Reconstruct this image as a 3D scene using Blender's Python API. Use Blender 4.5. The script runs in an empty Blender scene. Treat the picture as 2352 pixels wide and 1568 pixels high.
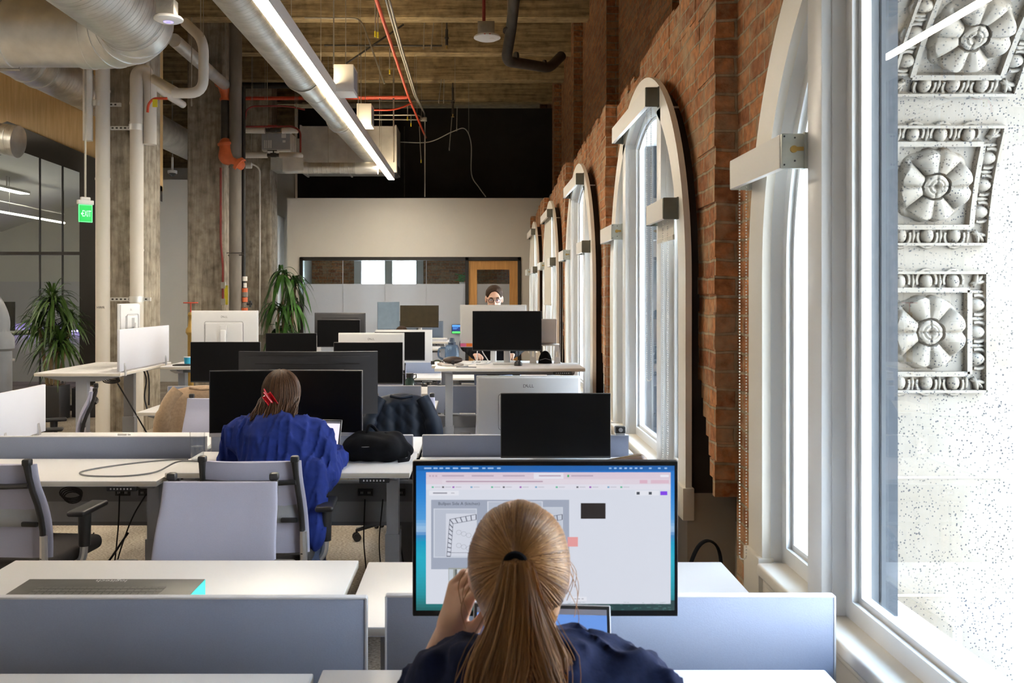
import bpy, bmesh, math, random
import numpy as np
from mathutils import Vector, Matrix, Euler
random.seed(7)
C = bpy.context.scene.collection
PI = math.pi
F = 2071.0          # focal length in pixels of the 2352 px wide photograph
VX, VY = 1094.0, 680.0
EYE = 1.65
def at(px, py, Y):
    """world point at distance Y that sits behind the photograph's pixel (px, py)"""
    return Vector(((px-VX)*Y/F, Y, EYE-(py-VY)*Y/F))
def R(d): return math.radians(d)

# ------------------------------------------------------------------ mesh builder
class MB:
    def __init__(s): s.v=[]; s.f=[]; s.m=[]; s.mi=0; s.M=None
    def add(s, vs, fs, mi=None):
        o=len(s.v)
        if s.M is not None: vs=[s.M@Vector(v) for v in vs]
        s.v.extend([tuple(v) for v in vs]); s.f.extend([tuple(i+o for i in f) for f in fs])
        s.m.extend([s.mi if mi is None else mi]*len(fs)); return s
    def box(s, c, d, rot=None, mi=None):
        hx,hy,hz=d[0]/2,d[1]/2,d[2]/2
        vs=[Vector((x*hx,y*hy,z*hz)) for x in(-1,1) for y in(-1,1) for z in(-1,1)]
        if rot is not None:
            m=Euler(rot).to_matrix(); vs=[m@v for v in vs]
        c=Vector(c); vs=[v+c for v in vs]
        return s.add(vs,[(0,1,3,2),(4,6,7,5),(0,4,5,1),(2,3,7,6),(0,2,6,4),(1,5,7,3)],mi)
    def bb(s, x0,x1,y0,y1,z0,z1, mi=None): return s.box(((x0+x1)/2,(y0+y1)/2,(z0+z1)/2),(x1-x0,y1-y0,z1-z0),mi=mi)
    def rbox(s, c, d, r=.01, seg=2, rot=None, mi=None):
        r=min(r,min(d)*.49)
        b=bmesh.new(); bmesh.ops.create_cube(b,size=1)
        bmesh.ops.scale(b,vec=d,verts=b.verts)
        bmesh.ops.bevel(b,geom=list(b.edges),offset=r,segments=seg,profile=.5,affect='EDGES')
        m=Euler(rot).to_matrix() if rot is not None else Matrix.Identity(3)
        b.verts.ensure_lookup_table()
        vs=[m@v.co+Vector(c) for v in b.verts]; fs=[[v.index for v in f.verts] for f in b.faces]; b.free()
        return s.add(vs,fs,mi)
    def tube(s, pts, r, n=8, cap=True, closed=False, mi=None, flat=None):
        pts=[Vector(p) for p in pts]; k=len(pts)
        rs=[r]*k if isinstance(r,(int,float)) else list(r)
        vs=[];fs=[]; up=None
        for i in range(k):
            if closed: t=pts[(i+1)%k]-pts[i-1]
            else: t=pts[min(i+1,k-1)]-pts[max(i-1,0)]
            if t.length<1e-9: t=Vector((0,0,1))
            t.normalize()
            if up is None:
                a=Vector((0,0,1)) if abs(t.z)<.9 else Vector((1,0,0)); up=a-t*a.dot(t); up.normalize()
            else:
                u2=up-t*up.dot(t)
                if u2.length>1e-6: up=u2.normalized()
            sd=t.cross(up)
            fl=1 if flat is None else flat
            for j in range(n):
                a=2*PI*j/n
                vs.append(pts[i]+(sd*math.cos(a)+up*math.sin(a)*fl)*rs[i])
        for i in range(k if closed else k-1):
            for j in range(n):
                a=i*n+j;b=i*n+(j+1)%n;i2=((i+1)%k)*n
                fs.append((a,b,i2+(j+1)%n,i2+j))
        if cap and not closed:
            fs.append(tuple(reversed(range(n)))); fs.append(tuple((k-1)*n+j for j in range(n)))
        return s.add(vs,fs,mi)
    def cyl(s,a,b,r,r2=None,n=16,mi=None): return s.tube([a,b],[r,r if r2 is None else r2],n,mi=mi)
    def lathe(s, prof, c=(0,0,0), n=20, mi=None, axis=None):
        vs=[];fs=[];c=Vector(c); k=len(prof)
        q=Vector((0,0,1)).rotation_difference(Vector(axis)).to_matrix() if axis is not None else Matrix.Identity(3)
        for r,z in prof:
            for j in range(n):
                a=2*PI*j/n; vs.append(q@Vector((r*math.cos(a),r*math.sin(a),z))+c)
        for i in range(k-1):
            for j in range(n):
                fs.append((i*n+j,i*n+(j+1)%n,(i+1)*n+(j+1)%n,(i+1)*n+j))
        if prof[0][0]>1e-6: fs.append(tuple(reversed(range(n))))
        if prof[-1][0]>1e-6: fs.append(tuple((k-1)*n+j for j in range(n)))
        return s.add(vs,fs,mi)
    def prism(s, poly, f, a, b, mi=None, cap=True):
        """poly of (u,v); f(u,v,w)->xyz; extruded from w=a to w=b"""
        n=len(poly); vs=[f(u,v,a) for u,v in poly]+[f(u,v,b) for u,v in poly]
        fs=[(i,(i+1)%n,n+(i+1)%n,n+i) for i in range(n)]
        if cap: fs+= [tuple(reversed(range(n))),tuple(range(n,2*n))]
        return s.add(vs,fs,mi)
    def ring(s, o, i, f, a, b, mi=None, closed=True):
        """frame between two outlines with equal point counts, extruded a..b"""
        n=len(o); vs=[f(u,v,w) for w in(a,b) for L in(o,i) for u,v in L]; fs=[]
        for k in range(n if closed else n-1):
            j=(k+1)%n
            fs+=[(k,j,n+j,n+k),(2*n+k,3*n+k,3*n+j,2*n+j),(k,2*n+k,2*n+j,j),(n+k,n+j,3*n+j,3*n+k)]
        if not closed:
            fs+=[(0,n,3*n,2*n),(n-1,3*n-1,4*n-1,2*n-1)]
        return s.add(vs,fs,mi)
    def grid(s, f, nu, nv, mi=None, cu=False, flip=False):
        vs=[f(i/(nu if cu else nu-1),j/(nv-1)) for i in range(nu) for j in range(nv)]; fs=[]
        for i in range(nu if cu else nu-1):
            for j in range(nv-1):
                a=i*nv+j;b=((i+1)%nu)*nv+j; q=(a,b,b+1,a+1); fs.append(tuple(reversed(q)) if flip else q)
        return s.add(vs,fs,mi)
    def sph(s,c,r,n=12,m=8,mi=None):
        c=Vector(c); r=(r,)*3 if isinstance(r,(int,float)) else r
        vs=[];fs=[]
        for i in range(m+1):
            t=PI*i/m
            for j in range(n):
                a=2*PI*j/n; vs.append((c.x+r[0]*math.sin(t)*math.cos(a),c.y+r[1]*math.sin(t)*math.sin(a),c.z+r[2]*math.cos(t)))
        for i in range(m):
            for j in range(n): fs.append((i*n+j,(i+1)*n+j,(i+1)*n+(j+1)%n,i*n+(j+1)%n))
        return s.add(vs,fs,mi)
    def build(s, name, mats, parent=None, smooth=35, loc=None, rot=None, fix=True, solid=0):
        me=bpy.data.meshes.new(name)
        me.from_pydata(s.v,[],s.f)
        b=bmesh.new(); b.from_mesh(me)
        b.faces.ensure_lookup_table()
        for i,f in enumerate(b.faces): f.material_index=s.m[i] if i<len(s.m) else 0
        bmesh.ops.remove_doubles(b,verts=b.verts,dist=1e-6)
        if fix: bmesh.ops.recalc_face_normals(b,faces=b.faces)
        uv=b.loops.layers.uv.new('UVMap')
        for f in b.faces:
            n=f.normal; ax,ay,az=abs(n.x),abs(n.y),abs(n.z)
            for l in f.loops:
                p=l.vert.co
                l[uv].uv=(p.y,p.z) if ax>=ay and ax>=az else ((p.x,p.z) if ay>=az else (p.x,p.y))
            if smooth: f.smooth=True
        if smooth and smooth<180:
            th=R(smooth)
            for e in b.edges:
                if len(e.link_faces)==2 and e.calc_face_angle(0)>th: e.smooth=False
        b.to_mesh(me); b.free()
        for m in (mats if isinstance(mats,(list,tuple)) else [mats]): me.materials.append(m)
        o=bpy.data.objects.new(name,me); C.objects.link(o)
        if parent is not None: o.parent=parent
        if loc is not None: o.location=loc
        if rot is not None: o.rotation_euler=rot
        if solid:
            md=o.modifiers.new('Solidify','SOLIDIFY'); md.thickness=solid; md.offset=0
        return o
def thing(name,label,cat,loc=(0,0,0),rz=0,group=None,kind=None):
    o=bpy.data.objects.new(name,None); C.objects.link(o); o.empty_display_size=.1
    o.location=loc; o.rotation_euler=(0,0,rz); return tag(o,label,cat,group,kind)
def tag(o,label=None,cat=None,group=None,kind=None):
    if label: o['label']=label
    if cat: o['category']=cat
    if group: o['group']=group
    if kind: o['kind']=kind
    return o
def dup(root,loc=None,rz=None,label=None,group=None):
    r=root.copy(); C.objects.link(r)
    if loc is not None: r.location=loc
    if rz is not None: r.rotation_euler=(0,0,rz)
    if label: r['label']=label
    if group: r['group']=group
    for ch in list(root.children):
        c=ch.copy(); C.objects.link(c); c.parent=r
        for g in list(ch.children):
            d=g.copy(); C.objects.link(d); d.parent=c
    return r
def bez(p0,p1,p2,p3,n=12):
    p0,p1,p2,p3=[Vector(p) for p in(p0,p1,p2,p3)]
    return [p0*(1-t)**3+p1*3*t*(1-t)**2+p2*3*t*t*(1-t)+p3*t**3 for t in[i/n for i in range(n+1)]]
def smoothpath(pts,n=6):
    """Catmull-Rom through the points"""
    P=[Vector(p) for p in pts]; P=[P[0]*2-P[1]]+P+[P[-1]*2-P[-2]]; out=[]
    for i in range(1,len(P)-2):
        for k in range(n):
            t=k/n; a,b,c,d=P[i-1],P[i],P[i+1],P[i+2]
            out.append(.5*((2*b)+(c-a)*t+(2*a-5*b+4*c-d)*t*t+(3*b-a-3*c+d)*t**3))
    return out+[P[-2]]
def bendpath(pts,r,n=6):
    """straight pipe runs with rounded elbows of radius r"""
    P=[Vector(p) for p in pts]; out=[P[0]]
    for i in range(1,len(P)-1):
        a=(P[i-1]-P[i]); b=(P[i+1]-P[i]); rr=min(r,a.length*.49,b.length*.49)
        p,q=P[i]+a.normalized()*rr,P[i]+b.normalized()*rr
        for k in range(n+1):
            t=k/n; out.append(p*(1-t)**2+P[i]*2*t*(1-t)+q*t*t)
    return out+[P[-1]]
_dg=None
def text_geo(s,size=.05,flatness=2):
    c=bpy.data.curves.new('t','FONT'); c.body=s; c.size=size; c.align_x='CENTER'; c.align_y='CENTER'; c.resolution_u=flatness
    o=bpy.data.objects.new('t',c); C.objects.link(o)
    bpy.context.view_layer.update()
    me=bpy.data.meshes.new_from_object(o.evaluated_get(bpy.context.evaluated_depsgraph_get()))
    vs=[tuple(v.co) for v in me.vertices]; fs=[tuple(p.vertices) for p in me.polygons]
    bpy.data.objects.remove(o); bpy.data.curves.remove(c); bpy.data.meshes.remove(me)
    return vs,fs
def add_text(mb,s,size,M,mi=0,bold=0,sx=1):
    """flat lettering; M maps the text plane (x right, y up) into the mesh"""
    vs,fs=text_geo(s,size)
    old=mb.M; mb.M=M if old is None else old@M
    mb.add([(v[0]*sx,v[1],0) for v in vs],fs,mi); mb.M=old
def frame_M(o,x,y):
    x=Vector(x).normalized(); y=Vector(y).normalized(); z=x.cross(y); o=Vector(o)
    return Matrix(((x.x,y.x,z.x,o.x),(x.y,y.y,z.y,o.y),(x.z,y.z,z.z,o.z),(0,0,0,1)))

# ------------------------------------------------------------------ organic surfaces: smooth union of round cones, polygonised with surface nets
def sd_cone(P,a,b,ra,rb):
    a=np.array(a,np.float32);b=np.array(b,np.float32); d=b-a; L=float(d@d)+1e-12
    q=P-a; h=np.clip((q@d)/L,0,1)
    return np.linalg.norm(q-h[...,None]*d,axis=-1)-(ra+(rb-ra)*h)
def sd_ell(P,c,r,rot=None):
    q=P-np.array(c,np.float32)
    if rot is not None: q=q@np.array(Euler(rot).to_matrix(),np.float32)
    r=np.array(r,np.float32)
    k0=np.linalg.norm(q/r,axis=-1); k1=np.linalg.norm(q/(r*r),axis=-1)+1e-9
    return k0*(k0-1)/k1
def smin(a,b,k):
    h=np.clip(.5+.5*(b-a)/k,0,1); return b+(a-b)*h-k*h*(1-h)
def sdf_eval(prims,P):
    D=None
    for p in prims:
        t=p[0]; k=.03
        if t=='c': d=sd_cone(P,*p[1:5]); k=p[5] if len(p)>5 else .03
        elif t in('e','-e'): d=sd_ell(P,p[1],p[2],p[3] if len(p)>3 else None); k=p[4] if len(p)>4 else .03
        elif t=='cut':  # keep the side where (P-o).n < 0
            n=np.array(p[2],np.float32); n/=np.linalg.norm(n); d=(P-np.array(p[1],np.float32))@n
            D=np.maximum(D,d); continue
        if D is None: D=d
        elif t=='-e': D=-smin(-D,d,k)
        else: D=smin(D,d,k)
    return D
def sdf_geo(prims,h,pad=.03,noise=None,lo=None,hi=None):
    L=[];H=[]
    for p in prims:
        if p[0]=='c':
            for c,r in((p[1],p[3]),(p[2],p[4])):
                L.append([c[i]-r for i in range(3)]);H.append([c[i]+r for i in range(3)])
        elif p[0]=='e':
            m=max(p[2]) if len(p)>3 and p[3] is not None else None
            L.append([p[1][i]-(m or p[2][i]) for i in range(3)]);H.append([p[1][i]+(m or p[2][i]) for i in range(3)])
    lo=np.min(L,0)-pad if lo is None else np.array(lo); hi=np.max(H,0)+pad if hi is None else np.array(hi)
    n=np.ceil((hi-lo)/h).astype(int)+1
    ax=[lo[i]+h*np.arange(n[i]) for i in range(3)]
    P=np.stack(np.meshgrid(*ax,indexing='ij'),-1).astype(np.float32)
    D=sdf_eval(prims,P)
    if noise is not None: D=D+noise(P).astype(np.float32)
    return surface_nets(D,lo,h)
def surface_nets(D,lo,h):
    S=D<0; nx,ny,nz=D.shape
    cnt=np.zeros((nx-1,ny-1,nz-1),np.int8)
    for i in(0,1):
        for j in(0,1):
            for k in(0,1): cnt+=S[i:nx-1+i,j:ny-1+j,k:nz-1+k]
    act=(cnt>0)&(cnt<8); ids=-np.ones(act.shape,np.int64); I=np.argwhere(act); ids[act]=np.arange(len(I))
    acc=np.zeros((len(I),3)); num=np.zeros(len(I))
    cs=[(i,j,k) for i in(0,1) for j in(0,1) for k in(0,1)]
    for a in cs:
        for ax in range(3):
            if a[ax]: continue
            b=list(a); b[ax]=1
            A=I+np.array(a);B=I+np.array(b)
            da=D[A[:,0],A[:,1],A[:,2]];db=D[B[:,0],B[:,1],B[:,2]]
            m=(da<0)!=(db<0); t=np.where(m,da/(da-db+1e-12*(da==db)),0)
            p=np.repeat(np.array([a],float),len(I),0); p[:,ax]=t
            acc[m]+=p[m]; num[m]+=1
    V=(I+acc/num[:,None])*h+lo
    Fs=[]
    for ax in range(3):
        sl=[slice(None)]*3; s0=list(sl);s1=list(sl); s0[ax]=slice(0,-1); s1[ax]=slice(1,None)
        ch=S[tuple(s0)]!=S[tuple(s1)]
        E=np.argwhere(ch); o1,o2=[i for i in range(3) if i!=ax]
        ok=(E[:,o1]>0)&(E[:,o2]>0)&(E[:,o1]<D.shape[o1]-1)&(E[:,o2]<D.shape[o2]-1); E=E[ok]
        q=[]
        for d1,d2 in((0,0),(1,0),(1,1),(0,1)):
            c=E.copy(); c[:,o1]-=d1; c[:,o2]-=d2; q.append(ids[c[:,0],c[:,1],c[:,2]])
        q=np.stack(q,1); ins=S[E[:,0],E[:,1],E[:,2]]
        fl=ins if ax!=1 else ~ins
        q=np.where(fl[:,None],q,q[:,::-1]); Fs.append(q)
    return V.tolist(),np.concatenate(Fs).tolist()
def hashnoise(P,s,seed=0):
    """cheap smooth pseudo-noise from sines, in -1..1"""
    r=np.random.RandomState(seed); o=0
    for _ in range(5):
        k=r.normal(size=3)*s; o=o+np.sin(P@k.astype(np.float32)+r.rand()*6.28)
    return o/5

# ------------------------------------------------------------------ materials
def new_mat(name):
    m=bpy.data.materials.new(name); m.use_nodes=True; nt=m.node_tree
    b=nt.nodes['Principled BSDF']; return m,nt,b
def nd(nt,t,**k):
    n=nt.nodes.new(t)
    for a,v in k.items():
        if a in n.inputs: n.inputs[a].default_value=v
        else: setattr(n,a,v)
    return n
def ln(nt,a,b): nt.links.new(a,b)
def ramp(nt,fac,stops):
    r=nt.nodes.new('ShaderNodeValToRGB'); e=r.color_ramp.elements
    while len(e)<len(stops): e.new(.5)
    for x,(p,c) in zip(e,stops): x.position=p; x.color=(*c,1) if len(c)==3 else c
    if fac is not None: ln(nt,fac,r.inputs['Fac'])
    return r
def coords(nt,kind='Object',scale=(1,1,1)):
    tc=nt.nodes.new('ShaderNodeTexCoord'); mp=nt.nodes.new('ShaderNodeMapping'); mp.inputs['Scale'].default_value=scale
    ln(nt,tc.outputs[kind],mp.inputs['Vector']); return mp.outputs['Vector']
def bump(nt,b,h,s=.2,d=.01):
    n=nd(nt,'ShaderNodeBump'); n.inputs['Strength'].default_value=s; n.inputs['Distance'].default_value=d
    ln(nt,h,n.inputs['Height']); ln(nt,n.outputs['Normal'],b.inputs['Normal'])
def mat(name,col,rough=.5,metal=0,var=.06,scale=12,stretch=(1,1,1),bmp=0,spec=.5,coat=0,sheen=0,sub=0,tr=0):
    m,nt,b=new_mat(name)
    v=coords(nt,'Object',stretch); n=nd(nt,'ShaderNodeTexNoise'); n.inputs['Scale'].default_value=scale; n.inputs['Detail'].default_value=3
    ln(nt,v,n.inputs['Vector'])
    r=ramp(nt,n.outputs['Fac'],[(.3,tuple(c*(1-var) for c in col)),(.7,tuple(min(1,c*(1+var)) for c in col))])
    ln(nt,r.outputs['Color'],b.inputs['Base Color'])
    b.inputs['Roughness'].default_value=rough; b.inputs['Metallic'].default_value=metal; b.inputs['Specular IOR Level'].default_value=spec
    if coat: b.inputs['Coat Weight'].default_value=coat
    if sheen: b.inputs['Sheen Weight'].default_value=sheen
    if sub: b.inputs['Subsurface Weight'].default_value=sub; b.inputs['Subsurface Radius'].default_value=(.012,.005,.003)
    if tr: b.inputs['Transmission Weight'].default_value=tr
    if bmp: bump(nt,b,n.outputs['Fac'],bmp)
    return m
def emit(name,col,s):
    m,nt,b=new_mat(name); b.inputs['Base Color'].default_value=(.02,.02,.02,1); b.inputs['Specular IOR Level'].default_value=.2
    b.inputs['Emission Color'].default_value=(*col,1); b.inputs['Emission Strength'].default_value=s; b.inputs['Roughness'].default_value=.4; return m
def glassmat(name,tint=(1,1,1),refl=1.0,rough=0,diff=0,dcol=(.8,.8,.8)):
    """thin pane: what passes straight through plus the mirror reflection of its surface, with an optional frosted share"""
    m=bpy.data.materials.new(name); m.use_nodes=True; nt=m.node_tree; nt.nodes.clear()
    o=nd(nt,'ShaderNodeOutputMaterial'); t=nd(nt,'ShaderNodeBsdfTransparent'); t.inputs['Color'].default_value=(*tint,1)
    g=nd(nt,'ShaderNodeBsdfGlossy'); g.inputs['Roughness'].default_value=rough
    fr=nd(nt,'ShaderNodeLayerWeight'); fr.inputs['Blend'].default_value=.5
    pw=nd(nt,'ShaderNodeMath',operation='POWER'); pw.inputs[1].default_value=5; ln(nt,fr.outputs['Facing'],pw.inputs[0])
    sh=nd(nt,'ShaderNodeMath',operation='MULTIPLY_ADD'); sh.inputs[1].default_value=.96; sh.inputs[2].default_value=.04; ln(nt,pw.outputs[0],sh.inputs[0])
    mu=nd(nt,'ShaderNodeMath',operation='MULTIPLY'); mu.inputs[1].default_value=refl; ln(nt,sh.outputs[0],mu.inputs[0])
    mx=nd(nt,'ShaderNodeMixShader'); ln(nt,mu.outputs[0],mx.inputs[0]); ln(nt,t.outputs[0],mx.inputs[1]); ln(nt,g.outputs[0],mx.inputs[2])
    last=mx
    if diff:
        d=nd(nt,'ShaderNodeBsdfDiffuse'); d.inputs['Color'].default_value=(*dcol,1); tl=nd(nt,'ShaderNodeBsdfTranslucent'); tl.inputs['Color'].default_value=(*dcol,1)
        a=nd(nt,'ShaderNodeMixShader'); a.inputs[0].default_value=.5; ln(nt,d.outputs[0],a.inputs[1]); ln(nt,tl.outputs[0],a.inputs[2])
        last=nd(nt,'ShaderNodeMixShader'); last.inputs[0].default_value=diff; ln(nt,mx.outputs[0],last.inputs[1]); ln(nt,a.outputs[0],last.inputs[2])
    ln(nt,last.outputs[0],o.inputs['Surface']); return m
def brickmat(name,dark=1.0,mort=(.42,.34,.235),smear=.62):
    m,nt,b=new_mat(name); v=coords(nt,'UV')
    # wobble so courses are not ruler straight
    wn=nd(nt,'ShaderNodeTexNoise'); wn.inputs['Scale'].default_value=5; wn.inputs['Detail'].default_value=2; ln(nt,v,wn.inputs['Vector'])
    ws=nd(nt,'ShaderNodeVectorMath',operation='SCALE'); ws.inputs['Scale'].default_value=.03; ln(nt,wn.outputs['Color'],ws.inputs[0])
    wa=nd(nt,'ShaderNodeVectorMath',operation='ADD'); ln(nt,v,wa.inputs[0]); ln(nt,ws.outputs[0],wa.inputs[1])
    br=nd(nt,'ShaderNodeTexBrick'); ln(nt,wa.outputs[0],br.inputs['Vector'])
    k=dark
    br.inputs['Color1'].default_value=(.56*k,.26*k,.115*k,1); br.inputs['Color2'].default_value=(.33*k,.135*k,.065*k,1); br.inputs['Mortar'].default_value=(*mort,1)
    br.inputs['Scale'].default_value=1; br.inputs['Mortar Size'].default_value=.007; br.inputs['Mortar Smooth'].default_value=.25; br.inputs['Brick Width'].default_value=.215; br.inputs['Row Height'].default_value=.083
    n1=nd(nt,'ShaderNodeTexNoise'); n1.inputs['Scale'].default_value=22; n1.inputs['Detail'].default_value=5; ln(nt,v,n1.inputs['Vector'])
    n2=nd(nt,'ShaderNodeTexNoise'); n2.inputs['Scale'].default_value=3.1; n2.inputs['Detail'].default_value=6; n2.inputs['Roughness'].default_value=.7; ln(nt,v,n2.inputs['Vector'])
    mx=nd(nt,'ShaderNodeMix',data_type='RGBA',blend_type='MULTIPLY'); mx.inputs[0].default_value=.75
    rr=ramp(nt,n1.outputs['Fac'],[(.25,(.35,.32,.3)),(.75,(1.5,1.42,1.3))]); ln(nt,br.outputs['Color'],mx.inputs[6]); ln(nt,rr.outputs['Color'],mx.inputs[7])
    m2=nd(nt,'ShaderNodeMix',data_type='RGBA'); r2=ramp(nt,n2.outputs['Fac'],[(.47,(0,0,0)),(.62,(smear,)*3)]); ln(nt,r2.outputs['Color'],m2.inputs[0])
    ln(nt,mx.outputs[2],m2.inputs[6]); m2.inputs[7].default_value=(mort[0]*1.15,mort[1]*1.1,mort[2]*1.0,1)
    ln(nt,m2.outputs[2],b.inputs['Base Color']); b.inputs['Roughness'].default_value=.9; b.inputs['Specular IOR Level'].default_value=.2
    ad=nd(nt,'ShaderNodeMath',operation='MULTIPLY_ADD'); ad.inputs[1].default_value=-1; ln(nt,br.outputs['Fac'],ad.inputs[0]); 
    sc=nd(nt,'ShaderNodeMath',operation='MULTIPLY'); sc.inputs[1].default_value=.7; ln(nt,n1.outputs['Fac'],sc.inputs[0]); ln(nt,sc.outputs[0],ad.inputs[2])
    bump(nt,b,ad.outputs[0],.9,.015); return m
def concrete(name,c1,c2,stretch=(6,6,.5),scale=3,board=0,bmp=.4):
    m,nt,b=new_mat(name); v=coords(nt,'Object',stretch)
    n=nd(nt,'ShaderNodeTexNoise'); n.inputs['Scale'].default_value=scale; n.inputs['Detail'].default_value=8; n.inputs['Roughness'].default_value=.7; ln(nt,v,n.inputs['Vector'])
    v2=coords(nt,'Object',(1,1,1)); n2=nd(nt,'ShaderNodeTexNoise'); n2.inputs['Scale'].default_value=9; n2.inputs['Detail'].default_value=6; ln(nt,v2,n2.inputs['Vector'])
    r=ramp(nt,n.outputs['Fac'],[(.32,c1),(.5,tuple((a+d)/2 for a,d in zip(c1,c2))),(.7,c2)])
    r2=ramp(nt,n2.outputs['Fac'],[(.3,(.6,.58,.55)),(.5,(1,1,1)),(.72,(1.3,1.28,1.25))])
    mx=nd(nt,'ShaderNodeMix',data_type='RGBA',blend_type='MULTIPLY'); mx.inputs[0].default_value=.8
    ln(nt,r.outputs['Color'],mx.inputs[6]); ln(nt,r2.outputs['Color'],mx.inputs[7]); ln(nt,mx.outputs[2],b.inputs['Base Color'])
    b.inputs['Roughness'].default_value=.85; b.inputs['Specular IOR Level'].default_value=.25
    bump(nt,b,n.outputs['Fac'],bmp,.02); return m
def woodmat(name,c1,c2,stretch=(14,14,.8),rough=.5):
    m,nt,b=new_mat(name); v=coords(nt,'Object',stretch); n=nd(nt,'ShaderNodeTexNoise'); n.inputs['Scale'].default_value=2.5; n.inputs['Detail'].default_value=6; n.inputs['Distortion'].default_value=.4; ln(nt,v,n.inputs['Vector'])
    r=ramp(nt,n.outputs['Fac'],[(.3,c1),(.7,c2)]); ln(nt,r.outputs['Color'],b.inputs['Base Color']); b.inputs['Roughness'].default_value=rough; bump(nt,b,n.outputs['Fac'],.05); return m
def hairmat(name,cols,rough=.38,spec=.45):
    m,nt,b=new_mat(name); g=nd(nt,'ShaderNodeNewGeometry'); n=len(cols)
    r=ramp(nt,g.outputs['Random Per Island'],[(i/(n-1),c) for i,c in enumerate(cols)])
    ln(nt,r.outputs['Color'],b.inputs['Base Color']); b.inputs['Roughness'].default_value=rough; b.inputs['Specular IOR Level'].default_value=spec; return m
def spiralduct(name,axis,pitch=.075,col=(.80,.80,.78)):
    m,nt,b=new_mat(name); v=coords(nt,'Object'); sp=nd(nt,'ShaderNodeSeparateXYZ'); ln(nt,v,sp.inputs[0])
    mu=nd(nt,'ShaderNodeMath',operation='MULTIPLY'); mu.inputs[1].default_value=1/pitch; ln(nt,sp.outputs[axis],mu.inputs[0])
    fr=nd(nt,'ShaderNodeMath',operation='FRACT'); ln(nt,mu.outputs[0],fr.inputs[0])
    r=ramp(nt,fr.outputs[0],[(0,(1,1,1)),(.06,(1,1,1)),(.12,(0,0,0)),(.94,(0,0,0)),(1,(1,1,1))])
    n=nd(nt,'ShaderNodeTexNoise'); n.inputs['Scale'].default_value=6; n.inputs['Detail'].default_value=5; ln(nt,v,n.inputs['Vector'])
    rc=ramp(nt,n.outputs['Fac'],[(.3,tuple(c*.72 for c in col)),(.7,col)]); ln(nt,rc.outputs['Color'],b.inputs['Base Color'])
    b.inputs['Metallic'].default_value=.9; rr=ramp(nt,n.outputs['Fac'],[(.3,(.34,)*3),(.7,(.5,)*3)]); ln(nt,rr.outputs['Color'],b.inputs['Roughness'])
    bump(nt,b,r.outputs['Color'],.9,.02); return m
def speckle(name):
    m,nt,b=new_mat(name); v=coords(nt,'Object')
    vo=nd(nt,'ShaderNodeTexVoronoi'); vo.inputs['Scale'].default_value=88; vo.inputs['Randomness'].default_value=1; ln(nt,v,vo.inputs['Vector'])
    no=nd(nt,'ShaderNodeTexNoise'); no.inputs['Scale'].default_value=30; ln(nt,v,no.inputs['Vector'])
    th=nd(nt,'ShaderNodeMath',operation='MULTIPLY'); th.inputs[1].default_value=.44; ln(nt,no.outputs['Fac'],th.inputs[0])
    sb=nd(nt,'ShaderNodeMath',operation='SUBTRACT'); ln(nt,vo.outputs['Distance'],sb.inputs[0]); ln(nt,th.outputs[0],sb.inputs[1])
    n2=nd(nt,'ShaderNodeTexNoise'); n2.inputs['Scale'].default_value=4; n2.inputs['Detail'].default_value=4; ln(nt,v,n2.inputs['Vector'])
    base=ramp(nt,n2.outputs['Fac'],[(.3,(.155,.128,.095)),(.65,(.190,.168,.138))])
    f=ramp(nt,sb.outputs[0],[(0,(1,1,1)),(.02,(0,0,0))])
    mx=nd(nt,'ShaderNodeMix',data_type='RGBA'); ln(nt,f.outputs['Color'],mx.inputs[0]); ln(nt,base.outputs['Color'],mx.inputs[6]); mx.inputs[7].default_value=(.012,.012,.016,1)
    ln(nt,mx.outputs[2],b.inputs['Base Color']); b.inputs['Roughness'].default_value=.6; return m
def carpetmat(name):
    m,nt,b=new_mat(name); v=coords(nt,'Object',(1,3,1)); n=nd(nt,'ShaderNodeTexNoise'); n.inputs['Scale'].default_value=60; n.inputs['Detail'].default_value=4; ln(nt,v,n.inputs['Vector'])
    n2=nd(nt,'ShaderNodeTexNoise'); n2.inputs['Scale'].default_value=2; v2=coords(nt,'Object'); ln(nt,v2,n2.inputs['Vector'])
    a=nd(nt,'ShaderNodeMix',data_type='FLOAT'); a.inputs[0].default_value=.25; ln(nt,n.outputs['Fac'],a.inputs[2]); ln(nt,n2.outputs['Fac'],a.inputs[3])
    r=ramp(nt,a.outputs[0],[(.36,(.15,.128,.104)),(.5,(.36,.313,.257)),(.64,(.55,.485,.405))]); ln(nt,r.outputs['Color'],b.inputs['Base Color'])
    b.inputs['Roughness'].default_value=1; b.inputs['Specular IOR Level'].default_value=.05; bump(nt,b,n.outputs['Fac'],.8,.01); return m
M={}
M['lam']=mat('white_laminate',(.74,.73,.74),.38,var=.015,scale=3)
M['lamedge']=mat('laminate_edge',(.66,.61,.53),.45,var=.03)
M['lamw']=mat('white_board',(.66,.66,.72),.42,var=.01,scale=3)
M['steel']=mat('grey_powdercoat',(.20,.205,.22),.45,var=.03)
M['steelm']=mat('mid_grey_powdercoat',(.36,.37,.40),.45,var=.03)
M['panel']=mat('grey_screen_fabric',(.28,.32,.44),.75,var=.03,scale=300,bmp=.05)
M['blk']=mat('black_plastic',(.018,.018,.02),.42,var=.1)
M['blk2']=mat('black_rubber',(.012,.012,.013),.6,var=.1)
M['dark']=mat('charcoal_plastic',(.035,.035,.04),.4,var=.05)
M['scr']=mat('switched_off_screen',(.004,.004,.005),.36,var=.02,spec=.16)
M['bluegrey']=mat('blue_grey_plastic',(.10,.13,.18),.4,var=.04)
M['silver']=mat('silver_plastic',(.66,.66,.67),.38,var=.015,scale=2)
M['alu']=mat('aluminium',(.72,.72,.74),.3,metal=.8,var=.03)
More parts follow.
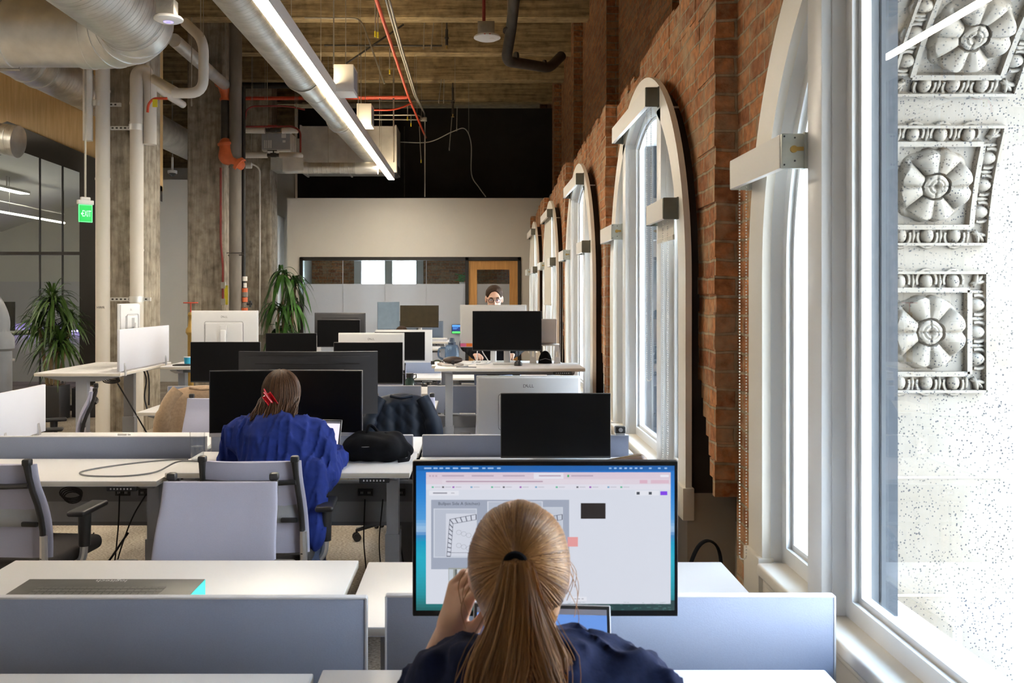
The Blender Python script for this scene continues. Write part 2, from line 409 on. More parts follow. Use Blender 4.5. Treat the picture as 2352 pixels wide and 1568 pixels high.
M['logo']=mat('grey_lettering',(.12,.12,.13),.35,metal=.5)
M['mesh']=mat('lavender_grey_mesh',(.44,.44,.57),.85,var=.03,scale=400,bmp=.08)
M['meshedge']=mat('pale_mesh_edge',(.62,.62,.66),.7,var=.03)
M['seat']=mat('dark_seat_fabric',(.035,.03,.03),.9,var=.15,scale=200,bmp=.1)
M['wht']=mat('white_paint',(.78,.77,.74),.5,var=.02,scale=2)
M['drywall']=mat('cream_plaster',(.69,.65,.585),.85,var=.02,scale=2)
M['tan']=mat('tan_plaster',(.46,.40,.33),.85,var=.03,scale=3)
M['winw']=mat('white_window_paint',(.84,.84,.83),.35,var=.02,scale=3)
M['casing']=mat('cream_window_casing',(.84,.79,.70),.4,var=.02,scale=3)
M['shade']=mat('cream_shade_fabric',(.72,.68,.60),.8,var=.03,scale=200)
M['fascia']=mat('cream_blind_fascia',(.80,.76,.70),.45,var=.015,scale=3)
M['zinc']=mat('zinc_plate',(.62,.64,.58),.4,metal=.55,var=.08,scale=20)
M['dzinc']=mat('dark_bracket',(.16,.16,.13),.4,metal=.5,var=.1)
M['brass']=mat('brass',(.5,.33,.1),.35,metal=.8)
M['brick']=brickmat('old_brick')
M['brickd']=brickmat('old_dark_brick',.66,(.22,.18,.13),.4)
M['ply_shade']=mat('dark_plywood_gap_shade',(.045,.032,.026),.75,var=.25,scale=5,stretch=(1,1,.3))  # plywood tone, also stands in for shade in the gap behind the casing
M['col']=concrete('board_formed_concrete',(.19,.16,.125),(.46,.41,.33),stretch=(5,5,.45))
M['ceil']=concrete('stained_concrete',(.15,.11,.06),(.46,.36,.21),stretch=(.5,6,6),scale=2)
M['beam']=concrete('stained_beam_concrete',(.15,.105,.055),(.50,.39,.22),stretch=(.5,6,9),scale=2)
M['black']=mat('black_paint',(.008,.008,.008),.8,var=.3,scale=3)
M['galv']=mat('galvanised_sheet',(.74,.74,.72),.42,metal=.8,var=.12,scale=5)
M['spy']=spiralduct('spiral_duct_along','Y')
M['spx']=spiralduct('spiral_duct_across','X')
M['pipew']=mat('white_pipe_wrap',(.66,.62,.56),.6,var=.05,scale=4,stretch=(1,1,.4),bmp=.05)
M['iron']=mat('dark_iron',(.04,.035,.03),.6,var=.3,scale=10,bmp=.1)
M['gpipe']=mat('grey_iron_pipe',(.19,.17,.145),.65,var=.25,scale=6,stretch=(1,1,.3),bmp=.1)
M['black_iron']=mat('black_iron',(.012,.012,.012),.5,var=.2)
M['orange']=mat('orange_pipe_paint',(.62,.13,.04),.45,var=.1)
M['red']=mat('red_pipe_paint',(.60,.07,.03),.45,var=.1)
M['dred']=mat('dark_red_paint',(.25,.03,.025),.5,var=.15)
M['emt']=mat('steel_conduit',(.45,.43,.38),.4,metal=.7,var=.1)
M['yellow']=mat('yellow_tag',(.7,.6,.03),.5)
M['ply']=woodmat('pale_plywood',(.60,.38,.15),(.74,.51,.24))
M['doorw']=woodmat('orange_oak',(.50,.24,.06),(.66,.34,.10))
M['frameb']=mat('black_frame_metal',(.014,.012,.011),.45,var=.1)
M['carpet']=carpetmat('woven_carpet')
M['stone']=speckle('speckled_terracotta')
M['bluewood']=mat('weathered_blue_grey_wood',(.035,.042,.052),.75,var=.25,scale=6,stretch=(3,3,.2),bmp=.1)
M['street']=mat('pale_pavement',(.62,.60,.57),.8,var=.05,scale=2)
M['facade']=mat('pale_facade',(.70,.67,.62),.8,var=.04,scale=2)
M['glass']=glassmat('window_glass',(.97,.99,1.0),1.15)
M['iglass']=glassmat('partition_glass',(.93,.96,.95),1.1)
M['frost']=glassmat('frosted_film',(.9,.92,.92),.6,.1,.94,(.66,.66,.68))
M['skin']=mat('skin',(.66,.40,.29),.5,var=.06,scale=25,sub=.15)
M['navy']=mat('navy_sweatshirt',(.012,.018,.055),.95,var=.2,scale=60,bmp=.15,spec=.15)
M['denim']=mat('blue_linen_shirt',(.017,.033,.19),.9,var=.15,scale=25,spec=.15)
M['jeans']=mat('blue_jeans',(.05,.07,.13),.9,var=.2,scale=60,bmp=.1)
M['bcloth']=mat('black_cloth',(.007,.0075,.010),.95,var=.2,scale=30,bmp=.1,spec=.12)
M['quilt']=mat('navy_quilted_nylon',(.004,.009,.021),.6,spec=.25,var=.2,scale=20)
M['tancoat']=mat('tan_wool',(.36,.25,.16),.95,var=.12,scale=60,bmp=.1,sheen=.2)
M['leaf']=mat('glossy_leaf',(.04,.12,.02),.35,var=.45,scale=4)
M['leafd']=mat('dark_leaf',(.05,.11,.022),.4,var=.5,scale=5)
M['bark']=mat('plant_cane',(.24,.17,.09),.8,var=.3,scale=20,bmp=.2)
M['soil']=mat('soil',(.10,.06,.035),1,var=.4,scale=40,bmp=.4)
M['hairg']=hairmat('golden_brown_hair',[(.15,.066,.022),(.26,.12,.042),(.36,.18,.064),(.21,.092,.031),(.47,.26,.10),(.29,.135,.048)],.32)
M['hairb']=hairmat('dark_brown_hair',[(.03,.014,.008),(.07,.032,.016),(.12,.06,.03),(.05,.022,.011)],.5,.25)
M['hairm']=mat('short_brown_hair',(.030,.015,.008),.7,var=.3,scale=60,bmp=.3,spec=.15)
M['drain']=mat('grey_drain_plastic',(.15,.155,.165),.5,var=.05)
M['clip']=mat('red_hair_clip',(.55,.01,.02),.2,coat=.5)
# ------------------------------------------------------------------ room shell
def struct(name,mb,mats,parent=None,**k):
    o=mb.build(name,mats,parent,**k)
    if parent is None: o['kind']='structure'
    return o
XL,YB,YF,ZC=-10.0,-7.0,23.0,6.25
m=MB(); m.bb(XL,1.7,YB,YF,-.2,0); struct('floor',m,M['carpet'],smooth=0)
m=MB(); m.bb(XL,2.2,YB,YF,ZC,ZC+.3); struct('ceiling',m,M['ceil'],smooth=0)
m=MB(); m.bb(XL-.2,XL,YB,YF,0,ZC); struct('wall_left',m,M['drywall'],smooth=0)
m=MB(); m.bb(XL,2.2,YB-.2,YB,0,ZC); struct('wall_behind',m,M['drywall'],smooth=0)
m=MB(); m.bb(XL,2.2,YF,YF+.2,3.3,ZC); m.bb(XL,-4.2,YF,YF+.2,0,3.3); struct('wall_far',m,M['drywall'],smooth=0)
for k in range(-10,4):
    y=13.0+1.88*k
    m=MB(); m.bb(XL,1.63,y,y+.26,5.67,ZC); 
    m.bb(XL,1.63,y-.012,y,5.69,5.78); m.bb(XL,1.63,y-.010,y,5.90,5.925)
    o=struct('ceiling_beam',m,M['beam'],smooth=0)
    for px in range(3): pass
# ---- right wall: upper recessed brick with pilasters, ledge, lower brick with arched openings
ZS,RW,PER=1.736,1.22,3.44
YC=[2.09,5.53,8.97,12.41,15.85]; YA=[-4.79,-1.35]+YC
LEDGE=3.27
m=MB(); m.bb(1.63,2.1,YB,YF,LEDGE-.02,ZC); 
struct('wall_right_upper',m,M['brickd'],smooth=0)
rr=random.Random(3)
for k in range(-3,5):
    y=6.86+3.47*k
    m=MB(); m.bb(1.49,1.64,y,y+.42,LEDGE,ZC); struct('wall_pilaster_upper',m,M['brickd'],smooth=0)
# the lower wall steps in a little at every pier: each bay starts proud of the one before it
RB=1.12; PRO,BAY=1.075,.10
def bay_of(y):
    k=math.floor((y-(YC[0]-1.48))/PER); return YC[0]-1.48+k*PER
def XW(y,y0): return PRO+BAY*(y-y0)/PER
m=MB(); y=YB
while y<18.2:
    y0=bay_of(y+1e-6); d=min(rr.uniform(.10,.30),y0+PER-y); h=LEDGE-rr.choice([0,0,.0,.05,.085,.03]); xo=rr.uniform(-.008,.010)
    if d<.01: d=.01
    m.bb(XW(y+d/2,y0)+xo,1.64,y,y+d,LEDGE-.25,h); y+=d
struct('wall_right_ledge',m,M['brick'],smooth=0)
def near_edge(z):   # the rough brick edge on the near side of each opening steps towards the camera low down
    if z>1.27: return -RB
    return -RB-min(.36,(1.27-z)/.55*.36)
m=MB(); zt=LEDGE-.2; fw=lambda y0:(lambda u,v,w:(w if w>1.25 else XW(u,y0)+w,u,v))
for i,yc in enumerate(YA):
    y0=yc-1.48; y1=y0+PER; N=40; A=[]
    for k in range(N+1):
        a=PI*k/N; j=rr.uniform(-.018,.018); A.append((yc+(RB+j)*math.cos(a),ZS+(RB+j)*math.sin(a)))
    for k in range(N):
        (ya,za),(yb,zb)=A[k],A[k+1]; xa,xb=XW(ya,y0),XW(yb,y0)
        m.add([(xa,ya,za),(xb,yb,zb),(xb,yb,zt),(xa,ya,zt)],[(0,1,2,3)])
        m.add([(xa,ya,za),(xb,yb,zb),(1.30,yb,zb),(1.30,ya,za)],[(0,1,2,3)])
    z=0
    while z<zt-.001:
        z2=min(z+.083,zt)
        if z<ZS+.01 or True:
            e=yc+(near_edge(z+.04) if z<ZS else -RB)+(rr.uniform(-.02,.012) if z<ZS else 0); st=rr.uniform(-.010,.010)
            if e-y0>.02: m.prism([(y0+st,z),(e,z),(e,z2),(y0+st,z2)],fw(y0),0+rr.uniform(-.006,.004),1.30)
            f_=yc+RB+(rr.uniform(-.01,.015) if z<ZS else 0); m.prism([(f_,z),(y1+.02,z),(y1+.02,z2),(f_,z2)],fw(y0),0,1.30)
        z=z2
struct('wall_right',m,M['brick'],smooth=0)
# ---- windows
def outline(l,r,zb,Rr,N=28):
    a0=math.acos(max(-1,min(1,r/Rr))); a1=math.acos(max(-1,min(1,l/Rr)))
    return [(l,zb),(r,zb)]+[(Rr*math.cos(a0+(a1-a0)*k/N),ZS+Rr*math.sin(a0+(a1-a0)*k/N)) for k in range(N+1)]
def ins(l,r,zb,Rr,a,N=28):
    q=Rr-a; return outline(max(l+a,-q),min(r-a,q),zb+a,q,N)
fx=lambda u,v,w:(w,u,v)
ZB=.72; MUL=.58
for i,yc in enumerate(YC+YA[:2]):
    w=thing('window_%d'%(i+1 if i<5 else i+4),None,None,(1.0,yc,0),kind='structure')
    m=MB(); o=outline(-RW,RW,ZB,RW,48)[1:]+[(-RW,ZB)]; q=RW-.155; n=outline(-q,q,ZB,q,48)[1:]+[(-q,ZB)]
    m.ring(o,n,fx,0,.03,closed=False); m.build('casing',M['casing'],w)
    for s in(-1,1):
        m=MB(); m.rbox((.012,s*(RW-.075),.657),(.055,.175,.155),.004); m.build('plinth_block',M['casing'],w)
    m=MB(); m.ring(outline(-RW+.10,RW-.10,ZB-.05,RW-.10,48),outline(-q,q,ZB,q,48),fx,.03,.29); m.build('jamb',M['winw'],w)
    zt2=ZS+math.sqrt((RW-.11)**2-MUL**2)
    for s in(-1,1):
        m=MB(); m.rbox((.056,s*MUL,(ZB+zt2)/2),(.112,.112,zt2-ZB),.006); m.bb(.03,.10,s*MUL-.062,s*MUL+.062,ZB,zt2-.05); m.build('mullion',M['winw'],w)
        m=MB(); m.bb(.112,.172,s*MUL-.045,s*MUL+.045,ZB,zt2-.02); m.bb(.178,.225,s*MUL-.05,s*MUL+.05,ZB,zt2-.02); m.bb(.17,.18,s*MUL-.038,s*MUL+.038,ZB,zt2-.03); m.build('outer_mullion',M['bluewood'],w)
    for (l,r) in((-q,-MUL-.056),(-MUL+.056,MUL-.056),(MUL+.056,q)):
        m=MB(); m.ring(outline(l,r,ZB,q),ins(l,r,ZB,q,.062),fx,.07,.118)
        m.ring(ins(l,r,ZB,q,.058),ins(l,r,ZB,q,.082),fx,.082,.108); m.ring(ins(l,r,ZB,q,.050),ins(l,r,ZB,q,.066),fx,.062,.075)
        s=m.build('sash',M['winw'],w)
        m=MB(); m.prism(ins(l,r,ZB,q,.072),fx,.095,.099); m.build('glass',M['glass'],s,smooth=0)
    m=MB(); m.rbox((.052,0,ZB-.016),(.16,2*RW-.36,.044),.010,3); m.rbox((.02,0,ZB-.055),(.06,2*RW-.38,.03),.01); m.bb(.0,.03,-RW+.16,RW-.16,.57,ZB-.06); m.build('sill',M['casing'],w)
    # dark backing boards, a wrap darkened for the gap's shade, plastered wall below
    m=MB(); RO=1.62; m.ring(outline(-RO,RO,.55,RO,48),outline(-RW+.105,RW-.105,.55,RW-.105,48),fx,.27,.30); m.ring(outline(-RW+.09,RW-.09,ZB-.03,RW-.09,48),outline(-RW+.099,RW-.099,ZB-.03,RW-.099,48),fx,.034,.272); m.build('backing_boards_gap_shade',M['ply_shade'],w,smooth=0)
    m=MB(); m.bb(.262,.30,-RO,RO,0,.552); m.bb(.03,.27,-1.13,1.13,0,.69); m.build('apron_wall',M['tan'],w,smooth=0)
    # outer stone arch
    m=MB(); RS=1.20
    pts=[(RS,-.6)]+[(RS*math.cos(PI*k/48),ZS+RS*math.sin(PI*k/48)) for k in range(49)]+[(-RS,-.6)]
    po=[(u*1.42,v if v<0 else (v-ZS)*1.42+ZS if v>ZS else v) for u,v in pts]
    m.ring(po,pts,fx,.30,.96,closed=False)
    for z in(.30,.98,1.22):
        pass
    m.build('stone_arch',M['stone'],w,smooth=20)
    m=MB(); m.bb(.30,1.1,-1.7,1.7,-.62,-.05); m.build('stone_sill',M['stone'],w,smooth=0)
# outside wall between the arches
m=MB()
m.bb(1.32,1.95,YB,YA[0]-1.32,-.6,LEDGE)
for i in range(7):
    y0=YA[i]+1.32; y1=(YA[i+1]-1.32) if i<6 else YF
    m.bb(1.32,1.95,y0,y1,-.6,LEDGE)
m.bb(1.36,1.95,YB,YF,LEDGE-.02,LEDGE+.2)
struct('wall_outside',m,M['stone'],smooth=0)
# ---- carved rosette panels on the reveal of the nearest arch
def rosette_geo():
    """four broad grooved petals over four small leaves with a holed boss, as a polar relief"""
    NR,NT=46,144; vs=[];fs=[]
    def hgt(r,th):
        d=math.degrees(th)%90; ph=d-45 if d>=0 else d
        ph=((math.degrees(th)+45)%90)-45; a=abs(ph)
        Re=.152*(1-.06*(a/44)**2)-.012*math.exp(-(ph/7)**2)
        z=0
        side=max(0,1-(a/44.5)**5)
        if r<Re:
            q=r/Re; z=(.016+.050*math.sin(PI*min(1,q*.60+.10)))*side**.45
            z+=.006*math.exp(-((a-20)/9)**2)*q-.013*math.exp(-(ph/4.5)**2)*min(1,max(0,(q-.25)*3))
            z*=min(1,(1-q)/.07)**.5 if q>.93 else 1
        ph2=((math.degrees(th))%90)-45; a2=abs(ph2); R2=.160*(1-.25*(a2/26)**2)
        if a2<26 and r<R2: z=max(z,(.026-.006*math.exp(-(ph2/3)**2))*max(0,1-(a2/26)**4)*min(1,(1-r/R2)/.1)**.5)
        if r<.050:
            b=.046+.024*math.sqrt(max(0,1-(r/.050)**2))-.030*math.exp(-(r/.012)**2)-.006*math.exp(-((r-.029)/.004)**2)
            c45=abs(((math.degrees(th)+45)%90)-45); b-=.007*math.exp(-(r*math.sin(R(c45))/.004)**2)*(r>.014)
            z=max(z,b)
        elif r<.056: z=min(z,.020)
        return z-.002
    for i in range(NR+1):
        r=.168*i/NR
        for j in range(NT): t=2*PI*j/NT; vs.append((r*math.cos(t),r*math.sin(t),hgt(r,t)))
    for i in range(NR):
        for j in range(NT): fs.append((i*NT+j,i*NT+(j+1)%NT,(i+1)*NT+(j+1)%NT,(i+1)*NT+j))
    return vs,fs
ros=rosette_geo()
def panel(ang,zlow,nm,label):
    """square sunk panel; ang = position on the arch (0 = straight jamb)"""
    H=.215
    RSI=RS
    def surf(u,v,d):      # u across the reveal (world X), v along it, d out of it into the opening
        t=zlow+v
        if t<=ZS: return (1.634+u, YC[0]+RSI-d, t)
        a=(t-ZS)/RSI; r=RSI-d
        return (1.634+u, YC[0]+r*math.cos(a), ZS+r*math.sin(a))
    def put(mb,geo,cu,cv,rot=0,sc=1,mi=0):
        vs,fs=geo; c,s=math.cos(rot),math.sin(rot)
        mb.add([surf(cu+(x*c-y*s)*sc,cv+(x*s+y*c)*sc,z*sc) for x,y,z in vs],fs,mi)
    root=thing('rosette_panel',label,'carved stone panel',(0,0,0),group='carved rosette panels of the outer arch')
    m=MB()
    def bar(u0,u1,v0,v1,d0,d1):
        n=6
        def f(i,j): pass
        nu=2; nv=5; vs=[];fs=[]
        for d in(d0,d1):
            for a in range(nu):
                for b_ in range(nv): vs.append(surf(u0+(u1-u0)*a,v0+(v1-v0)*b_/(nv-1),d))
        o=nu*nv
        for b_ in range(nv-1):
            fs.append((b_,b_+1,nv+b_+1,nv+b_)); fs.append((o+b_,o+nv+b_,o+nv+b_+1,o+b_+1))
            fs.append((b_,o+b_,o+b_+1,b_+1)); fs.append((nv+b_,nv+b_+1,o+nv+b_+1,o+nv+b_))
        fs.append((0,nv,o+nv,o)); fs.append((nv-1,o+nv-1,o+2*nv-1,2*nv-1))
        m.add(vs,fs)
    g=.152
    for s in(-1,1):
        bar(s*g-.009,s*g+.009,H-g,H+g,.0,.028); bar(-g,g,H+s*g-.009,H+s*g+.009,0,.028)
        bar(s*H-.005,s*H+.005,0,2*H,0,.03); bar(-H,H,H+s*H-.005,H+s*H+.005,0,.03)
    m.build('border_frame',M['stone'],root,smooth=25)
    m=MB(); put(m,ros,0,H,0,.90); m.build('flower',M['stone'],root,smooth=50)
    m=MB()
    def egg(cu,cv,rot):
        e=MB(); e.sph((0,0,.010),(.023,.030,.024),12,8)
        put(m,(e.v,e.f),cu,cv,rot)
        e=MB(); arc=[(.036*math.cos(t),.040*math.sin(t)-.004,.012) for t in[PI*(-.12+1.24*k/10)+PI for k in range(11)]]
        e.tube(arc,.0075,6); put(m,(e.v,e.f),cu,cv,rot)
        e=MB(); e.tube([(.048,-.03,.01),(.048,.0,.014),(.048,.03,.008)],[.003,.008,.004],6); put(m,(e.v,e.f),cu,cv,rot)
    for k in(-1,0,1):
        egg(k*.098,H-.183,0); egg(k*.098,H+.183,PI); egg(.183,H+k*.098,PI/2); egg(-.183,H+k*.098,-PI/2)
    for su in(-1,1):
        for sv in(-1,1):
            for a in(-35,0,35):
                e=MB(); e.sph((.0,0,.01),(.030,.009,.016),10,6); ra=math.atan2(sv,su)+R(a)
                put(m,(e.v,e.f),su*.178+.012*math.cos(ra),H+sv*.178+.012*math.sin(ra),ra)
    m.build('egg_border',M['stone'],root,smooth=60)
    return root
panel(0,1.305,'a','square carved stone rosette panel, lowest of three on the outer arch')
panel(0,1.84,'b','square carved stone rosette panel, middle one of three on the outer arch')
panel(0,2.385,'c','square carved stone rosette panel, highest of three, crossed by a light reflection')
# stone joints on the reveal
m=MB()
for z in(.56,.99): m.bb(1.32,1.955,YC[0]+RS-.004,YC[0]+RS+.01,z-.004,z+.004)
o=struct('trim_1',m,M['tan'],smooth=0)
# ---- outdoors
m=MB(); m.bb(1.95,60,-40,60,-.8,-.6); struct('pavement',m,M['street'],smooth=0)
m=MB(); m.bb(17,19,-30,60,-.6,11)
fb=thing('building','pale stone building across the street seen through the window','building',(17,0,-.6))
m=MB(); m.bb(0,3,-30,60,0,12); m.build('facade',M['facade'],fb,smooth=0)
m=MB()
for z in np.arange(.5,11,.55): m.bb(-.03,.01,-30,60,z,z+.05)
m.build('stone_courses',M['facade'],fb,smooth=0)
# ---- roller blinds
CHAIN=MB()
def chain_geo(L,dx=.012):
    m=MB(); n=int(L/.011)
    for s in(-1,1):
        for k in range(n): m.sph((s*dx,0,-k*.011),.0032,6,4)
    for k in range(7): a=PI*k/6; m.sph((dx*math.cos(a),0,-n*.011-dx*math.sin(a)),.0032,6,4)
    return m
def blind(y0,y1,zb,label,chain,chainY=None,fab=0,near_end='zinc',grp='roller blinds on the arched windows'):
    t=thing('roller_blind',label,'roller blind',(.925,y0,zb),0,grp); L=y1-y0
    m=MB(); m.bb(0,.006,.02,L-.005,.0,.097); m.bb(0,.078,.02,L-.005,.097,.102); m.bb(.006,.02,.02,L-.005,0,.004); m.build('fascia',M['fascia'],t,smooth=0)
    m=MB(); m.cyl((.04,.02,.055),(.04,L-.02,.055),.024,n=16); m.build('roller',M['shade'],t)
    for e,y in((0,.008),(1,L-.004)):
        m=MB(); m.rbox((.04,y,.050),(.082,.012,.108),.006,2,mi=0); m.bb(.068,.08,y-.012,y+.016,-.004,.106,mi=0)
        if near_end=='zinc' and e==0:
            m.cyl((.036,y-.012,.055),(.036,y-.004,.055),.011,n=12,mi=1); m.bb(.036,.066,y-.010,y-.006,.050,.062,mi=1)
            for a,b_ in((.008,.008),(.072,.008),(.008,.094),(.072,.094),(.04,.09),(.04,.02)): m.cyl((a,y-.008,b_),(a,y-.005,b_),.003,n=6,mi=2)
        m.build('end_bracket',[M['zinc'] if near_end=='zinc' else M['dzinc'],M['brass'],M['dark']],t)
    if chain:
        m=chain_geo(chain); m.build('bead_chain',M['fascia'],t,loc=(.03,.02 if chainY is None else chainY,.0))
    if fab:
        m=MB(); m.bb(.058,.060,.03,L-.03,-fab,.04); m.rbox((.059,L/2,-fab),(.012,L-.06,.028),.005); m.build('shade_fabric',M['shade'],t,smooth=0)
    return t
nm=['nearest','second','third','fourth','fifth']
for i,yc in enumerate(YC):
    if i>0:
        blind(yc-.60,yc+.62,2.69,'roller blind across the arch top of the %s arched window from the camera'%nm[i],1.5 if i<3 else 0,.06,fab={3:1.15,4:.62}.get(i,0),near_end='dark')
        blind(yc-1.07,yc-.615,2.035,'short roller blind on the near side light of the %s arched window'%nm[i],1.35 if i<3 else 0,.1,fab={1:.09}.get(i,0),near_end='dark')
    blind(yc+.64,yc+1.2,2.04,'short roller blind on the far side light of the %s arched window'%nm[i],1.32 if i<3 else 0,.50,near_end='zinc')
# ---- back partition with glazing and an oak door
YP=18.3
m=MB(); m.bb(-3.84,-3.57,YP,YP+.12,0,3.64); m.bb(.90,1.5,YP,YP+.12,0,3.64); m.bb(-3.57,.90,YP,YP+.12,2.44,3.64); struct('wall_back',m,M['drywall'],smooth=0)
m=MB(); m.bb(-3.84,1.64,19.35,19.5,3.6,5.68); m.bb(-3.84,1.64,YP+.12,22.9,3.3,3.4); struct('wall_back_upper',m,M['black'],smooth=0)
pf=thing('window_6',None,None,(0,YP,0),kind='structure')
m=MB()
for x in(-3.55,-.19,.875): m.bb(x-.035,x+.035,-.02,.14,0,2.44)
m.bb(-3.57,.90,-.02,.14,2.375,2.445); m.build('frame',M['frameb'],pf,smooth=0)
m=MB(); m.bb(-3.52,-.22,.05,.062,1.9,2.38); m.build('glass',M['iglass'],pf,smooth=0)
m=MB(); m.bb(-3.52,-.22,.05,.062,.0,1.9); m.build('frosted_glass',M['frost'],pf,smooth=0)
m=MB()
for px in(787,883.5,979): x=(px-VX)*YP/F; m.bb(x-.006,x+.006,.035,.05,0,2.38)
m.build('glazing_joint',M['frost'],pf,smooth=0)
dr=thing('door_1',None,None,(.345,YP+.05,0),kind='structure')
m=MB(); m.bb(-.50,-.33,-.025,.025,0,2.37); m.bb(.33,.50,-.025,.025,0,2.37); m.bb(-.33,.33,-.025,.025,2.19,2.37); m.bb(-.33,.33,-.025,.025,0,.3); m.build('door_leaf',M['doorw'],dr,smooth=0)
m=MB(); m.bb(-.33,.33,-.006,.006,1.90,2.19); m.build('glass',M['iglass'],dr,smooth=0)
m=MB(); m.bb(-.33,.33,-.006,.006,.3,1.90); m.build('frosted_glass',M['frost'],dr,smooth=0)
m=MB(); m.tube([(-.42,-.03,1.0),(-.42,-.08,1.0),(-.32,-.08,1.0)],.011,8); m.build('door_handle',M['alu'],dr)
# room behind the partition
m=MB(); m.bb(-4.2,-2.95,22.2,22.4,0,3.3); m.bb(-1.35,1.5,22.2,22.4,0,3.3); m.bb(-2.95,-1.35,22.2,22.4,2.85,3.3); m.bb(-2.95,-1.35,22.2,22.4,0,.9); struct('wall_meeting_room',m,M['brick'],smooth=0)
m=MB(); m.bb(-4.2,-4.05,YP+.1,22.3,0,3.3); struct('wall_meeting_room_side',m,M['wht'],smooth=0)
w=thing('window_7',None,None,(-2.15,22.3,0),kind='structure')
m=MB(); 
for x in(-.76,.0,.76): m.bb(x-.09,x+.09,-.16,.06,.9,2.85)
m.bb(-.8,.8,-.16,.06,.86,.98); m.bb(-.8,.8,-.16,.06,2.78,2.85); m.build('frame',M['winw'],w,smooth=0)
for x in(-.38,.38):
    m=MB(); m.bb(x-.32,x+.32,.0,.006,.95,2.8); m.build('glass',M['glass'],w,smooth=0)
m=MB(); m.bb(-.5,.35,19.2,19.5,.0,1.79); t=tag(m.build('storage_cabinet',M['wht'],smooth=0),'pale cabinet behind the frosted glass beside the door','cabinet')
# small plant behind the glass
pl=thing('potted_plant','small bright green plant in a white pot behind the partition glass','plant',tuple((at(1063,655,19.3)[0],19.35,1.79)))
m=MB(); m.lathe([(.05,0),(.065,.02),(.075,.16),(.068,.16),(.06,.14)],n=14); m.build('pot',M['wht'],pl)
m=MB(); q=random.Random(5)
for k in range(46):
    a=q.uniform(0,6.28); l=q.uniform(.06,.15); z=q.uniform(.18,.36); c=Vector((math.cos(a)*l,math.sin(a)*l,z))
    m.sph(c,(.035,.035,.012),6,4)
for k in range(6): m.tube([(0,0,.12),(q.uniform(-.1,.1),q.uniform(-.1,.1),.3)],.004,5)
m.build('foliage',mat('bright_leaf',(.06,.30,.04),.5,var=.3),pl)
# ---- left: glazed gabled meeting room, its wood cladding and the pale wall beside it
YG=13.0
AX,AZ,EX,EZ=-6.68,3.78,-4.56,3.02
def gz(x): return AZ-(AZ-EZ)*abs(x-AX)/(EX-AX)
m=MB(); fy=lambda u,v,w:(u,w,v)
m.prism([(XL,5.3),(XL,gz(XL)+.15),(AX,AZ+.15),(-4.56,EZ+.15),(-4.56,5.3)],fy,YG,YG+.12); struct('wall_wood_cladding',m,M['ply'],smooth=0)
fr=thing('window_8',None,None,(0,YG,0),kind='structure')
m=MB()
T=.36
m.prism([(XL,gz(XL)),(AX,AZ),(EX,EZ),(EX,EZ+T*.62),(AX,AZ+T),(XL,gz(XL)+T)],fy,-.16,.10)
m.bb(-5.70,-5.46,-.05,.12,0,gz(-5.6)+.1); m.bb(-4.80,-4.70,-.05,.12,0,gz(-4.75)+.1); m.bb(XL,-5.6,-.02,.08,2.245,2.29)
m.prism([(-5.5,0),(-4.72,0),(-4.72,EZ+.1),(-5.5,gz(-5.5))],fy,.02,.05); m.bb(XL,-5.6,-.02,.08,0,.08)
m.build('frame',M['frameb'],fr,smooth=0)
m=MB()
for px in(91,143): x=(px-VX)*YG/F; m.bb(x-.006,x+.006,-.01,.03,0,gz(x))
m.build('glazing_joint',M['dark'],fr,smooth=0)
m=MB(); m.prism([(XL,.05),(-5.65,.05),(-5.65,gz(-5.65)),(AX,AZ),(XL,gz(XL))],fy,.02,.028); m.build('glass',glassmat('glossy_partition_glass',(.88,.91,.89),.55),fr,smooth=0)
m=MB(); m.bb(-10,-4.7,17.4,17.5,0,3.9); struct('wall_gable_room_back',m,M['wht'],smooth=0)
m=MB(); m.prism([(-4.78,YG+.1),(-4.68,YG+.1),(-6.50,17.5),(-6.60,17.5)],lambda u,v,w:(u,v,w),0,3.02); struct('wall_gable_room_side',m,M['wht'],smooth=0)
m=MB(); m.prism([(XL,gz(XL)),(AX,AZ),(-6.4,gz(-6.4)),(-6.4,gz(-6.4)+.1),(AX,AZ+.1),(XL,gz(XL)+.1)],fy,YG+.1,17.5); struct('ceiling_gable_room',m,M['wht'],smooth=0)
m=MB(); m.bb(-7.1,-3.84,19.0,19.12,0,4.35,mi=0); m.bb(-10,-3.84,19.02,19.12,4.35,5.68,mi=1); struct('wall_back_left',m,[M['drywall'],M['beam']],smooth=0)
m=MB(); m.bb(-7.1,-3.84,18.97,19.0,0,.2); struct('baseboard_left',m,M['frameb'],smooth=0)
t=thing('led_strip','violet glowing strip behind the desk in the gabled glass room','led strip',(-7.9,17.36,.98))
m=MB(); m.bb(-1.1,1.1,-.012,.012,-.012,.012); m.build('diffuser',emit('violet_led',(.42,.30,1.0),9),t,smooth=0); m=MB(); m.bb(-1.1,1.1,.012,.03,-.016,.016); m.build('channel',M['alu'] if 'alu' in M else M['wht'],t,smooth=0)
t=thing('whiteboard','wide pale board on the back wall of the gabled glass room','whiteboard',(-8.0,17.37,1.15)); m=MB(); m.bb(-1.5,1.4,-.01,.02,0,.78); m.build('panel',M['lamw'],t,smooth=0); m=MB(); m.bb(-1.5,1.4,-.05,.02,-.02,0); m.build('ledge',M['wht'],t,smooth=0)
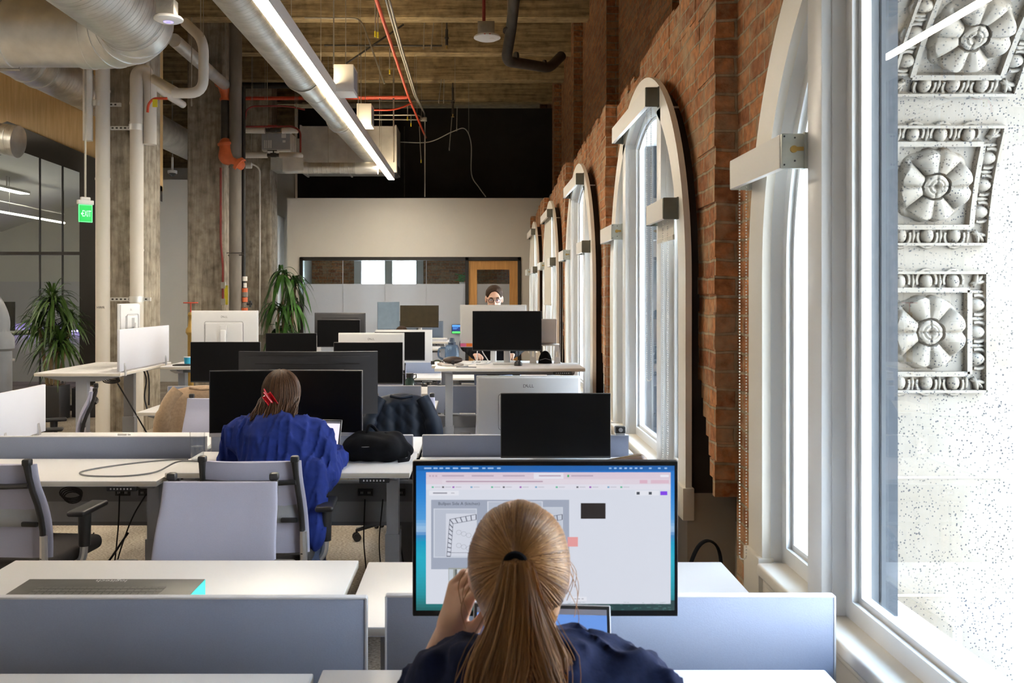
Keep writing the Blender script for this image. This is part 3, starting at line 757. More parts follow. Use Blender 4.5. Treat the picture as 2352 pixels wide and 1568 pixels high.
# ---- concrete columns
def column(x,y,w):
    m=MB(); h=w/2; c=.03
    m.prism([(-h+c,-h),(h-c,-h),(h,-h+c),(h,h-c),(h-c,h),(-h+c,h),(-h,h-c),(-h,-h+c)],lambda u,v,w_:(u,v,w_),0,ZC)
    for u in(-.12,.1): m.bb(u-.004,u+.004,-h-.004,-h+.01,0,ZC)
    o=struct('column',m,M['col'],smooth=0); o.location=(x,y,0); return o
column(-4.33,11.3,.56); column(-4.27,14.5,.58); column(-4.30,18.0,.54)
for y in(7.6,4.0): column(-4.33-1.9,y,.56) if False else None
# ---- lamps
LW=(1.0,.88,.70)
M['lamp']=emit('warm_led_diffuser',LW,60)
M['lampup']=emit('warm_led_uplight',(1.0,.80,.52),22)
def strip(x,y0,y1,z,label):
    t=thing('strip_light',label,'strip light',(x,y0,z)); L=y1-y0
    m=MB(); 
    m.bb(-.062,-.056,0,L,-.06,.07); m.bb(.056,.062,0,L,-.06,.07); m.bb(-.056,.056,0,L,.0,.012); m.bb(-.062,.062,-.004,0,-.06,.07); m.bb(-.062,.062,L,L+.004,-.06,.07)
    m.build('housing',M['fascia'],t,smooth=0)
    m=MB(); m.bb(-.056,.056,0,L,-.058,-.045); m.build('diffuser',M['lamp'],t,smooth=0)
    m=MB(); m.bb(-.05,.05,0,L,.04,.05); m.build('uplight',M['lampup'],t,smooth=0)
    for k in range(1,int(L/3)+1):
        m=MB(); m.cyl((0,k*3-1.2,.05),(0,k*3-1.2,ZC-z),.0025,n=6); m.build('hanger',M['emt'],t)
    return t
strip(-1.62,4.6,17.2,3.93,'long linear strip light hanging beside the round duct')
strip(-5.6,2.0,7.2,3.93,'added unseen strip light brightening the left side of the room')  # fill lamp added outside the view for the pipes and desks at left
strip(-2.6,-5.6,-3.8,3.93,'added short strip light behind the camera, brightening surfaces that face it')  # added fill for faces turned to the camera, never in view
strip(-7.7,6.0,12.1,4.45,'added unseen strip light brightening the wood cladding')  # added out of view so the cladding gets more light
# meeting room lamps
t=thing('ceiling_panel_light','bright flat panel light on the sloped ceiling of the gabled room','ceiling light',(-7.37,14.15,3.34))
m=MB(); m.bb(-.09,.09,-.57,.57,-.02,.02); m.cyl((0,0,.02),(0,0,.2),.01,n=6); m.build('housing',M['wht'],t,smooth=0)
m=MB(); m.bb(-.08,.08,-.56,.56,-.026,-.02); m.build('diffuser',emit('cool_led_panel',(1,.95,.85),14),t,smooth=0)
p0,p1=Vector((-7.354,13.25,2.956)),Vector((-7.354,16.1,2.956))
t=thing('pendant_lamp','thin linear pendant lamp hanging inside the gabled glass room','pendant lamp',tuple(p1))
m=MB(); d=p0-p1; m.tube([(0,0,0),tuple(d)],.016,8); m.build('tube',emit('pendant_glow',(1,.93,.8),9),t)
m=MB(); m.tube([(0,0,.16),tuple(d+Vector((0,0,.16)))],.010,6); m.build('rail',M['fascia'],t)
m=MB(); m.cyl((0,-.03,0),(0,-.03,.57),.006,n=6); m.build('hanger',M['emt'],t)
m=MB(); m.cyl((0,-1.9,0),(0,-1.9,.57),.004,n=6); m.build('hanger',M['emt'],t)
# ---- sky
wd=bpy.data.worlds.new('World'); bpy.context.scene.world=wd; wd.use_nodes=True; nt=wd.node_tree
bg=nt.nodes['Background']; tc=nd(nt,'ShaderNodeTexCoord'); sp=nd(nt,'ShaderNodeSeparateXYZ'); ln(nt,tc.outputs['Generated'],sp.inputs[0])
r=ramp(nt,sp.outputs['Z'],[(0,(.85,.93,1.0)),(.35,(.66,.82,1.0)),(1,(.45,.68,1.0))]); ln(nt,r.outputs['Color'],bg.inputs['Color']); bg.inputs['Strength'].default_value=15
# ---- sun behind the building: lights the street and the facade opposite
sl=bpy.data.lights.new('Sun','SUN'); sl.energy=40; sl.angle=.01; sl.color=(1,.94,.84); so=bpy.data.objects.new('Sun',sl); C.objects.link(so); so.rotation_euler=(R(8),R(-42),0)
# ---- camera
cam=bpy.data.cameras.new('Camera'); co=bpy.data.objects.new('Camera',cam); C.objects.link(co); bpy.context.scene.camera=co
co.location=(0,0,EYE); co.rotation_euler=(PI/2,0,0); cam.sensor_width=36; cam.lens=F/2352*36
cam.shift_x=(1176-VX)/2352; cam.shift_y=-(784-VY)/2352; cam.clip_start=.05; cam.clip_end=200
cam.dof.use_dof=True; cam.dof.focus_distance=5.5; cam.dof.aperture_fstop=9
sc=bpy.context.scene
sc.view_settings.view_transform='Standard'; sc.view_settings.look='None'; sc.view_settings.gamma=1; sc.view_settings.exposure=.5
sc.cycles.max_bounces=8; sc.cycles.diffuse_bounces=4; sc.cycles.glossy_bounces=4; sc.cycles.transparent_max_bounces=16; sc.cycles.transmission_bounces=6
sc.cycles.sample_clamp_indirect=8; sc.cycles.caustics_reflective=False; sc.cycles.caustics_refractive=False
# ------------------------------------------------------------------ desks
def slab(m,c,d,r=.004):
    k=len(m.f); m.rbox(c,d,r,2,mi=0)
    for i in range(k,len(m.f)):
        zs=[m.v[j][2] for j in m.f[i]]
        if max(zs)-min(zs)>d[2]*.25: m.m[i]=1
def desk(label,x,y,z,rz=0,L=1.22,D=.61,group='height adjustable desks in the open office',flip=False,key=True):
    t=thing('desk',label,'desk',(x,y,0),rz,group)
    s=-1 if not flip else 1
    m=MB(); slab(m,(0,0,z-.014),(L,D,.028)); m.build('tabletop',[M['lam'],M['lamedge']],t)
    for k in(-1,1):
        m=MB(); xx=k*(L/2-.11)
        m.rbox((xx,0,.02),(.075,D*.92,.03),.008); m.bb(xx-.038,xx+.038,-.055,.055,.03,z*.52); m.bb(xx-.031,xx+.031,-.046,.046,z*.5,z-.06)
        m.prism([(-D*.44,z-.04),(-D*.44,z-.028),(D*.44,z-.028),(D*.44,z-.04),(D*.2,z-.075),(-D*.2,z-.075)],lambda u,v,w:(w,u,v),xx-.03,xx+.03)
        m.build('leg',M['steelm'],t,smooth=20)
    m=MB(); m.bb(-L/2+.13,L/2-.13,-.09,-.05,z-.07,z-.03); m.bb(-L/2+.13,L/2-.13,.05,.09,z-.07,z-.03); m.build('crossbar',M['steel'],t,smooth=0)
    if key:
        kx=.43*(-1 if flip else 1)
        m=MB(); m.rbox((kx,s*(D/2-.035),z-.041),(.15,.05,.024),.004,mi=0)
        for q in range(7): m.bb(kx-.055+q*.0165,kx-.055+q*.0165+.007,s*(D/2-.009)-.001,s*(D/2-.009)+.001,z-.045,z-.037,mi=1)
        m.build('keypad',[M['blk'],M['silver']],t,smooth=0)
    return t
def dk(label,x0,x1,y0,y1,z,**k): return desk(label,(x0+x1)/2,(y0+y1)/2,z,L=x1-x0,D=y1-y0,**k)
dk('white desk where the ponytailed person works, nearest the window',-.375,.85,1.58,2.20,.74,key=False)
dk('white desk nearest the camera on the left, empty strip below grey screen',-1.61,-.395,1.58,2.19,.735,key=False)
dk('white desk facing the ponytailed person, behind her monitor',-.37,.84,2.48,3.09,.74,flip=True)
dk('white desk with the dark keyboard box on it',-1.59,-.405,2.50,3.11,.74,flip=True)
dk('white desk with the looped cable, left of the water glass',-2.79,-1.575,4.44,5.05,.74)
dk('white desk where the person with the red hair clip works',-1.545,-.33,4.47,5.08,.775)
dk('white desk under the black monitor beside the second arched window',-.315,.90,4.47,5.08,.745)
dk('white desk left with the upright white side screen clipped on',-2.79,-1.575,5.17,5.80,.775,flip=True)
dk('white desk under the big curved monitor seen from behind',-1.545,-.33,5.17,5.78,.75,flip=True)
dk('white desk under the large silver monitor back by the second window',-.315,.90,5.17,5.78,.75,flip=True)
dk('low white desk beside the tan coat',-2.72,-1.55,7.22,7.80,.72)
dk('low pale desk behind the navy quilted jacket',-1.545,-.33,7.25,7.86,.74)
dk('raised standing desk with a black monitor by the third window',-.34,.885,7.32,7.93,1.065)
dk('raised desk with the blue cup beside the left column',-2.83,-1.62,8.06,8.67,1.02,flip=True)
dk('desk under the silver monitors in the middle of the third row',-1.60,-.42,8.06,8.67,.78,flip=True)
dk('raised desk where the person in glasses stands',-.40,.80,8.06,8.67,1.03,flip=True)
dk('low white desk with a keypad far behind the water flask',-1.58,-.37,10.05,10.65,.74)
dk('low white desk half hidden by the standing desk leg',-.34,.88,10.05,10.65,.74)
dk('far desk holding two dark monitors left of the middle',-2.85,-1.62,10.05,10.65,.74)
dk('far desk behind the two dark monitors',-2.85,-1.62,10.78,11.38,.74,flip=True)
dk('far desk under the wide silver monitor',-1.58,-.37,10.78,11.38,.74,flip=True)
dk('raised far desk with a tilted brown-black monitor and papers',-1.75,-.38,12.85,13.45,1.0)
dk('raised far desk facing away behind the tilted monitor',-1.75,-.38,13.55,14.15,.86,flip=True,key=False)
desk('raised desk turned sideways with a white screen on its edge',-3.22,7.88,1.03,rz=PI/2,D=.70,key=False)
desk('small white desk in the far left by the drain pipe',-6.15,10.55,.90,rz=0,L=1.2,D=.6,key=False)
# ------------------------------------------------------------------ low screens between desks, power beams
def screen(label,x0,x1,y,z0,z1,mt='panel',grp='low grey screens between facing desks',th=.022):
    t=thing('desk_screen',label,'desk screen',((x0+x1)/2,y,z0),0,grp); L=x1-x0; H=z1-z0
    m=MB(); m.rbox((0,0,H/2),(L,th,H),.004,2); m.build('panel',M[mt],t)
    m=MB(); m.rbox((0,0,H),(L,th+.002,.006),.002); m.bb(-L/2-.002,-L/2+.003,-th/2-.001,th/2+.001,0,H); m.bb(L/2-.003,L/2+.002,-th/2-.001,th/2+.001,0,H); m.build('edge_trim',M['meshedge'],t)
    for k in(-1,1):
        m=MB(); m.bb(k*L*.36-.02,k*L*.36+.02,-.012,.012,-.06,.03); m.build('bracket',M['steel'],t,smooth=0)
    return t
screen('low grey screen nearest the camera on the left, below the keyboard box',-1.46,-.287,2.36,.60,.863)
screen('low blue-grey screen behind the ponytailed person, nearest the window',-.236,.935,2.36,.60,.868)
screen('low grey screen behind the desk with the looped cable',-2.74,-1.53,5.11,.62,.855)
screen('low grey screen behind the black backpack',-1.50,-.36,5.115,.62,.862)
screen('low grey screen under the silver monitor back near the second window',-.305,.862,5.115,.62,.862)
screen('low blue-grey screen behind the tan coat',-2.72,-1.60,7.96,.62,.855)
screen('low grey screen behind the navy jacket',-1.50,-.487,7.97,.62,.858)
screen('low grey screen crossed by the standing desk leg',-.43,.75,7.97,.62,.858)
screen('far low blue-grey screen right of the wide silver monitor',-1.50,-.42,10.715,.62,.865)
screen('far low blue-grey screen behind the water jug',-.36,.8,10.715,.62,.865)
def beam(label,x0,x1,y,outs):
    t=thing('power_beam',label,'power beam',((x0+x1)/2,y,0),0,'grey power beams under the desk rows'); L=x1-x0
    m=MB(); m.bb(-L/2,L/2,-.05,.05,.37,.50,mi=0); m.bb(-L/2,L/2,-.058,.058,.50,.60,mi=1); m.bb(-L/2,L/2,-.054,.054,.365,.385,mi=1)
    for k in(-1,1): m.bb(k*(L/2-.05)-.03,k*(L/2-.05)+.03,-.045,.045,0,.37,mi=1)
    m.build('body',[M['steelm'],M['steel']],t,smooth=0)
    for x in outs:
        m=MB(); m.rbox((x-(x0+x1)/2,-.061,.553),(.085,.008,.04),.003,mi=0)
        for k in(-1,1):
            m.bb(x-(x0+x1)/2+k*.02-.006,x-(x0+x1)/2+k*.02-.003,-.067,-.063,.545,.557,mi=1); m.bb(x-(x0+x1)/2+k*.02+.003,x-(x0+x1)/2+k*.02+.006,-.067,-.063,.545,.557,mi=1)
        m.build('outlet',[M['blk'],M['silver']],t,smooth=0)
beam('grey power beam under the second desk row, left of the chairs',-2.78,-1.58,5.11,(-1.98,-1.85,-2.5))
beam('grey power beam under the desk of the person with the red hair clip',-1.53,-.34,5.11,(-.62,-.44,-1.2))
beam('grey power beam under the second row by the window',-.30,.88,5.11,(.2,.5))
beam('grey power beam under the nearest desk row',-.37,.84,2.36,(.2,.4))
beam('grey power beam under the third row at left',-2.7,-1.6,7.965,())
beam('grey power beam under the third row in the middle',-1.5,-.45,7.965,())
beam('grey power beam under the third row by the window',-.40,.8,7.965,())
beam('grey power beam under the fourth row in the middle',-1.5,-.4,10.715,())
beam('grey power beam under the fourth row by the window',-.35,.8,10.715,())
def sidescreen(label,x,y0,y1,z0,z1):
    t=thing('desk_screen',label,'desk screen',(x,(y0+y1)/2,z0),PI/2,'white screens clipped to desk edges'); L=y1-y0; H=z1-z0
    m=MB(); m.rbox((0,0,H/2+.01),(L,.022,H),.004); m.build('panel',M['lamw'],t)
    for k in(-1,1):
        m=MB(); m.prism([(-.03,-.03),(.03,-.03),(.026,.03),(.008,.075),(-.008,.075),(-.026,.03)],lambda u,v,w:(k*(L/2-.10)+w,u*.6-.006,v),-.014,.014); m.build('clip',M['alu'],t)
    return t
sidescreen('white screen clipped along the edge of the sideways raised desk',-2.886,7.27,8.44,1.03,1.37)
sidescreen('white screen at the left end of the second row, cut off at left',-2.775,5.19,5.79,.775,1.075)
# ------------------------------------------------------------------ task chairs
def chair(label,x,y,rz,name='task_chair',group='grey mesh task chairs'):
    t=thing(name,label,'chair',(x,y,0),rz,group)
    m=MB(); m.rbox((0,.02,.455),(.48,.46,.07),.03,4); m.bb(-.12,.12,-.1,.12,.39,.42); m.build('seat',M['seat'],t)
    def bk(tt): # centre line of the back: tt 0 bottom .. 1 top
        return -.215-.085*tt+.035*math.sin(PI*min(1,tt*1.25)), .50+.42*tt
    m=MB(); nz=14; nn=28
    def f(i,j):
        tt=j; y0,z0=bk(tt); w=(.245-.022*tt); a=2*PI*i
        ca,sa=math.cos(a),math.sin(a); e=.35
        u=w*math.copysign(abs(ca)**e,ca); v=.013*math.copysign(abs(sa)**.8,sa)
        return (u,y0+v-.02*(1-(u/w)**2)*0+.018*(u/w)**2,z0+ (.006*(u/w)**2 if tt==1 else 0))
    m.grid(lambda i,j:f(i,j),nn,nz,cu=True)
    vs=[f(i/nn,1) for i in range(nn)]; m.add(vs,[tuple(range(nn))]); vs=[f(i/nn,0) for i in range(nn)]; m.add(vs,[tuple(range(nn))])
    m.build('backrest',M['mesh'],t,smooth=50)
    m=MB()
    for s in(-1,1):
        pts=[]
        for k in range(8):
            tt=k/7; y0,z0=bk(tt*1.03); pts.append((s*(.222-.02*tt),y0-.022,z0))
        m.tube(pts,[.013]*7+[.016],8)
        y0,z0=bk(1.03); m.rbox((s*.202,y0-.018,z0+.006),(.036,.036,.03),.008)
    y0,z0=bk(.80); m.tube([(-.205,y0-.026,z0),(-.1,y0-.036,z0-.004),(.1,y0-.036,z0-.004),(.205,y0-.026,z0)],.024,8,flat=.5)
    y0,z0=bk(.36); m.rbox((.16,y0-.025,z0),(.075,.018,.022),.006)
    m.build('back_frame',M['blk'],t)
    m=MB()
    y0,z0=bk(.46)
    def lf(i,j):
        u=-.20+.40*i; v=-.055+.11*j; return (u,y0-.017-.0*abs(u)+.018*(u/.245)**2,z0+v)
    m.grid(lf,10,4); m.build('lumbar_band',M['steelm'],t,solid=.004)
    for s in(-1,1):
        m=MB(); y0,z0=bk(.10); m.tube(smoothpath([(s*.222,y0-.022,z0+.06),(s*.222,y0-.015,.46),(s*.20,-.14,.40),(s*.12,-.02,.385)],5),.017,8); m.build('back_support',M['alu'],t)
    for s in(-1,1):
        m=MB(); m.rbox((s*.285,.02,.665),(.085,.25,.026),.012,4,rot=(0,0,s*.06)); a=m.build('armrest',M['blk'],t)
        m=MB(); m.tube([(s*.285,-.01,.50),(s*.285,-.01,.66)],[.026,.030],12); m.build('arm_sleeve',M['blk'],a)
        m=MB(); m.tube(smoothpath([(s*.12,-.02,.395),(s*.22,-.02,.40),(s*.275,-.015,.44),(s*.285,-.01,.52)],5),.018,10); m.build('arm_tube',M['alu'],a)
    m=MB(); m.cyl((0,0,.10),(0,0,.40),.026,n=14); m.cyl((0,0,.10),(0,0,.22),.034,n=14); m.build('gas_lift',M['blk'],t)
    m=MB()
    for k in range(5):
        a=2*PI*k/5+.3; c,s=math.cos(a),math.sin(a); m.tube([(c*.03,s*.03,.12),(c*.17,s*.17,.11),(c*.30,s*.30,.075)],[.028,.022,.015],8)
    m.build('base',M['blk'],t)
    for k in range(5):
        a=2*PI*k/5+.3; c,s=math.cos(a)*.30,math.sin(a)*.30
        m=MB()
        for d in(-.014,.014): m.cyl((c-math.sin(a)*d-.000,s+math.cos(a)*d,.028),(c-math.sin(a)*(d*2.0),s+math.cos(a)*(d*2.0),.028),.027,n=14)
        m.cyl((c,s,.04),(c,s,.08),.008,n=8); m.build('caster',M['blk2'],t)
    return t
c0=chair('grey mesh chair with its back turned under the person with the red clip',-.995,4.26,0)
def chr(label,x,y,rz): return dup(c0,(x,y,0),rz,label)
chr('grey mesh chair facing us, nearest one, beyond the desk with the dark box',-1.0,3.24,PI)
chr('grey mesh chair cut off at the left edge, seen from behind',-2.09,4.20,R(-6))
chr('mesh chair under the navy quilted jacket',-.52,6.17,PI)
chr('light mesh chair in front of the tan coat',-1.83,6.12,PI)
chr('mesh chair under the tan coat',-2.02,6.98,0)
chr('mesh chair behind the large silver monitor near the window',.20,6.30,R(172))
chr('mesh chair standing sideways under the raised desk at left',-3.27,6.92,R(112))
chr('far mesh chair whose armrests show by the water flask',-1.0,9.72,R(8))
chr('far mesh chair behind the standing desk leg',.28,9.72,R(-8))
chr('chair of the ponytailed person, nearest the camera',.075,1.12,0)
# ------------------------------------------------------------------ monitors
def dell_logo(mb,M4,size,mi):
    add_text(mb,'D',size,M4@Matrix.Translation((-size*.82,0,0)),mi); add_text(mb,'E',size,M4@Matrix.Translation((-size*.18,0,0))@Matrix.Rotation(R(38),4,'Z'),mi)
    add_text(mb,'L',size,M4@Matrix.Translation((size*.42,0,0)),mi); add_text(mb,'L',size,M4@Matrix.Translation((size*.92,0,0)),mi)
def monitor(label,x,y,zd,w,h,zc,rz=0,style='black',tilt=0,logo=True,group='computer monitors on the desks',neck=True,scrmat=None,vent=False):
    """zd desk height, zc centre height above the floor; the screen looks along -Y before rotation"""
    t=thing('monitor',label,'monitor',(x,y,zd),rz,group); c=zc-zd
    T=Matrix.Translation((0,0,c))@Matrix.Rotation(tilt,4,'X')
    hm={'black':'blk','silver':'silver','dark':'dark','blue':'bluegrey'}[style]
    m=MB(); m.M=T; m.rbox((0,.012,0),(w,.020,h),.004,2); m.rbox((0,.028,0),(w*.97,.014,h*.95),.006,2); m.rbox((0,.040,-h*.08),(w*.56,.020,h*.52),.016,3)
    hs=m.build('housing',M[hm],t)
    m=MB(); m.M=T; m.bb(-w/2+.004,w/2-.004,-.0005,.003,-h/2+.012,h/2-.004); m.build('screen',scrmat or M['scr'],t,smooth=0)
    if style=='silver':
        m=MB(); m.M=T; W2,H2=w*.29,h*.30
        o=[(W2*sx+(0)*1,H2*sz) for sx,sz in((-1,-1),(1,-1),(1,1),(-1,1))]
        def rr_(W,H,r): 
            p=[]
            for cx,cz,a0 in((W-r,H-r,0),(-W+r,H-r,90),(-W+r,-H+r,180),(W-r,-H+r,270)):
                for k in range(5): a=R(a0+22.5*k); p.append((cx+r*math.cos(a),cz+r*math.sin(a)))
            return p
        m.ring(rr_(W2,H2,.02),rr_(W2-.0025,H2-.0025,.018),lambda u,v,w_:(u,w_,v-h*.08),.049,.0515); m.build('cover_seam',M['logo'],hs,smooth=0)
    if logo:
        m=MB(); m.M=T; dell_logo(m,frame_M((0,.0362,h*.335),(-1,0,0),(0,0,1)),h*.075,0); m.build('logo',M['logo'],t,smooth=0)
    if vent:
        m=MB(); m.M=T; m.bb(-w*.36,w*.36,.034,.0362,h*.33,h*.345); m.build('vent_slot',M['blk2'],hs,smooth=0)
    if neck:
        m=MB(); m.rbox((0,.075,c*.5),(.055,.03,c),.012,3); m.bb(-.03,.03,.03,.075,c-.04,c+.04); m.build('stand',M['silver' if style in('silver','black') else 'blk'],t)
        m=MB(); m.rbox((0,.06,.006),(.24,.17,.012),.005); m.build('base',M['silver' if style in('silver','black') else 'blk'],t)
    return t
def mon(label,l,r,tp,bt,Y,zd,back=False,**k):
    a=at(l,tp,Y);b=at(r,bt,Y); w=b.x-a.x; h=a.z-b.z
    return monitor(label,(a.x+b.x)/2,Y,zd,w,h,(a.z+b.z)/2,rz=k.pop('rz',PI if back else 0),**k)
def curved(label,x,y,zd,w,h,zc,rz,Rc=1.6,hm='dark',chin='alu'):
    t=thing('curved_monitor',label,'monitor',(x,y,zd),rz,'ultrawide curved monitors'); c=zc-zd
    def pt(u,d,z): a=u/Rc; return ((Rc-d)*math.sin(a), Rc-(Rc-d)*math.cos(a)-.0, z)  # bulges towards +Y in the middle is handled by the sign below
    def S(u,d,z): X,Yy,Z=pt(u,d,z); return (X,-Yy+d*0,Z+c)
    n=24
    def sheet(m,d0,d1,z0,z1,u0=-w/2,u1=w/2,mi=0):
        vs=[];fs=[]
        for i in range(n+1):
            u=u0+(u1-u0)*i/n; a=u/Rc
            for d in(d0,d1):
                for z in(z0,z1): vs.append(((Rc+d)*math.sin(a),-Rc+(Rc+d)*math.cos(a),z+c))
        for i in range(n):
            o=i*4; q=o+4
            fs+=[(o,o+1,q+1,q),(o+2,q+2,q+3,o+3),(o,q,q+2,o+2),(o+1,o+3,q+3,q+1)]
        fs+=[(0,2,3,1),(4*n,4*n+1,4*n+3,4*n+2)]; m.add(vs,fs,mi)
    m=MB(); sheet(m,0,.022,-h/2,h/2)
    sheet(m,.02,.034,-h/2+.03,h/2-.03,-w/2+.05,w/2-.05); sheet(m,.03,.06,-h*.3,h*.22,-w*.26,w*.26); hs=m.build('housing',M[hm],t,smooth=40)
    m=MB(); sheet(m,-.002,.001,-h/2+.02,h/2-.005,-w/2+.005,w/2-.005); m.build('screen',M['scr'],t,smooth=40)
    m=MB(); sheet(m,-.003,.004,-h/2,-h/2+.02); m.build('chin',M[chin],t,smooth=40)
    m=MB(); sheet(m,.034,.0365,h*.30,h*.315,-w*.37,w*.37); m.build('vent_slot',M['blk2'],hs,smooth=40)
    m=MB(); m.rbox((0,.11,c*.5),(.07,.035,c),.012); m.bb(-.04,.04,.05,.11,c-.05,c+.05); m.build('stand',M['blk'],t)
    m=MB(); m.rbox((0,.06,.006),(.26,.2,.012),.005); m.build('base',M['blk'],t)
    return t
a,b=at(485,850,4.90),at(833,1000,4.90)
curved('wide curved black monitor in front of the person with the red hair clip',(a.x+b.x)/2,4.90,.775,b.x-a.x,a.z-b.z,(a.z+b.z)/2,R(1.5),Rc=2.4)
a,b=at(547,807,5.55),at(866,951,5.55)
curved('wide curved charcoal monitor seen from behind, above the seated person',(a.x+b.x)/2,5.55,.75,b.x-a.x,a.z-b.z,(a.z+b.z)/2,R(181),Rc=2.0)
mon('black monitor standing low by the second arched window',1150,1403,903,1052,4.92,.745,logo=False)
mon('silver-backed monitor above the black one by the second window',1094,1332,862,1002,5.36,.75,True,style='silver')
mon('silver-backed monitor in front of the left concrete column',441,594,713,800,8.30,1.02,True,style='silver')
mon('black monitor below the silver back, left of the curved monitors',437,598,785,878,7.70,.72,logo=False)
mon('silver-backed monitor in the middle with pale lettering',778,929,764,850,8.40,.78,True,style='silver')
mon('black monitor in front of the middle silver back',766,925,786,882,7.75,.74,logo=False)
mon('silver-backed monitor hiding the chin of the person in glasses',1057,1209,700,797,8.36,1.03,True,style='silver')
mon('black monitor on the raised desk by the third window',1085,1244,714,806,7.72,1.065,logo=False,rz=R(-2))
mon('small black monitor left of the middle in the fourth row',610,727,765,830,10.25,.74,logo=False)
mon('silver-backed monitor peeping out beside the small black one',623,738,770,835,10.88,.74,True,style='silver',logo=False)
mon('charcoal monitor seen from behind before the frosted partition',723,840,718,792,11.14,.74,True,style='dark',logo=False,vent=True)
mon('black monitor in front of the charcoal monitor back',728,827,734,797,10.5,.74,logo=False)
mon('wide silver-backed monitor right of the middle',862,993,757,833,10.98,.74,True,style='silver',logo=False)
mon('black monitor in front of the wide silver back',860,976,762,828,10.42,.74,logo=False)
mon('brown-black tilted monitor on the raised far desk',918,1008,701,752,13.15,1.0,logo=False,rz=R(-6),scrmat=mat('brown_black_screen',(.045,.035,.018),.35,var=.2))  # screen tinted brownish black with random mottling
mon('blue-grey upright monitor turned on end',867,918,693,757,13.15,1.0,style='blue',logo=False,rz=R(14),scrmat=mat('pale_blue_screen',(.17,.23,.30),.5,var=.08))
mon('charcoal monitor back behind the tilted brown-black one',905,1018,737,782,13.9,.86,True,style='blue',logo=False)
monitor('silver-backed monitor seen at a slant behind the white side screen',-3.08,7.95,1.03,.55,.33,1.42,rz=R(-86),style='silver')
a=at(10,692,15.6);b=at(43,760,15.6)
monitor('dark monitor inside the gabled glass room',a.x-.15,15.6,1.05,.66,.50,(a.z+b.z)/2,logo=False)
desk('white desk inside the gabled glass room',-8.2,15.6,1.05,L=1.9,D=.7,key=False)
# ------------------------------------------------------------------ ducts and pipes under the ceiling
def duct_seams(m,x,z,r,ys,axis='y',w=.012):
    for y in ys:
        m.tube([(x,y-w,z),(x,y+w,z)],r+.008,32)
# big duct that runs towards the camera and turns left in an elbow
t=thing('big_air_duct','huge silver spiral air duct turning left in a smooth elbow, top left','air duct',(0,0,0),group=None)
bx,bz,br,by=-3.15,4.22,.335,8.15
m=MB(); m.tube([(bx,-3,bz),(bx,by,bz)],br,40); m.build('spiral_run',M['spy'],t,smooth=60)
m=MB(); er=.62; pts=[]; ra=[]
for k in range(13):
    a=PI/2*k/12; pts.append((bx-er+er*math.cos(a),by+.05+er*math.sin(a),bz)); 
m.tube([(bx,by-.02,bz)]+pts+[(bx-er-.1,by+.05+er,bz)],br+.006,40)
m.build('elbow',M['galv'],t,smooth=60)
m=MB()
for k in(0,3,6,9,12):
    a=PI/2*k/12; p=Vector((bx-er+er*math.cos(a),by+.05+er*math.sin(a),bz)); d=Vector((-math.sin(a),math.cos(a),0))*.012
    m.tube([p-d,p+d],br+.013,40)
m.build('elbow_seams',M['galv'],t,smooth=60)
m=MB(); yy=by+.05+er; m.tube([(bx-er-.08,yy,bz),(-9.9,yy,bz)],br-.01,40)
for x in(-4.55,-4.72,-5.3,-5.42): m.tube([(x-.014,yy,bz),(x+.014,yy,bz)],br+.006,40)
m.build('cross_run',M['galv'],t,smooth=60)
for x in(-4.62,-7.2):
    m=MB(); m.tube([(x+.16,yy,bz-br-.02),(x-.3,yy,bz-br-.02)],.016,6); m.cyl((x-.28,yy-.02,bz-br-.02),(x-.28,yy-.02,ZC),.006,n=6); m.cyl((x+.14,yy+.02,bz-br),(x+.14,yy+.02,ZC),.006,n=6); m.build('hanger',M['emt'],t)
# duct beside the strip light with a reducer
t=thing('round_air_duct','long round spiral duct running along the strip light','air duct',(0,0,0))
dx,dz=-1.97,4.18
m=MB(); m.tube([(dx,-3,dz),(dx,10.2,dz)],.215,32); m.tube([(dx-.0,11.0,dz),(dx,17.3,dz+.1)],.175,32); m.build('spiral_run',M['spy'],t,smooth=60)
m=MB(); m.tube([(dx,10.18,dz),(dx,10.75,dz),(dx,11.05,dz)],[.22,.178,.178],32)
m.build('reducer',M['galv'],t,smooth=40)
for y,r in((10.2,.226),(11.0,.184),(12.9,.182),(13.0,.182)): m=MB(); m.tube([(dx,y-.02,dz),(dx,y+.02,dz)],r,32); m.build('seam_ring',M['galv'],t,smooth=40)
m=MB()
for y in(11.5,13.4): 
    m.rbox((dx+.155,y,dz-.06),(.03,.7,.10),.006)
    for k in range(9): m.bb(dx+.168,dx+.174,y-.3+k*.07,y-.27+k*.07,dz-.1,dz-.02)
m.build('air_grille',M['fascia'],t,smooth=0)
for k,y in enumerate((7,9.6,12.5,15)):
    m=MB(); m.cyl((dx,y,dz),(dx,y,ZC),.004,n=6); m.build('hanger',M['emt'],t)
# transverse box duct at the end
t=thing('box_duct','galvanised box duct across the far end of the ceiling','air duct',(0,0,0))
m=MB(); m.bb(-3.40,-1.53,17.35,18.15,4.06,4.92); m.build('sheet_run',M['galv'],t,smooth=0)
m=MB()
for x in(-3.38,-2.5,-1.55): m.bb(x-.015,x+.015,17.33,18.17,4.04,4.94)
m.bb(-3.40,-1.53,17.32,17.37,4.03,4.07); m.build('flange',M['galv'],t,smooth=0)
m=MB(); m.bb(-3.98,-3.40,17.45,18.05,4.1,4.7); m.build('end_box',M['galv'],t,smooth=0)
t=thing('flexible_duct','small round ribbed duct below the box duct','air duct',(0,0,0))
z=at(0,386,15.4).z; x0,x1=at(700,386,15.4).x,at(868,386,15.4).x
m=MB(); m.tube([(x0,15.4,z),(x1-.35,15.4,z)],.095,24); m.build('ribbed_run',M['spx'],t,smooth=60)
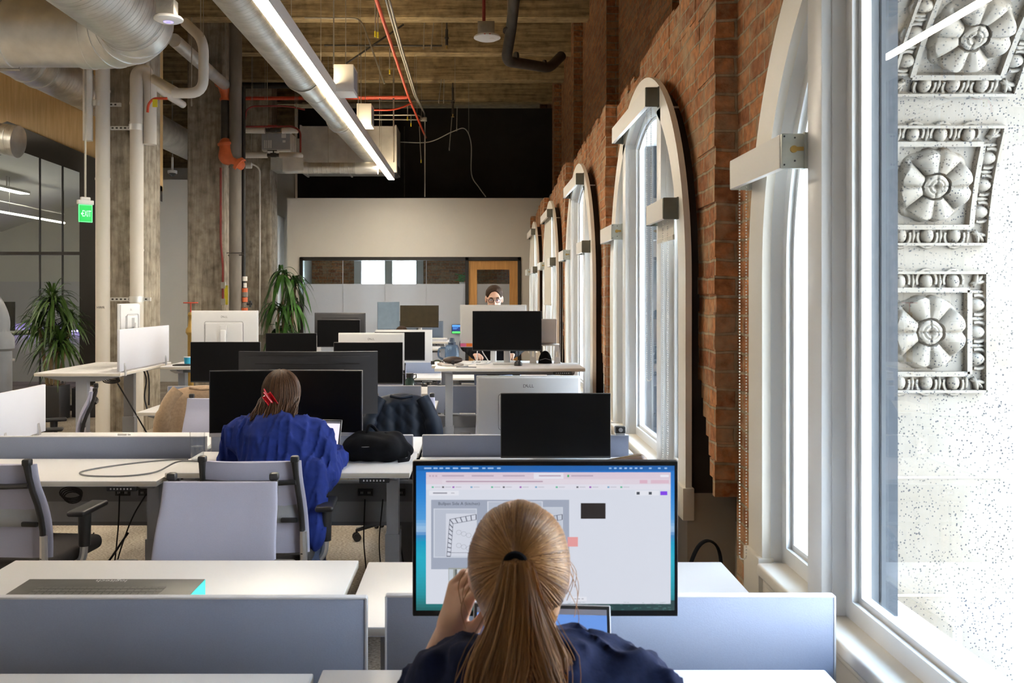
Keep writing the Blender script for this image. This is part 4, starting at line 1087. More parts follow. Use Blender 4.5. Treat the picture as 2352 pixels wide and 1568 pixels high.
m=MB(); m.tube([(x1-.38,15.4,z),(x1,15.4,z)],.105,24); m.build('sleeve',M['galv'],t,smooth=60); m=MB(); m.tube([(x0-.02,15.4,z),(x0+.06,15.4,z)],.105,24); m.build('sleeve',M['galv'],t,smooth=60)
m=MB(); 
m.prism([(-.11,-.11),(.11,-.11),(.11,.11),(-.11,.11)],lambda u,v,w:(x0-.35+w,15.4+u*(1+.6*(.35-w)),z+.05+v*(1+.5*(.35-w))),0,.35); m.build('transition',M['galv'],t,smooth=0)
m=MB(); m.cyl((x0+.4,15.4,z),(x0+.4,15.4,ZC),.004,n=6); m.build('hanger',M['emt'],t)
m=MB(); e=at(905,392,17.6); m.sph(e,(.12,.10,.13),14,10); m.tube([e,(e.x,e.y+.5,e.z)],.09,14); t=thing('dark_duct_end','dark round duct end just beyond the tip of the strip light','air duct',(0,0,0)); m.build('sleeve',M['iron'],t)
# ducts on the left behind the pipes
t=thing('left_spiral_duct','spiral duct slanting down behind the white pipes at left','air duct',(0,0,0))
a,b=at(170,200,12.2),at(440,330,17.6)
m=MB(); m.tube([(a.x,10.2,a.z+.02),(a.x,18.8,a.z+.02)],.26,28); m.build('spiral_run',M['spy'],t,smooth=60)
for y in(10.9,11.2,14.2): m=MB(); m.tube([(a.x,y-.02,a.z+.02),(a.x,y+.02,a.z+.02)],.272,28); m.build('seam_ring',M['galv'],t,smooth=60)
t=thing('lower_left_duct','short round duct end over the gabled room at the left edge','air duct',(0,0,0))
a=at(40,322,12.2)
m=MB(); m.tube([(a.x-1.6,12.2,a.z+.22),(a.x-.1,12.2,a.z),(a.x,12.2,a.z-.02)],[.22,.21,.21],28); m.build('spiral_run',M['spx'],t,smooth=60)
m=MB(); m.tube([(a.x-.03,12.2,a.z-.016),(a.x+.015,12.2,a.z-.022)],.218,28); m.build('rim',M['galv'],t,smooth=60)
m=MB(); m.cyl((a.x-.5,12.2,a.z),(a.x-.5,12.2,ZC),.006,n=6); m.build('hanger',M['emt'],t)
# ------------------------------------------------------------------ white insulated pipes by the first column
def pipe(label,pts,r,mt,name='pipe',rings=(),cat='pipe',bend=.1,n=14,group=None,clamps=None):
    t=thing(name,label,cat,tuple(pts[0]),0,group); o=Vector(pts[0])
    m=MB(); m.tube([p-o for p in bendpath(pts,bend)],r,n); m.build('run',M[mt],t,smooth=50)
    pm=m.v[0] if False else None
    zs=[p_[2] for p_ in pts]; dxy=max(abs(pts[0][0]-pts[-1][0]),abs(pts[0][1]-pts[-1][1]))
    if min(zs)>2.2 and dxy>.12 and max(zs)<ZC-.3:
        q_=bendpath(pts,bend); q_=q_[len(q_)//2]-o; mh=MB(); mh.cyl((q_.x,q_.y,q_.z+r*.5),(q_.x,q_.y,ZC-o.z),.0035,n=6); mh.build('hanger',M['emt'],t)
    if rings:
        for p,d in rings: p=Vector(p)-o; d=Vector(d).normalized(); m=MB(); m.tube([p-d*.012,p+d*.012],r*1.06,n); m.build('seam',M[mt],t,smooth=50)
    return t
def clamp(t,c,r,arm):
    o=Vector(t.location); c=Vector(c)-o
    m=MB(); m.tube([c-Vector((0,0,.035)),c+Vector((0,0,.035))],r+.006,16); m.build('clamp',M['galv'],t)
    m=MB(); m.bb(c.x+arm[0],c.x+arm[1],c.y+r*.3,c.y+r*.3+.03,c.z-.022,c.z+.022,mi=0)
    k=int((arm[1]-arm[0])/.05)
    for i in range(k): m.bb(c.x+arm[0]+.015+i*.05,c.x+arm[0]+.04+i*.05,c.y+r*.3-.002,c.y+r*.3,c.z-.009,c.z+.009,mi=1)
    m.build('strut_channel',[M['galv'],M['iron']],t,smooth=0)
Yp=10.78
pa=at(236,400,Yp); t=pipe('thick white pipe left of the first concrete column',[(pa.x,Yp,0),(pa.x,Yp,4.4)],.083,'pipew',rings=[((pa.x,Yp,z),(0,0,1)) for z in(3.05,4.1)])
clamp(t,at(229,239,Yp),.083,(.0,.24))
m=MB(); add_text(m,'HWR',.042,frame_M((.01,-.0865,0),(1,0,0),(0,0,1)),0); m.build('pen_mark',M['blk'],t,loc=(0,0,at(0,706,Yp).z),smooth=0)
pb=at(314,400,Yp); t=pipe('white pipe over the right edge of the first concrete column',[(pb.x,Yp,0),(pb.x,Yp,at(0,168,Yp).z),(pb.x+.10,Yp+.02,at(0,158,Yp).z),(pb.x+.14,Yp+.05,at(0,190,Yp).z),(pb.x+.14,Yp+.05,at(0,330,Yp).z)],.078,'pipew',rings=[((pb.x,Yp,z),(0,0,1)) for z in(3.72,3.95,2.2)],bend=.07)
clamp(t,at(313,293,Yp),.078,(-.32,.14)); clamp(t,at(313,687,Yp),.078,(-.32,.16))
m=MB(); add_text(m,'HWS',.042,frame_M((0,-.08,0),(1,0,0),(0,0,1)),0); m.build('pen_mark',M['blk'],t,loc=(0,0,at(0,706,Yp).z),smooth=0)
pc=at(206,300,Yp); pipe('short white pipe with an open lower end left of the thick one',[(pc.x,Yp-.05,at(0,325,Yp).z),(pc.x,Yp-.05,4.4)],.058,'pipew')
q=9.9
pipe('white wrapped pipe looping down beside the big duct elbow',[at(425,52,q+.2),at(468,92,q),at(467,214,q),at(398,214,q)],.056,'pipew',bend=.16)
pipe('white wrapped pipe slanting from the loop back to the column',[at(405,212,q+.15),at(336,172,Yp+.3)],.055,'pipew')
pipe('lower white wrapped pipe slanting beside the column',[at(420,240,q+2.4),at(338,190,Yp+.4)],.05,'pipew')
t=pipe('bright red cable loop with a yellow tag near the first column',[at(384,226,10.6),at(352,226,10.6),at(340,240,10.6),at(339,258,10.6)],.016,'red',bend=.09,n=8)
m=MB(); p=at(356,236,10.55)-Vector(t.location); m.bb(p.x-.028,p.x+.028,p.y-.004,p.y+.004,p.z-.05,p.z+.04); m.build('tag',M['yellow'],t,smooth=0)
pipe('short red stub pipe above a pale disc left of the second column',[at(340,330,11.6),at(340,372,11.6)],.02,'red',n=8)
t=thing('smoke_detector','pale disc hanging low by the right edge of the first column','smoke detector',tuple(at(342,378,11.6)))
m=MB(); m.lathe([(.0,-.012),(.06,-.012),(.085,0),(.085,.012),(.05,.022),(0,.022)],n=20); m.build('disc',M['wht'],t)
pipe('dark metal pipe coming forward to the orange elbow',[at(400,92,11.3),at(518,196,14.0)],.085,'galv')
def fitting(label,p,r,d1,d2):
    t=thing('pipe_elbow',label,'pipe fitting',tuple(p)); d1,d2=Vector(d1),Vector(d2)
    m=MB(); m.add(*sdf_geo([('e',(0,0,0),(r*1.08,r*.95,r*1.12),None,.03),('c',(0,0,0),tuple(d1),r*.86,r*.80,.03),('c',(0,0,0),tuple(d2),r*.86,r*.72,.03)],.012)); m.build('elbow',M['orange'],t,smooth=180)
    for d in(d1,d2): m=MB(); m.tube([d*.90,d*1.12],r*.98,18); m.build('collar',M['orange'],t)
Yg=14.0
fitting('upper orange pipe elbow beside the dark standpipe',at(517,205,Yg),.085,(-.05,-.12,.08),(.0,0,-.16))
fitting('lower orange pipe elbow beside the dark standpipe',at(522,358,Yg),.125,(-.02,-.02,.18),(.19,-.02,-.14))
pipe('dark vertical pipe between the two orange elbows',[at(517,225,Yg),at(517,340,Yg)],.062,'iron')
gp=at(541,300,Yg)
t=pipe('big grey standpipe between the concrete columns',[(gp.x,Yg,0),(gp.x,Yg,ZC)],.098,'gpipe',rings=[((gp.x,Yg,at(0,y,Yg).z),(0,0,1)) for y in(368,384,588)])
m=MB(); c=at(556,586,Yg)-Vector(t.location); m.tube([(-.11,0,c.z),(.16,-.09,c.z)],.012,6); m.tube([(-.11,-.1,c.z+.03),(.16,-.1,c.z+.03)],.008,6); m.build('clamp',M['iron'],t)
t=pipe('thin black riser with fittings right of the grey standpipe',[at(560,700,Yg+.02)*1,at(560,200,Yg+.02)],.026,'black_iron')
m=MB(); o=Vector(t.location)
for y,r,mi in((640,.04,1),(655,.03,1),(667,.045,0),(676,.05,2),(688,.045,0),(700,.055,2),(712,.05,0)):
    c=at(562,y,Yg+.02)-o; m.cyl(c-Vector((0,0,.035)),c+Vector((0,0,.035)),r,n=10,mi=mi)
c=at(575,698,Yg)-o; m.cyl(c-Vector((.06,0,0)),c+Vector((.03,0,0)),.02,n=8,mi=3); m.cyl(c-Vector((0,0,.05)),c+Vector((0,0,.05)),.02,n=8,mi=3)
m.build('valve_fittings',[M['orange'],M['wht'],M['gpipe'],M['blk']],t)
t=pipe('thin dark red riser along the second column',[at(512,700,Yg),at(512,610,Yg),at(507,560,Yg),at(507,385,Yg)],.018,'dred',n=8,bend=.1)
m=MB(); o=Vector(t.location)
for y in(655,693): c=at(513,y,Yg)-o; m.rbox(c,(.07,.06,.10),.008,mi=0)
c=at(520,670,Yg)-o; m.bb(c.x-.03,c.x+.02,c.y,c.y+.03,c.z-.2,c.z+.1,mi=1); m.build('valve_boxes',[M['emt'],M['yellow']],t,smooth=0)
t=pipe('thin white conduit down the third column to a switch box',[at(597,752,17.4),at(597,385,17.4),at(575,375,17.4)],.016,'wht',n=8)
m=MB(); m.rbox((0,-.01,-.06),(.12,.05,.16),.01); m.build('switch_box',M['wht'],t)
t=thing('wall_panel','lime green panel on the wall behind the standpipe','wall panel',tuple(at(520,562,18.9)))
m=MB(); m.rbox((0,0,0),(.22,.03,.60),.006); m.build('panel',mat('lime_panel',(.22,.50,.10),.4),t)  # plain green slab without emission
# mechanical cluster by the third column
t=thing('fan_box','grey fan box with labels hung between white pipes','fan unit',tuple(at(634,325,15.8)))
m=MB(); m.rbox((0,.25,0),(.50,.5,.33),.01); m.build('casing',M['galv'],t)
m=MB(); m.rbox((0,-.01,.0),(.50,.02,.28),.004); m.build('front_panel',M['steelm'],t)
m=MB(); m.bb(.10,.18,-.024,-.02,.06,.13); m.bb(.12,.17,-.024,-.02,-.02,.02)
for k in range(4): m.bb(-.20+k*.035,-.18+k*.035,-.024,-.02,-.12,.02)
m.build('label_sticker',M['wht'],t,smooth=0)
m=MB(); m.cyl((-.2,.2,.16),(-.2,.2,ZC-t.location.z),.006,n=6); m.build('hanger',M['emt'],t)
for lab,pts in(('white pipe above the fan box, left half',[at(556,299,15.6),at(609,300,15.6)]),('white pipe above the fan box, right half',[at(648,300,15.6),at(684,299,15.6)]),
    ('white pipe below the fan box, left half',[at(556,356,15.6),at(614,356,15.6)]),('white pipe below the fan box, right half with rounded end',[at(642,356,15.6),at(680,356,15.6),at(690,358,16.2)]),('short white pipe stub below the fan box',[at(560,380,15.6),at(578,380,15.6)])):
    pipe(lab,pts,.052,'pipew',bend=.08)
for k,(lab,y,z0) in enumerate((('upper brass valve between white pipes',299,1),('lower brass valve between white pipes',356,0))):
    t=thing('valve',lab,'valve',tuple(at(628,y,15.6))); m=MB(); m.cyl((-.13,0,0),(.12,0,0),.03,n=10); m.rbox((0,0,.0),(.10,.07,.07),.01); m.build('body',M['iron'],t)
    m=MB(); m.cyl((0,0,.03),(0,0,.07),.012,n=8); m.bb(-.10,.06,-.012,.012,.07,.085); m.build('lever',M['red' if z0 else 'iron'],t)
pipe('thick red sprinkler main crossing behind the standpipe',[at(556,226,16.6),at(935,224,16.6)],.033,'red',n=10)
pipe('thin black pipe below the red sprinkler main',[at(556,196,17.0),at(760,196,17.0)],.06,'black_iron',n=10)
pipe('dark red curved pipe over the fan box',[at(563,275,15.4),at(566,252,15.4),at(580,244,15.4),at(660,243,15.4),at(700,252,15.4)],.014,'dred',n=8,bend=.2)
pipe('thin brown-red pipe beside the box duct',[at(690,350,15.3),at(690,300,15.3),at(672,290,15.3),at(560,291,15.3)],.016,'dred',n=8,bend=.15)
# ------------------------------------------------------------------ things hung from the ceiling on the right half
t=pipe('bright orange-red sprinkler pipe slanting down from the ceiling',[at(862,-8,8.6),at(938,222,15.2),at(978,316,18.6)],.020,'red',n=10,bend=.05)
pipe('thin red branch pipe running left from the sprinkler pipe',[at(944,238,15.4),at(906,253,15.2),at(840,252,15.0)],.015,'red',n=8,bend=.2)
pipe('thin red branch pipe at the sprinkler tee',[at(938,222,15.2),at(930,222,15.2),at(812,223,15.0)],.018,'red',n=8,bend=.1)
for lab,dx_ in(('left one of two steel conduits beside the red sprinkler pipe',0),('right one of two steel conduits beside the red sprinkler pipe',8)):
    t=pipe(lab,[at(884+dx_,-8,8.9),at(918+dx_*.6,110,11.0),at(952+dx_*.5,220,15.0),at(976,262,18.2),at(976,452,18.25)],.014,'emt',n=8,bend=.3)
t=thing('junction_box','small steel junction box where the conduits end','junction box',tuple(at(973,274,17.9))); m=MB(); m.rbox((0,0,0),(.13,.08,.08),.008); m.build('box',M['emt'],t); m=MB(); m.rbox((0,-.045,0),(.11,.01,.065),.003); m.build('lid',M['emt'],t)
pipe('bent steel conduit hanging from the first beam',[at(700,41,12.9),at(822,42,12.9),at(834,56,12.8),at(883,192,12.6)],.012,'emt',n=8,bend=.2)
pipe('dark horizontal rail below the first beam',[at(745,104,13.6),at(1015,105,13.6)],.014,'iron',n=8)
pipe('steel rod slanting across under the first beams',[at(795,146,13.4),at(927,56,13.6)],.014,'iron',n=8)
pipe('thin horizontal conduit before the dark wall, upper one',[at(845,231,16.5),at(1045,231,16.5)],.012,'iron',n=8)
pipe('thin pale conduit in front of the dark wall, upper of two',[at(854,264,16.8),at(960,264,16.8),at(970,270,17.2)],.012,'emt',n=8)
pipe('thin pale conduit in front of the dark wall, lower of two',[at(854,274,16.8),at(968,275,17.2)],.012,'emt',n=8)
pipe('vertical pale conduit beside the white ceiling boxes',[Vector((at(904,182,15.9).x,15.9,5.66)),at(904,372,15.9)],.014,'emt',n=8)
pipe('tall thin conduit against the dark wall right of the strip light',[at(929,290,18.8),at(929,452,18.8)],.011,'iron',n=6)
pipe('grey cable curving down the dark wall',[Vector(p) for p in smoothpath([at(916,326,18.3),at(985,326,18.2),at(1040,302,18.0),at(1068,296,18.0),at(1082,330,18.1),at(1083,400,18.2),at(1100,430,18.25),at(1116,452,18.28)],6)],.010,'emt',name='cable',cat='cable',n=6,bend=.01)
rods=[((862,-6),(862,74),9.5),((868,-6),(868,76),9.5),((975,42),(973,105),13.4),((997,43),(991,105),13.4),((895,110),(895,162),12.5),((766,-6),(766,146),11),((829,40),(829,236),14.5),((872,120),(872,330),15.6),((1014,182),(1008,231),16.4),((1020,182),(1019,231),16.4),((1038,270),(1032,340),18.0),((936,240),(936,270),16.0),((944,262),(944,284),16.2),((963,290),(967,368),17.5),((440,40),(440,235),11.5),((461,0),(461,140),11),((1050,245),(1049,295),17.6)]
for i,((xa,ya),(xb,yb),Y) in enumerate(rods):
    a,b=at(xa,ya,Y),at(xb,yb,Y); t=thing('hanging_rod','thin steel rod hanging from the ceiling, one of many','hanging rod',tuple(b),0,'thin rods hanging from the ceiling')
    m=MB(); m.tube([(0,0,0),tuple(a-b)],.0075,6); m.build('rod',M['emt'],t)
    m=MB(); m.cyl((0,0,-.05),(0,0,.01),.011,n=6); m.build('tip',M['yellow' if i in(0,1,4,11,12,13) else 'emt'],t)
def sprink(label,px,py,Y,h):
    t=thing('sprinkler_head',label,'sprinkler',tuple(at(px,py,Y))); m=MB(); m.cyl((0,0,0),(0,0,h),.022,n=10); m.cyl((0,0,h),(0,0,ZC-t.location.z),.012,n=8); m.cyl((0,0,h*.4),(0,0,h*.5),.034,n=10); m.build('pipe',M['iron'],t); m=MB(); m.cyl((0,0,-.05),(0,0,0),.012,n=8); m.cyl((0,0,-.055),(0,0,-.05),.03,n=10); m.build('head',M['brass'],t)
sprink('upright dark sprinkler drop under the second beam',1026,104,13.6,.24); sprink('long dark sprinkler drop before the dark wall',1040,262,17.0,.5)
# white boxes above the strip light
for lab,(x0,y0,x1,y1),Y in(('nearer white box hanging above the strip light',(766,147,812,210),10.0),('farther white box hanging above the strip light',(819,237,853,287),13.2)):
    a,b=at(x0,y0,Y),at(x1,y1,Y); w=b.x-a.x; h=a.z-b.z
    t=thing('speaker_box',lab,'speaker',((a.x+b.x)/2,Y,(a.z+b.z)/2)); m=MB(); m.rbox((0,.17,0),(w,.34,h),.008); m.build('box',M['fascia'],t)
    m=MB(); m.bb(w/2,w/2+.004,.04,.30,-h*.38,h*.38); m.build('grille',M['steelm'],t,smooth=0)
    m=MB(); add_text(m,'JBL',.05,frame_M((-.03,-.002,.02),(1,0,0),(0,0,1)),0); m.build('logo',M['logo'],t,smooth=0) if False else None
    m=MB(); m.cyl((0,.17,h/2),(0,.17,5.8-t.location.z),.005,n=6); m.build('hanger',M['emt'],t)
# access points on junction boxes
def apoint(label,px,py,Y,r,redpipe,led):
    c=at(px,py,Y); t=thing('access_point' if led else 'smoke_detector',label,'wifi access point' if led else 'smoke detector',tuple(c))
    m=MB(); m.lathe([(0,-.018),(r*.75,-.016),(r,-.002),(r,.008),(r*.9,.02),(0,.022)],n=28); m.build('disc',M['wht'],t)
    m=MB(); m.rbox((-.01,0,.085),(r*1.25,.10,.11),.006,mi=0)
    for k in range(3): m.cyl((-.01-r*.35+k*r*.35,-.05,.10),(-.01-r*.35+k*r*.35,-.054,.10),.018,n=12,mi=0)
    m.build('box',M['emt'],t)
    m=MB(); m.cyl((-.03,0,.14),(-.03,0,ZC-c.z),.016 if redpipe else .01,n=10); m.build('drop_conduit',M['dred' if redpipe else 'emt'],t)
    if led:
        m=MB(); m.lathe([(r*.28,-.0185),(r*.34,-.0185),(r*.34,-.0178),(r*.28,-.0178)],n=24); m.build('led_ring',emit('blue_led',(.35,.3,1),1.6),t)
        m=MB(); m.bb(-.016,.016,-.004,.004,-.0195,-.0175); m.build('mark',M['steelm'],t)
    else:
        m=MB(); m.cyl((r*.35,-r*.3,-.02),(r*.35,-r*.3,-.014),r*.18,n=12); m.build('test_button',M['fascia'],t)
        m=MB(); m.bb(-.03,.03,-r*.985,-r*.975,-.002,.006); m.build('red_mark',M['red'],t,smooth=0)
apoint('round white access point with a blue ring under the big duct',387,45,6.6,.105,False,True)
apoint('round white detector on a grey box below a dark red pipe',1119,87,8.2,.122,True,False)
pipe('thick black drain pipe dropping and turning right under the ceiling',[at(1182,-10,9.2),at(1175,60,9.5),at(1162,140,9.7),at(1262,156,10.4),at(1290,128,10.6)],.058,'iron',bend=.10,rings=[(at(1168,70,9.52),(0,.3,1)),(at(1185,132,9.85),(1,.4,0)),(at(1250,150,10.3),(1,.3,0))])
# exit sign on a rod
c=at(196,490,10.2); t=thing('exit_sign','glowing green EXIT sign hanging from a thin rod at left','exit sign',tuple(c),R(48))
m=MB(); m.rbox((0,0,0),(.16,.012,.20),.004); m.build('panel',emit('exit_green',(.02,.75,.12),.75),t)
m=MB(); m.M=frame_M((.012,-.0072,-.005),(1,0,0),(0,0,1)); add_text(m,'EXIT',.10,Matrix.Identity(4),0,sx=.50); m.add([(-.066,0,0),(-.05,.018,0),(-.05,-.018,0)],[(0,1,2)]); m.build('lettering',emit('exit_letters',(.45,1,.55),1.5),t,smooth=0)
m=MB(); fo=[(-.078,-.098),(.078,-.098),(.078,.098),(-.078,.098)]; m.ring(fo,[(u*.93,v*.94) for u,v in fo],lambda u,v,w:(u,w,v),-.0085,-.006); m.build('border',emit('exit_border',(.2,.95,.35),1.2),t,smooth=0)
m=MB(); m.rbox((0,0,.125),(.18,.05,.05),.008); m.rbox((0,0,.165),(.11,.04,.04),.01); m.build('mount',M['wht'],t)
m=MB(); m.cyl((0,0,.18),(0,0,ZC-c.z),.012,n=8); m.build('rod',M['emt'],t)
# dome camera, wall plates
c=at(396,398,16.8); t=thing('dome_camera','white dome security camera hanging by the second column','security camera',tuple(c))
m=MB(); m.lathe([(.085,.0),(.085,.05),(.05,.06),(0,.06)],n=20); m.cyl((0,0,.05),(0,0,.3),.022,n=10); m.build('housing',M['wht'],t)
m=MB(); m.sph((0,0,0),(.062,.062,.062),16,10); m.build('dome',mat('smoked_dome',(.01,.01,.012),.08,coat=.6),t)
m=MB(); m.cyl((0,0,.3),(0,0,5.66-c.z),.012,n=8); m.build('drop_rod',M['emt'],t)
for lab,px,py,w,h,mt,cat in(('small grey wall plate beside the second column',420,712,.17,.11,'emt','wall plate'),('small red notice below the grey wall plate',420,749,.14,.16,'red','sign'),('pale wall cabinet door left of the red notice',378,790,.30,.42,'wht','wall cabinet')):
    t=thing('wall_notice' if mt!='wht' else 'wall_cabinet',lab,cat,tuple(at(px,py,18.96))); m=MB(); m.rbox((0,0,0),(w,.02,h),.006); m.build('plate',M[mt],t)
    m=MB()
    if mt=='red': m.bb(-.05,.05,-.0125,-.010,.025,.05); m.bb(-.05,.05,-.0125,-.010,-.03,.0); m.build('lettering',M['wht'],t,smooth=0)
    elif mt=='emt': m.bb(-.02,.02,-.014,-.010,-.015,.015); m.build('button',M['dark'],t,smooth=0)
    else: m.bb(-w/2+.03,w/2-.03,-.014,-.01,-h/2+.03,h/2-.03); m.build('door',M['drywall'],t,smooth=0)
t=thing('fire_valve','old brass and red fire valve behind the silver monitor','fire valve',tuple(at(438,760,13.4)))
m=MB(); m.lathe([(.05,-.06),(.075,-.02),(.07,.03),(.04,.07),(.03,.2),(.045,.24),(.03,.28)],n=14); m.cyl((0,0,-t.location.z),(0,0,-.05),.045,n=12); m.build('body',M['brass'],t)
m=MB(); m.tube([(.10*math.cos(a),.10*math.sin(a),.42) for a in[2*PI*k/16 for k in range(16)]],.010,6,closed=True); m.cyl((-.1,0,.42),(.1,0,.42),.008,n=6); m.cyl((0,0,.28),(0,0,.43),.01,n=6); m.build('wheel',M['red'],t)
# drain pipe at the left edge
c=at(-4,800,7.4); t=thing('drain_pipe','thick grey drain pipe with a collar at the left edge','pipe',(c.x,7.4,0))
m=MB(); m.cyl((0,0,0),(0,0,c.z),.105,n=20); m.build('run',M['drain'],t)
m=MB(); m.lathe([(.105,c.z-.02),(.125,c.z),(.12,c.z+.09),(.085,c.z+.14),(.085,c.z+.18)],n=20); m.build('collar',M['drain'],t)
m=MB(); m.tube(smoothpath([(0,0,c.z+.14),(0,0,c.z+.24),(-.05,0,c.z+.36),(-.14,0,c.z+.46)],4),.085,18); m.build('bend',M['drain'],t)
# ------------------------------------------------------------------ people
HEAD=lambda c,yaw=0,pitch=0,s=1.0:_head(c,yaw,pitch,s)
def _head(c,yaw,pitch,s):
    """head primitives; yaw 0 looks along +Y"""
    m=Matrix.Rotation(yaw,3,'Z')@Matrix.Rotation(pitch,3,'X'); e=m.to_euler()
    def p(x,y,z): v=m@Vector((x*s,y*s,z*s)); return (c[0]+v.x,c[1]+v.y,c[2]+v.z)
    r=lambda *a:tuple(q*s for q in a)
    return [('e',p(0,-.012,.022),r(.075,.094,.088),tuple(e),.01),('e',p(0,.030,-.045),r(.060,.064,.078),tuple(e),.03),('e',p(0,.055,-.088),r(.030,.030,.022),tuple(e),.02),
      ('c',p(0,.088,.012),p(0,.110,-.026),.007*s,.011*s,.012),('e',p(-.012,.102,-.030),r(.009,.010,.008),None,.006),('e',p(.012,.102,-.030),r(.009,.010,.008),None,.006),
      ('-e',p(-.031,.098,.008),r(.017,.014,.010),tuple(e),.012),('-e',p(.031,.098,.008),r(.017,.014,.010),tuple(e),.012),
      ('c',p(-.045,.078,.026),p(.045,.078,.026),.010*s,.010*s,.02),
      ('c',p(-.020,.088,-.058),p(.020,.088,-.058),.007*s,.007*s,.008),('c',p(-.015,.089,-.068),p(.015,.089,-.068),.007*s,.007*s,.006),
      ('e',p(-.077,-.008,-.012),r(.011,.024,.034),tuple(e),.006),('e',p(.077,-.008,-.012),r(.011,.024,.034),tuple(e),.006),
      ('c',p(0,-.020,-.050),p(0,-.040,-.17),.050*s,.054*s,.03)]
def hand(w,d,up,s=1,curl=.5,thumb=1,spread=.0):
    """palm and five bent fingers growing from wrist w along d; up = back of the hand"""
    w,d,up=Vector(w),Vector(d).normalized(),Vector(up); up=(up-d*up.dot(d)).normalized(); sd=d.cross(up)*thumb
    P=lambda a,b,c_:tuple(w+d*a*s+sd*b*s+up*c_*s)
    pr=[('c',P(-.03,0,0),P(.02,0,0),.024*s,.025*s,.01)]
    for b in(-.026,-.009,.009,.026): pr.append(('c',P(.01,b*.6,0),P(.078,b,0),.015*s,.0125*s,.012))
    for b,L,kk in((-.029,.058,1.1),(-.010,.072,1.0),(.010,.078,.95),(.028,.070,.9)):
        p0=(.082,b,0); ang=curl*.55*kk; a=p0; an=0; r=.0095
        for f,L2 in enumerate((L*.45,L*.32,L*.25)):
            an+=ang*(1 if f else .8); q=(a[0]+L2*math.cos(an),a[1]+spread*b*L2*8,a[2]-L2*math.sin(an))
            pr.append(('c',P(*a),P(*q),r*s,(r-.0012)*s,.004)); a=q; r-=.0012
    pr+=[('c',P(.012,.020,-.006),P(.040,.048,-.016),.014*s,.012*s,.008),('c',P(.040,.048,-.016),P(.066,.054,-.024),.0115*s,.010*s,.004),('c',P(.066,.054,-.024),P(.088,.050,-.032),.010*s,.0085*s,.004)]
    return pr
def geo_minus(g,o): o=Vector(o); return [tuple(Vector(v)-o) for v in g[0]],g[1]
def part_sdf(name,prims,h,mt,parent,org,extra=None,noise=None,smooth=180,pad=.03):
    m=MB(); 
    for pr in ([prims] if not isinstance(prims[0],list) else prims):
        g=sdf_geo(pr,h,pad,noise); m.add(*geo_minus(g,org))
    if extra: extra(m)
    o=m.build(name,mt,parent,smooth=smooth)
    if parent is None: o.location=org
    return o
def inflate(prims,d):
    out=[]
    for p in prims:
        if p[0]=='c': out.append(('c',p[1],p[2],p[3]+d,p[4]+d)+tuple(p[5:]))
        elif p[0]=='e': out.append(('e',p[1],tuple(r+d for r in p[2]))+tuple(p[3:]))
        else: out.append(p)
    return out
folds=lambda a,s,seed:(lambda P:a*(.8*hashnoise(P*np.array([1,1,.55],np.float32),s,seed)-1.3*np.maximum(0,1-3.2*np.abs(hashnoise(P*np.array([1,.7,.45],np.float32),s*.8,seed+3)))**1.3-.6*np.maximum(0,1-3*np.abs(hashnoise(P*np.array([.6,.6,1.2],np.float32),s*1.1,seed+7)))**1.3))
def legs(o,kn,yk,feet,ys=0):
    """seated legs; o hips centre, kn knee half spread"""
    pr=[]
    for s in(-1,1):
        hx=(o[0]+s*.085,o[1],o[2]); k=(o[0]+s*kn,o[1]+yk,o[2]+.03); f=(o[0]+s*(kn+.01),o[1]+yk+feet,.09)
        pr+=[('c',hx,k,.092,.062,.03),('c',k,f,.058,.040,.02)]
    return pr
def shoes(o,kn,yk,feet,d=1):
    m=MB()
    return [[('c',(o[0]+s*(kn+.01),o[1]+yk+feet-.03*d,.05),(o[0]+s*(kn+.015),o[1]+yk+feet+.15*d,.04),.045,.036,.02),('cut',(0,0,.005),(0,0,-1))] for s in(-1,1)]
# ---- 1: the ponytailed person at the nearest desk
O=(.075,1.36,0)
hc=(.073,1.552,1.188)
tors=[('e',(.075,1.36,.53),(.17,.135,.12),None,.04),('e',(.075,1.39,.69),(.145,.105,.17),None,.06),('e',(.088,1.44,.90),(.155,.110,.16),None,.06),
      ('c',(-.035,1.475,1.000),(.25,1.46,.99),.056,.058,.05)]
armR=[('c',(.255,1.46,.985),(.345,1.56,.765),.055,.044,.03),('c',(.345,1.56,.765),(.215,1.80,.775),.042,.029,.02)]
armLu=[('c',(-.045,1.485,.985),(-.135,1.735,.80),.054,.044,.03)]
armLf=[('c',(-.135,1.735,.80),(-.050,1.655,1.035),.042,.025,.02)]
body=tors+armR+armLu+armLf+legs((.075,1.38,.52),.11,.42,.0)+_head(hc,R(0),R(-8),1.0)+[('c',(.075,1.48,1.02),(.073,1.53,1.12),.058,.052,.03)]
m=MB(); g=sdf_geo(body,.0075); m.add(*geo_minus(g,O))
hL=hand((-.050,1.652,1.035),(.28,-.16,.95),(-.86,-.50,.0),.98,1.25,1,.03)
g=sdf_geo(hL,.003,.012); m.add(*geo_minus(g,O))
hR=hand((.215,1.80,.778),(-.25,.95,-.02),(0,0,1),.95,.35,-1)
g=sdf_geo(hR,.0035,.012); m.add(*geo_minus(g,O))
p1=m.build('person',M['skin'],None,smooth=180,loc=O)
tag(p1,'person with a long golden-brown ponytail seated at the nearest desk, back to us','person')
cl=inflate(tors[0:1],.012)+inflate(tors[1:],.022)+inflate(armR,.017)+inflate(armLu,.02)+[('c',(-.135,1.735,.80),(-.115,1.718,.87),.058,.050,.02)]
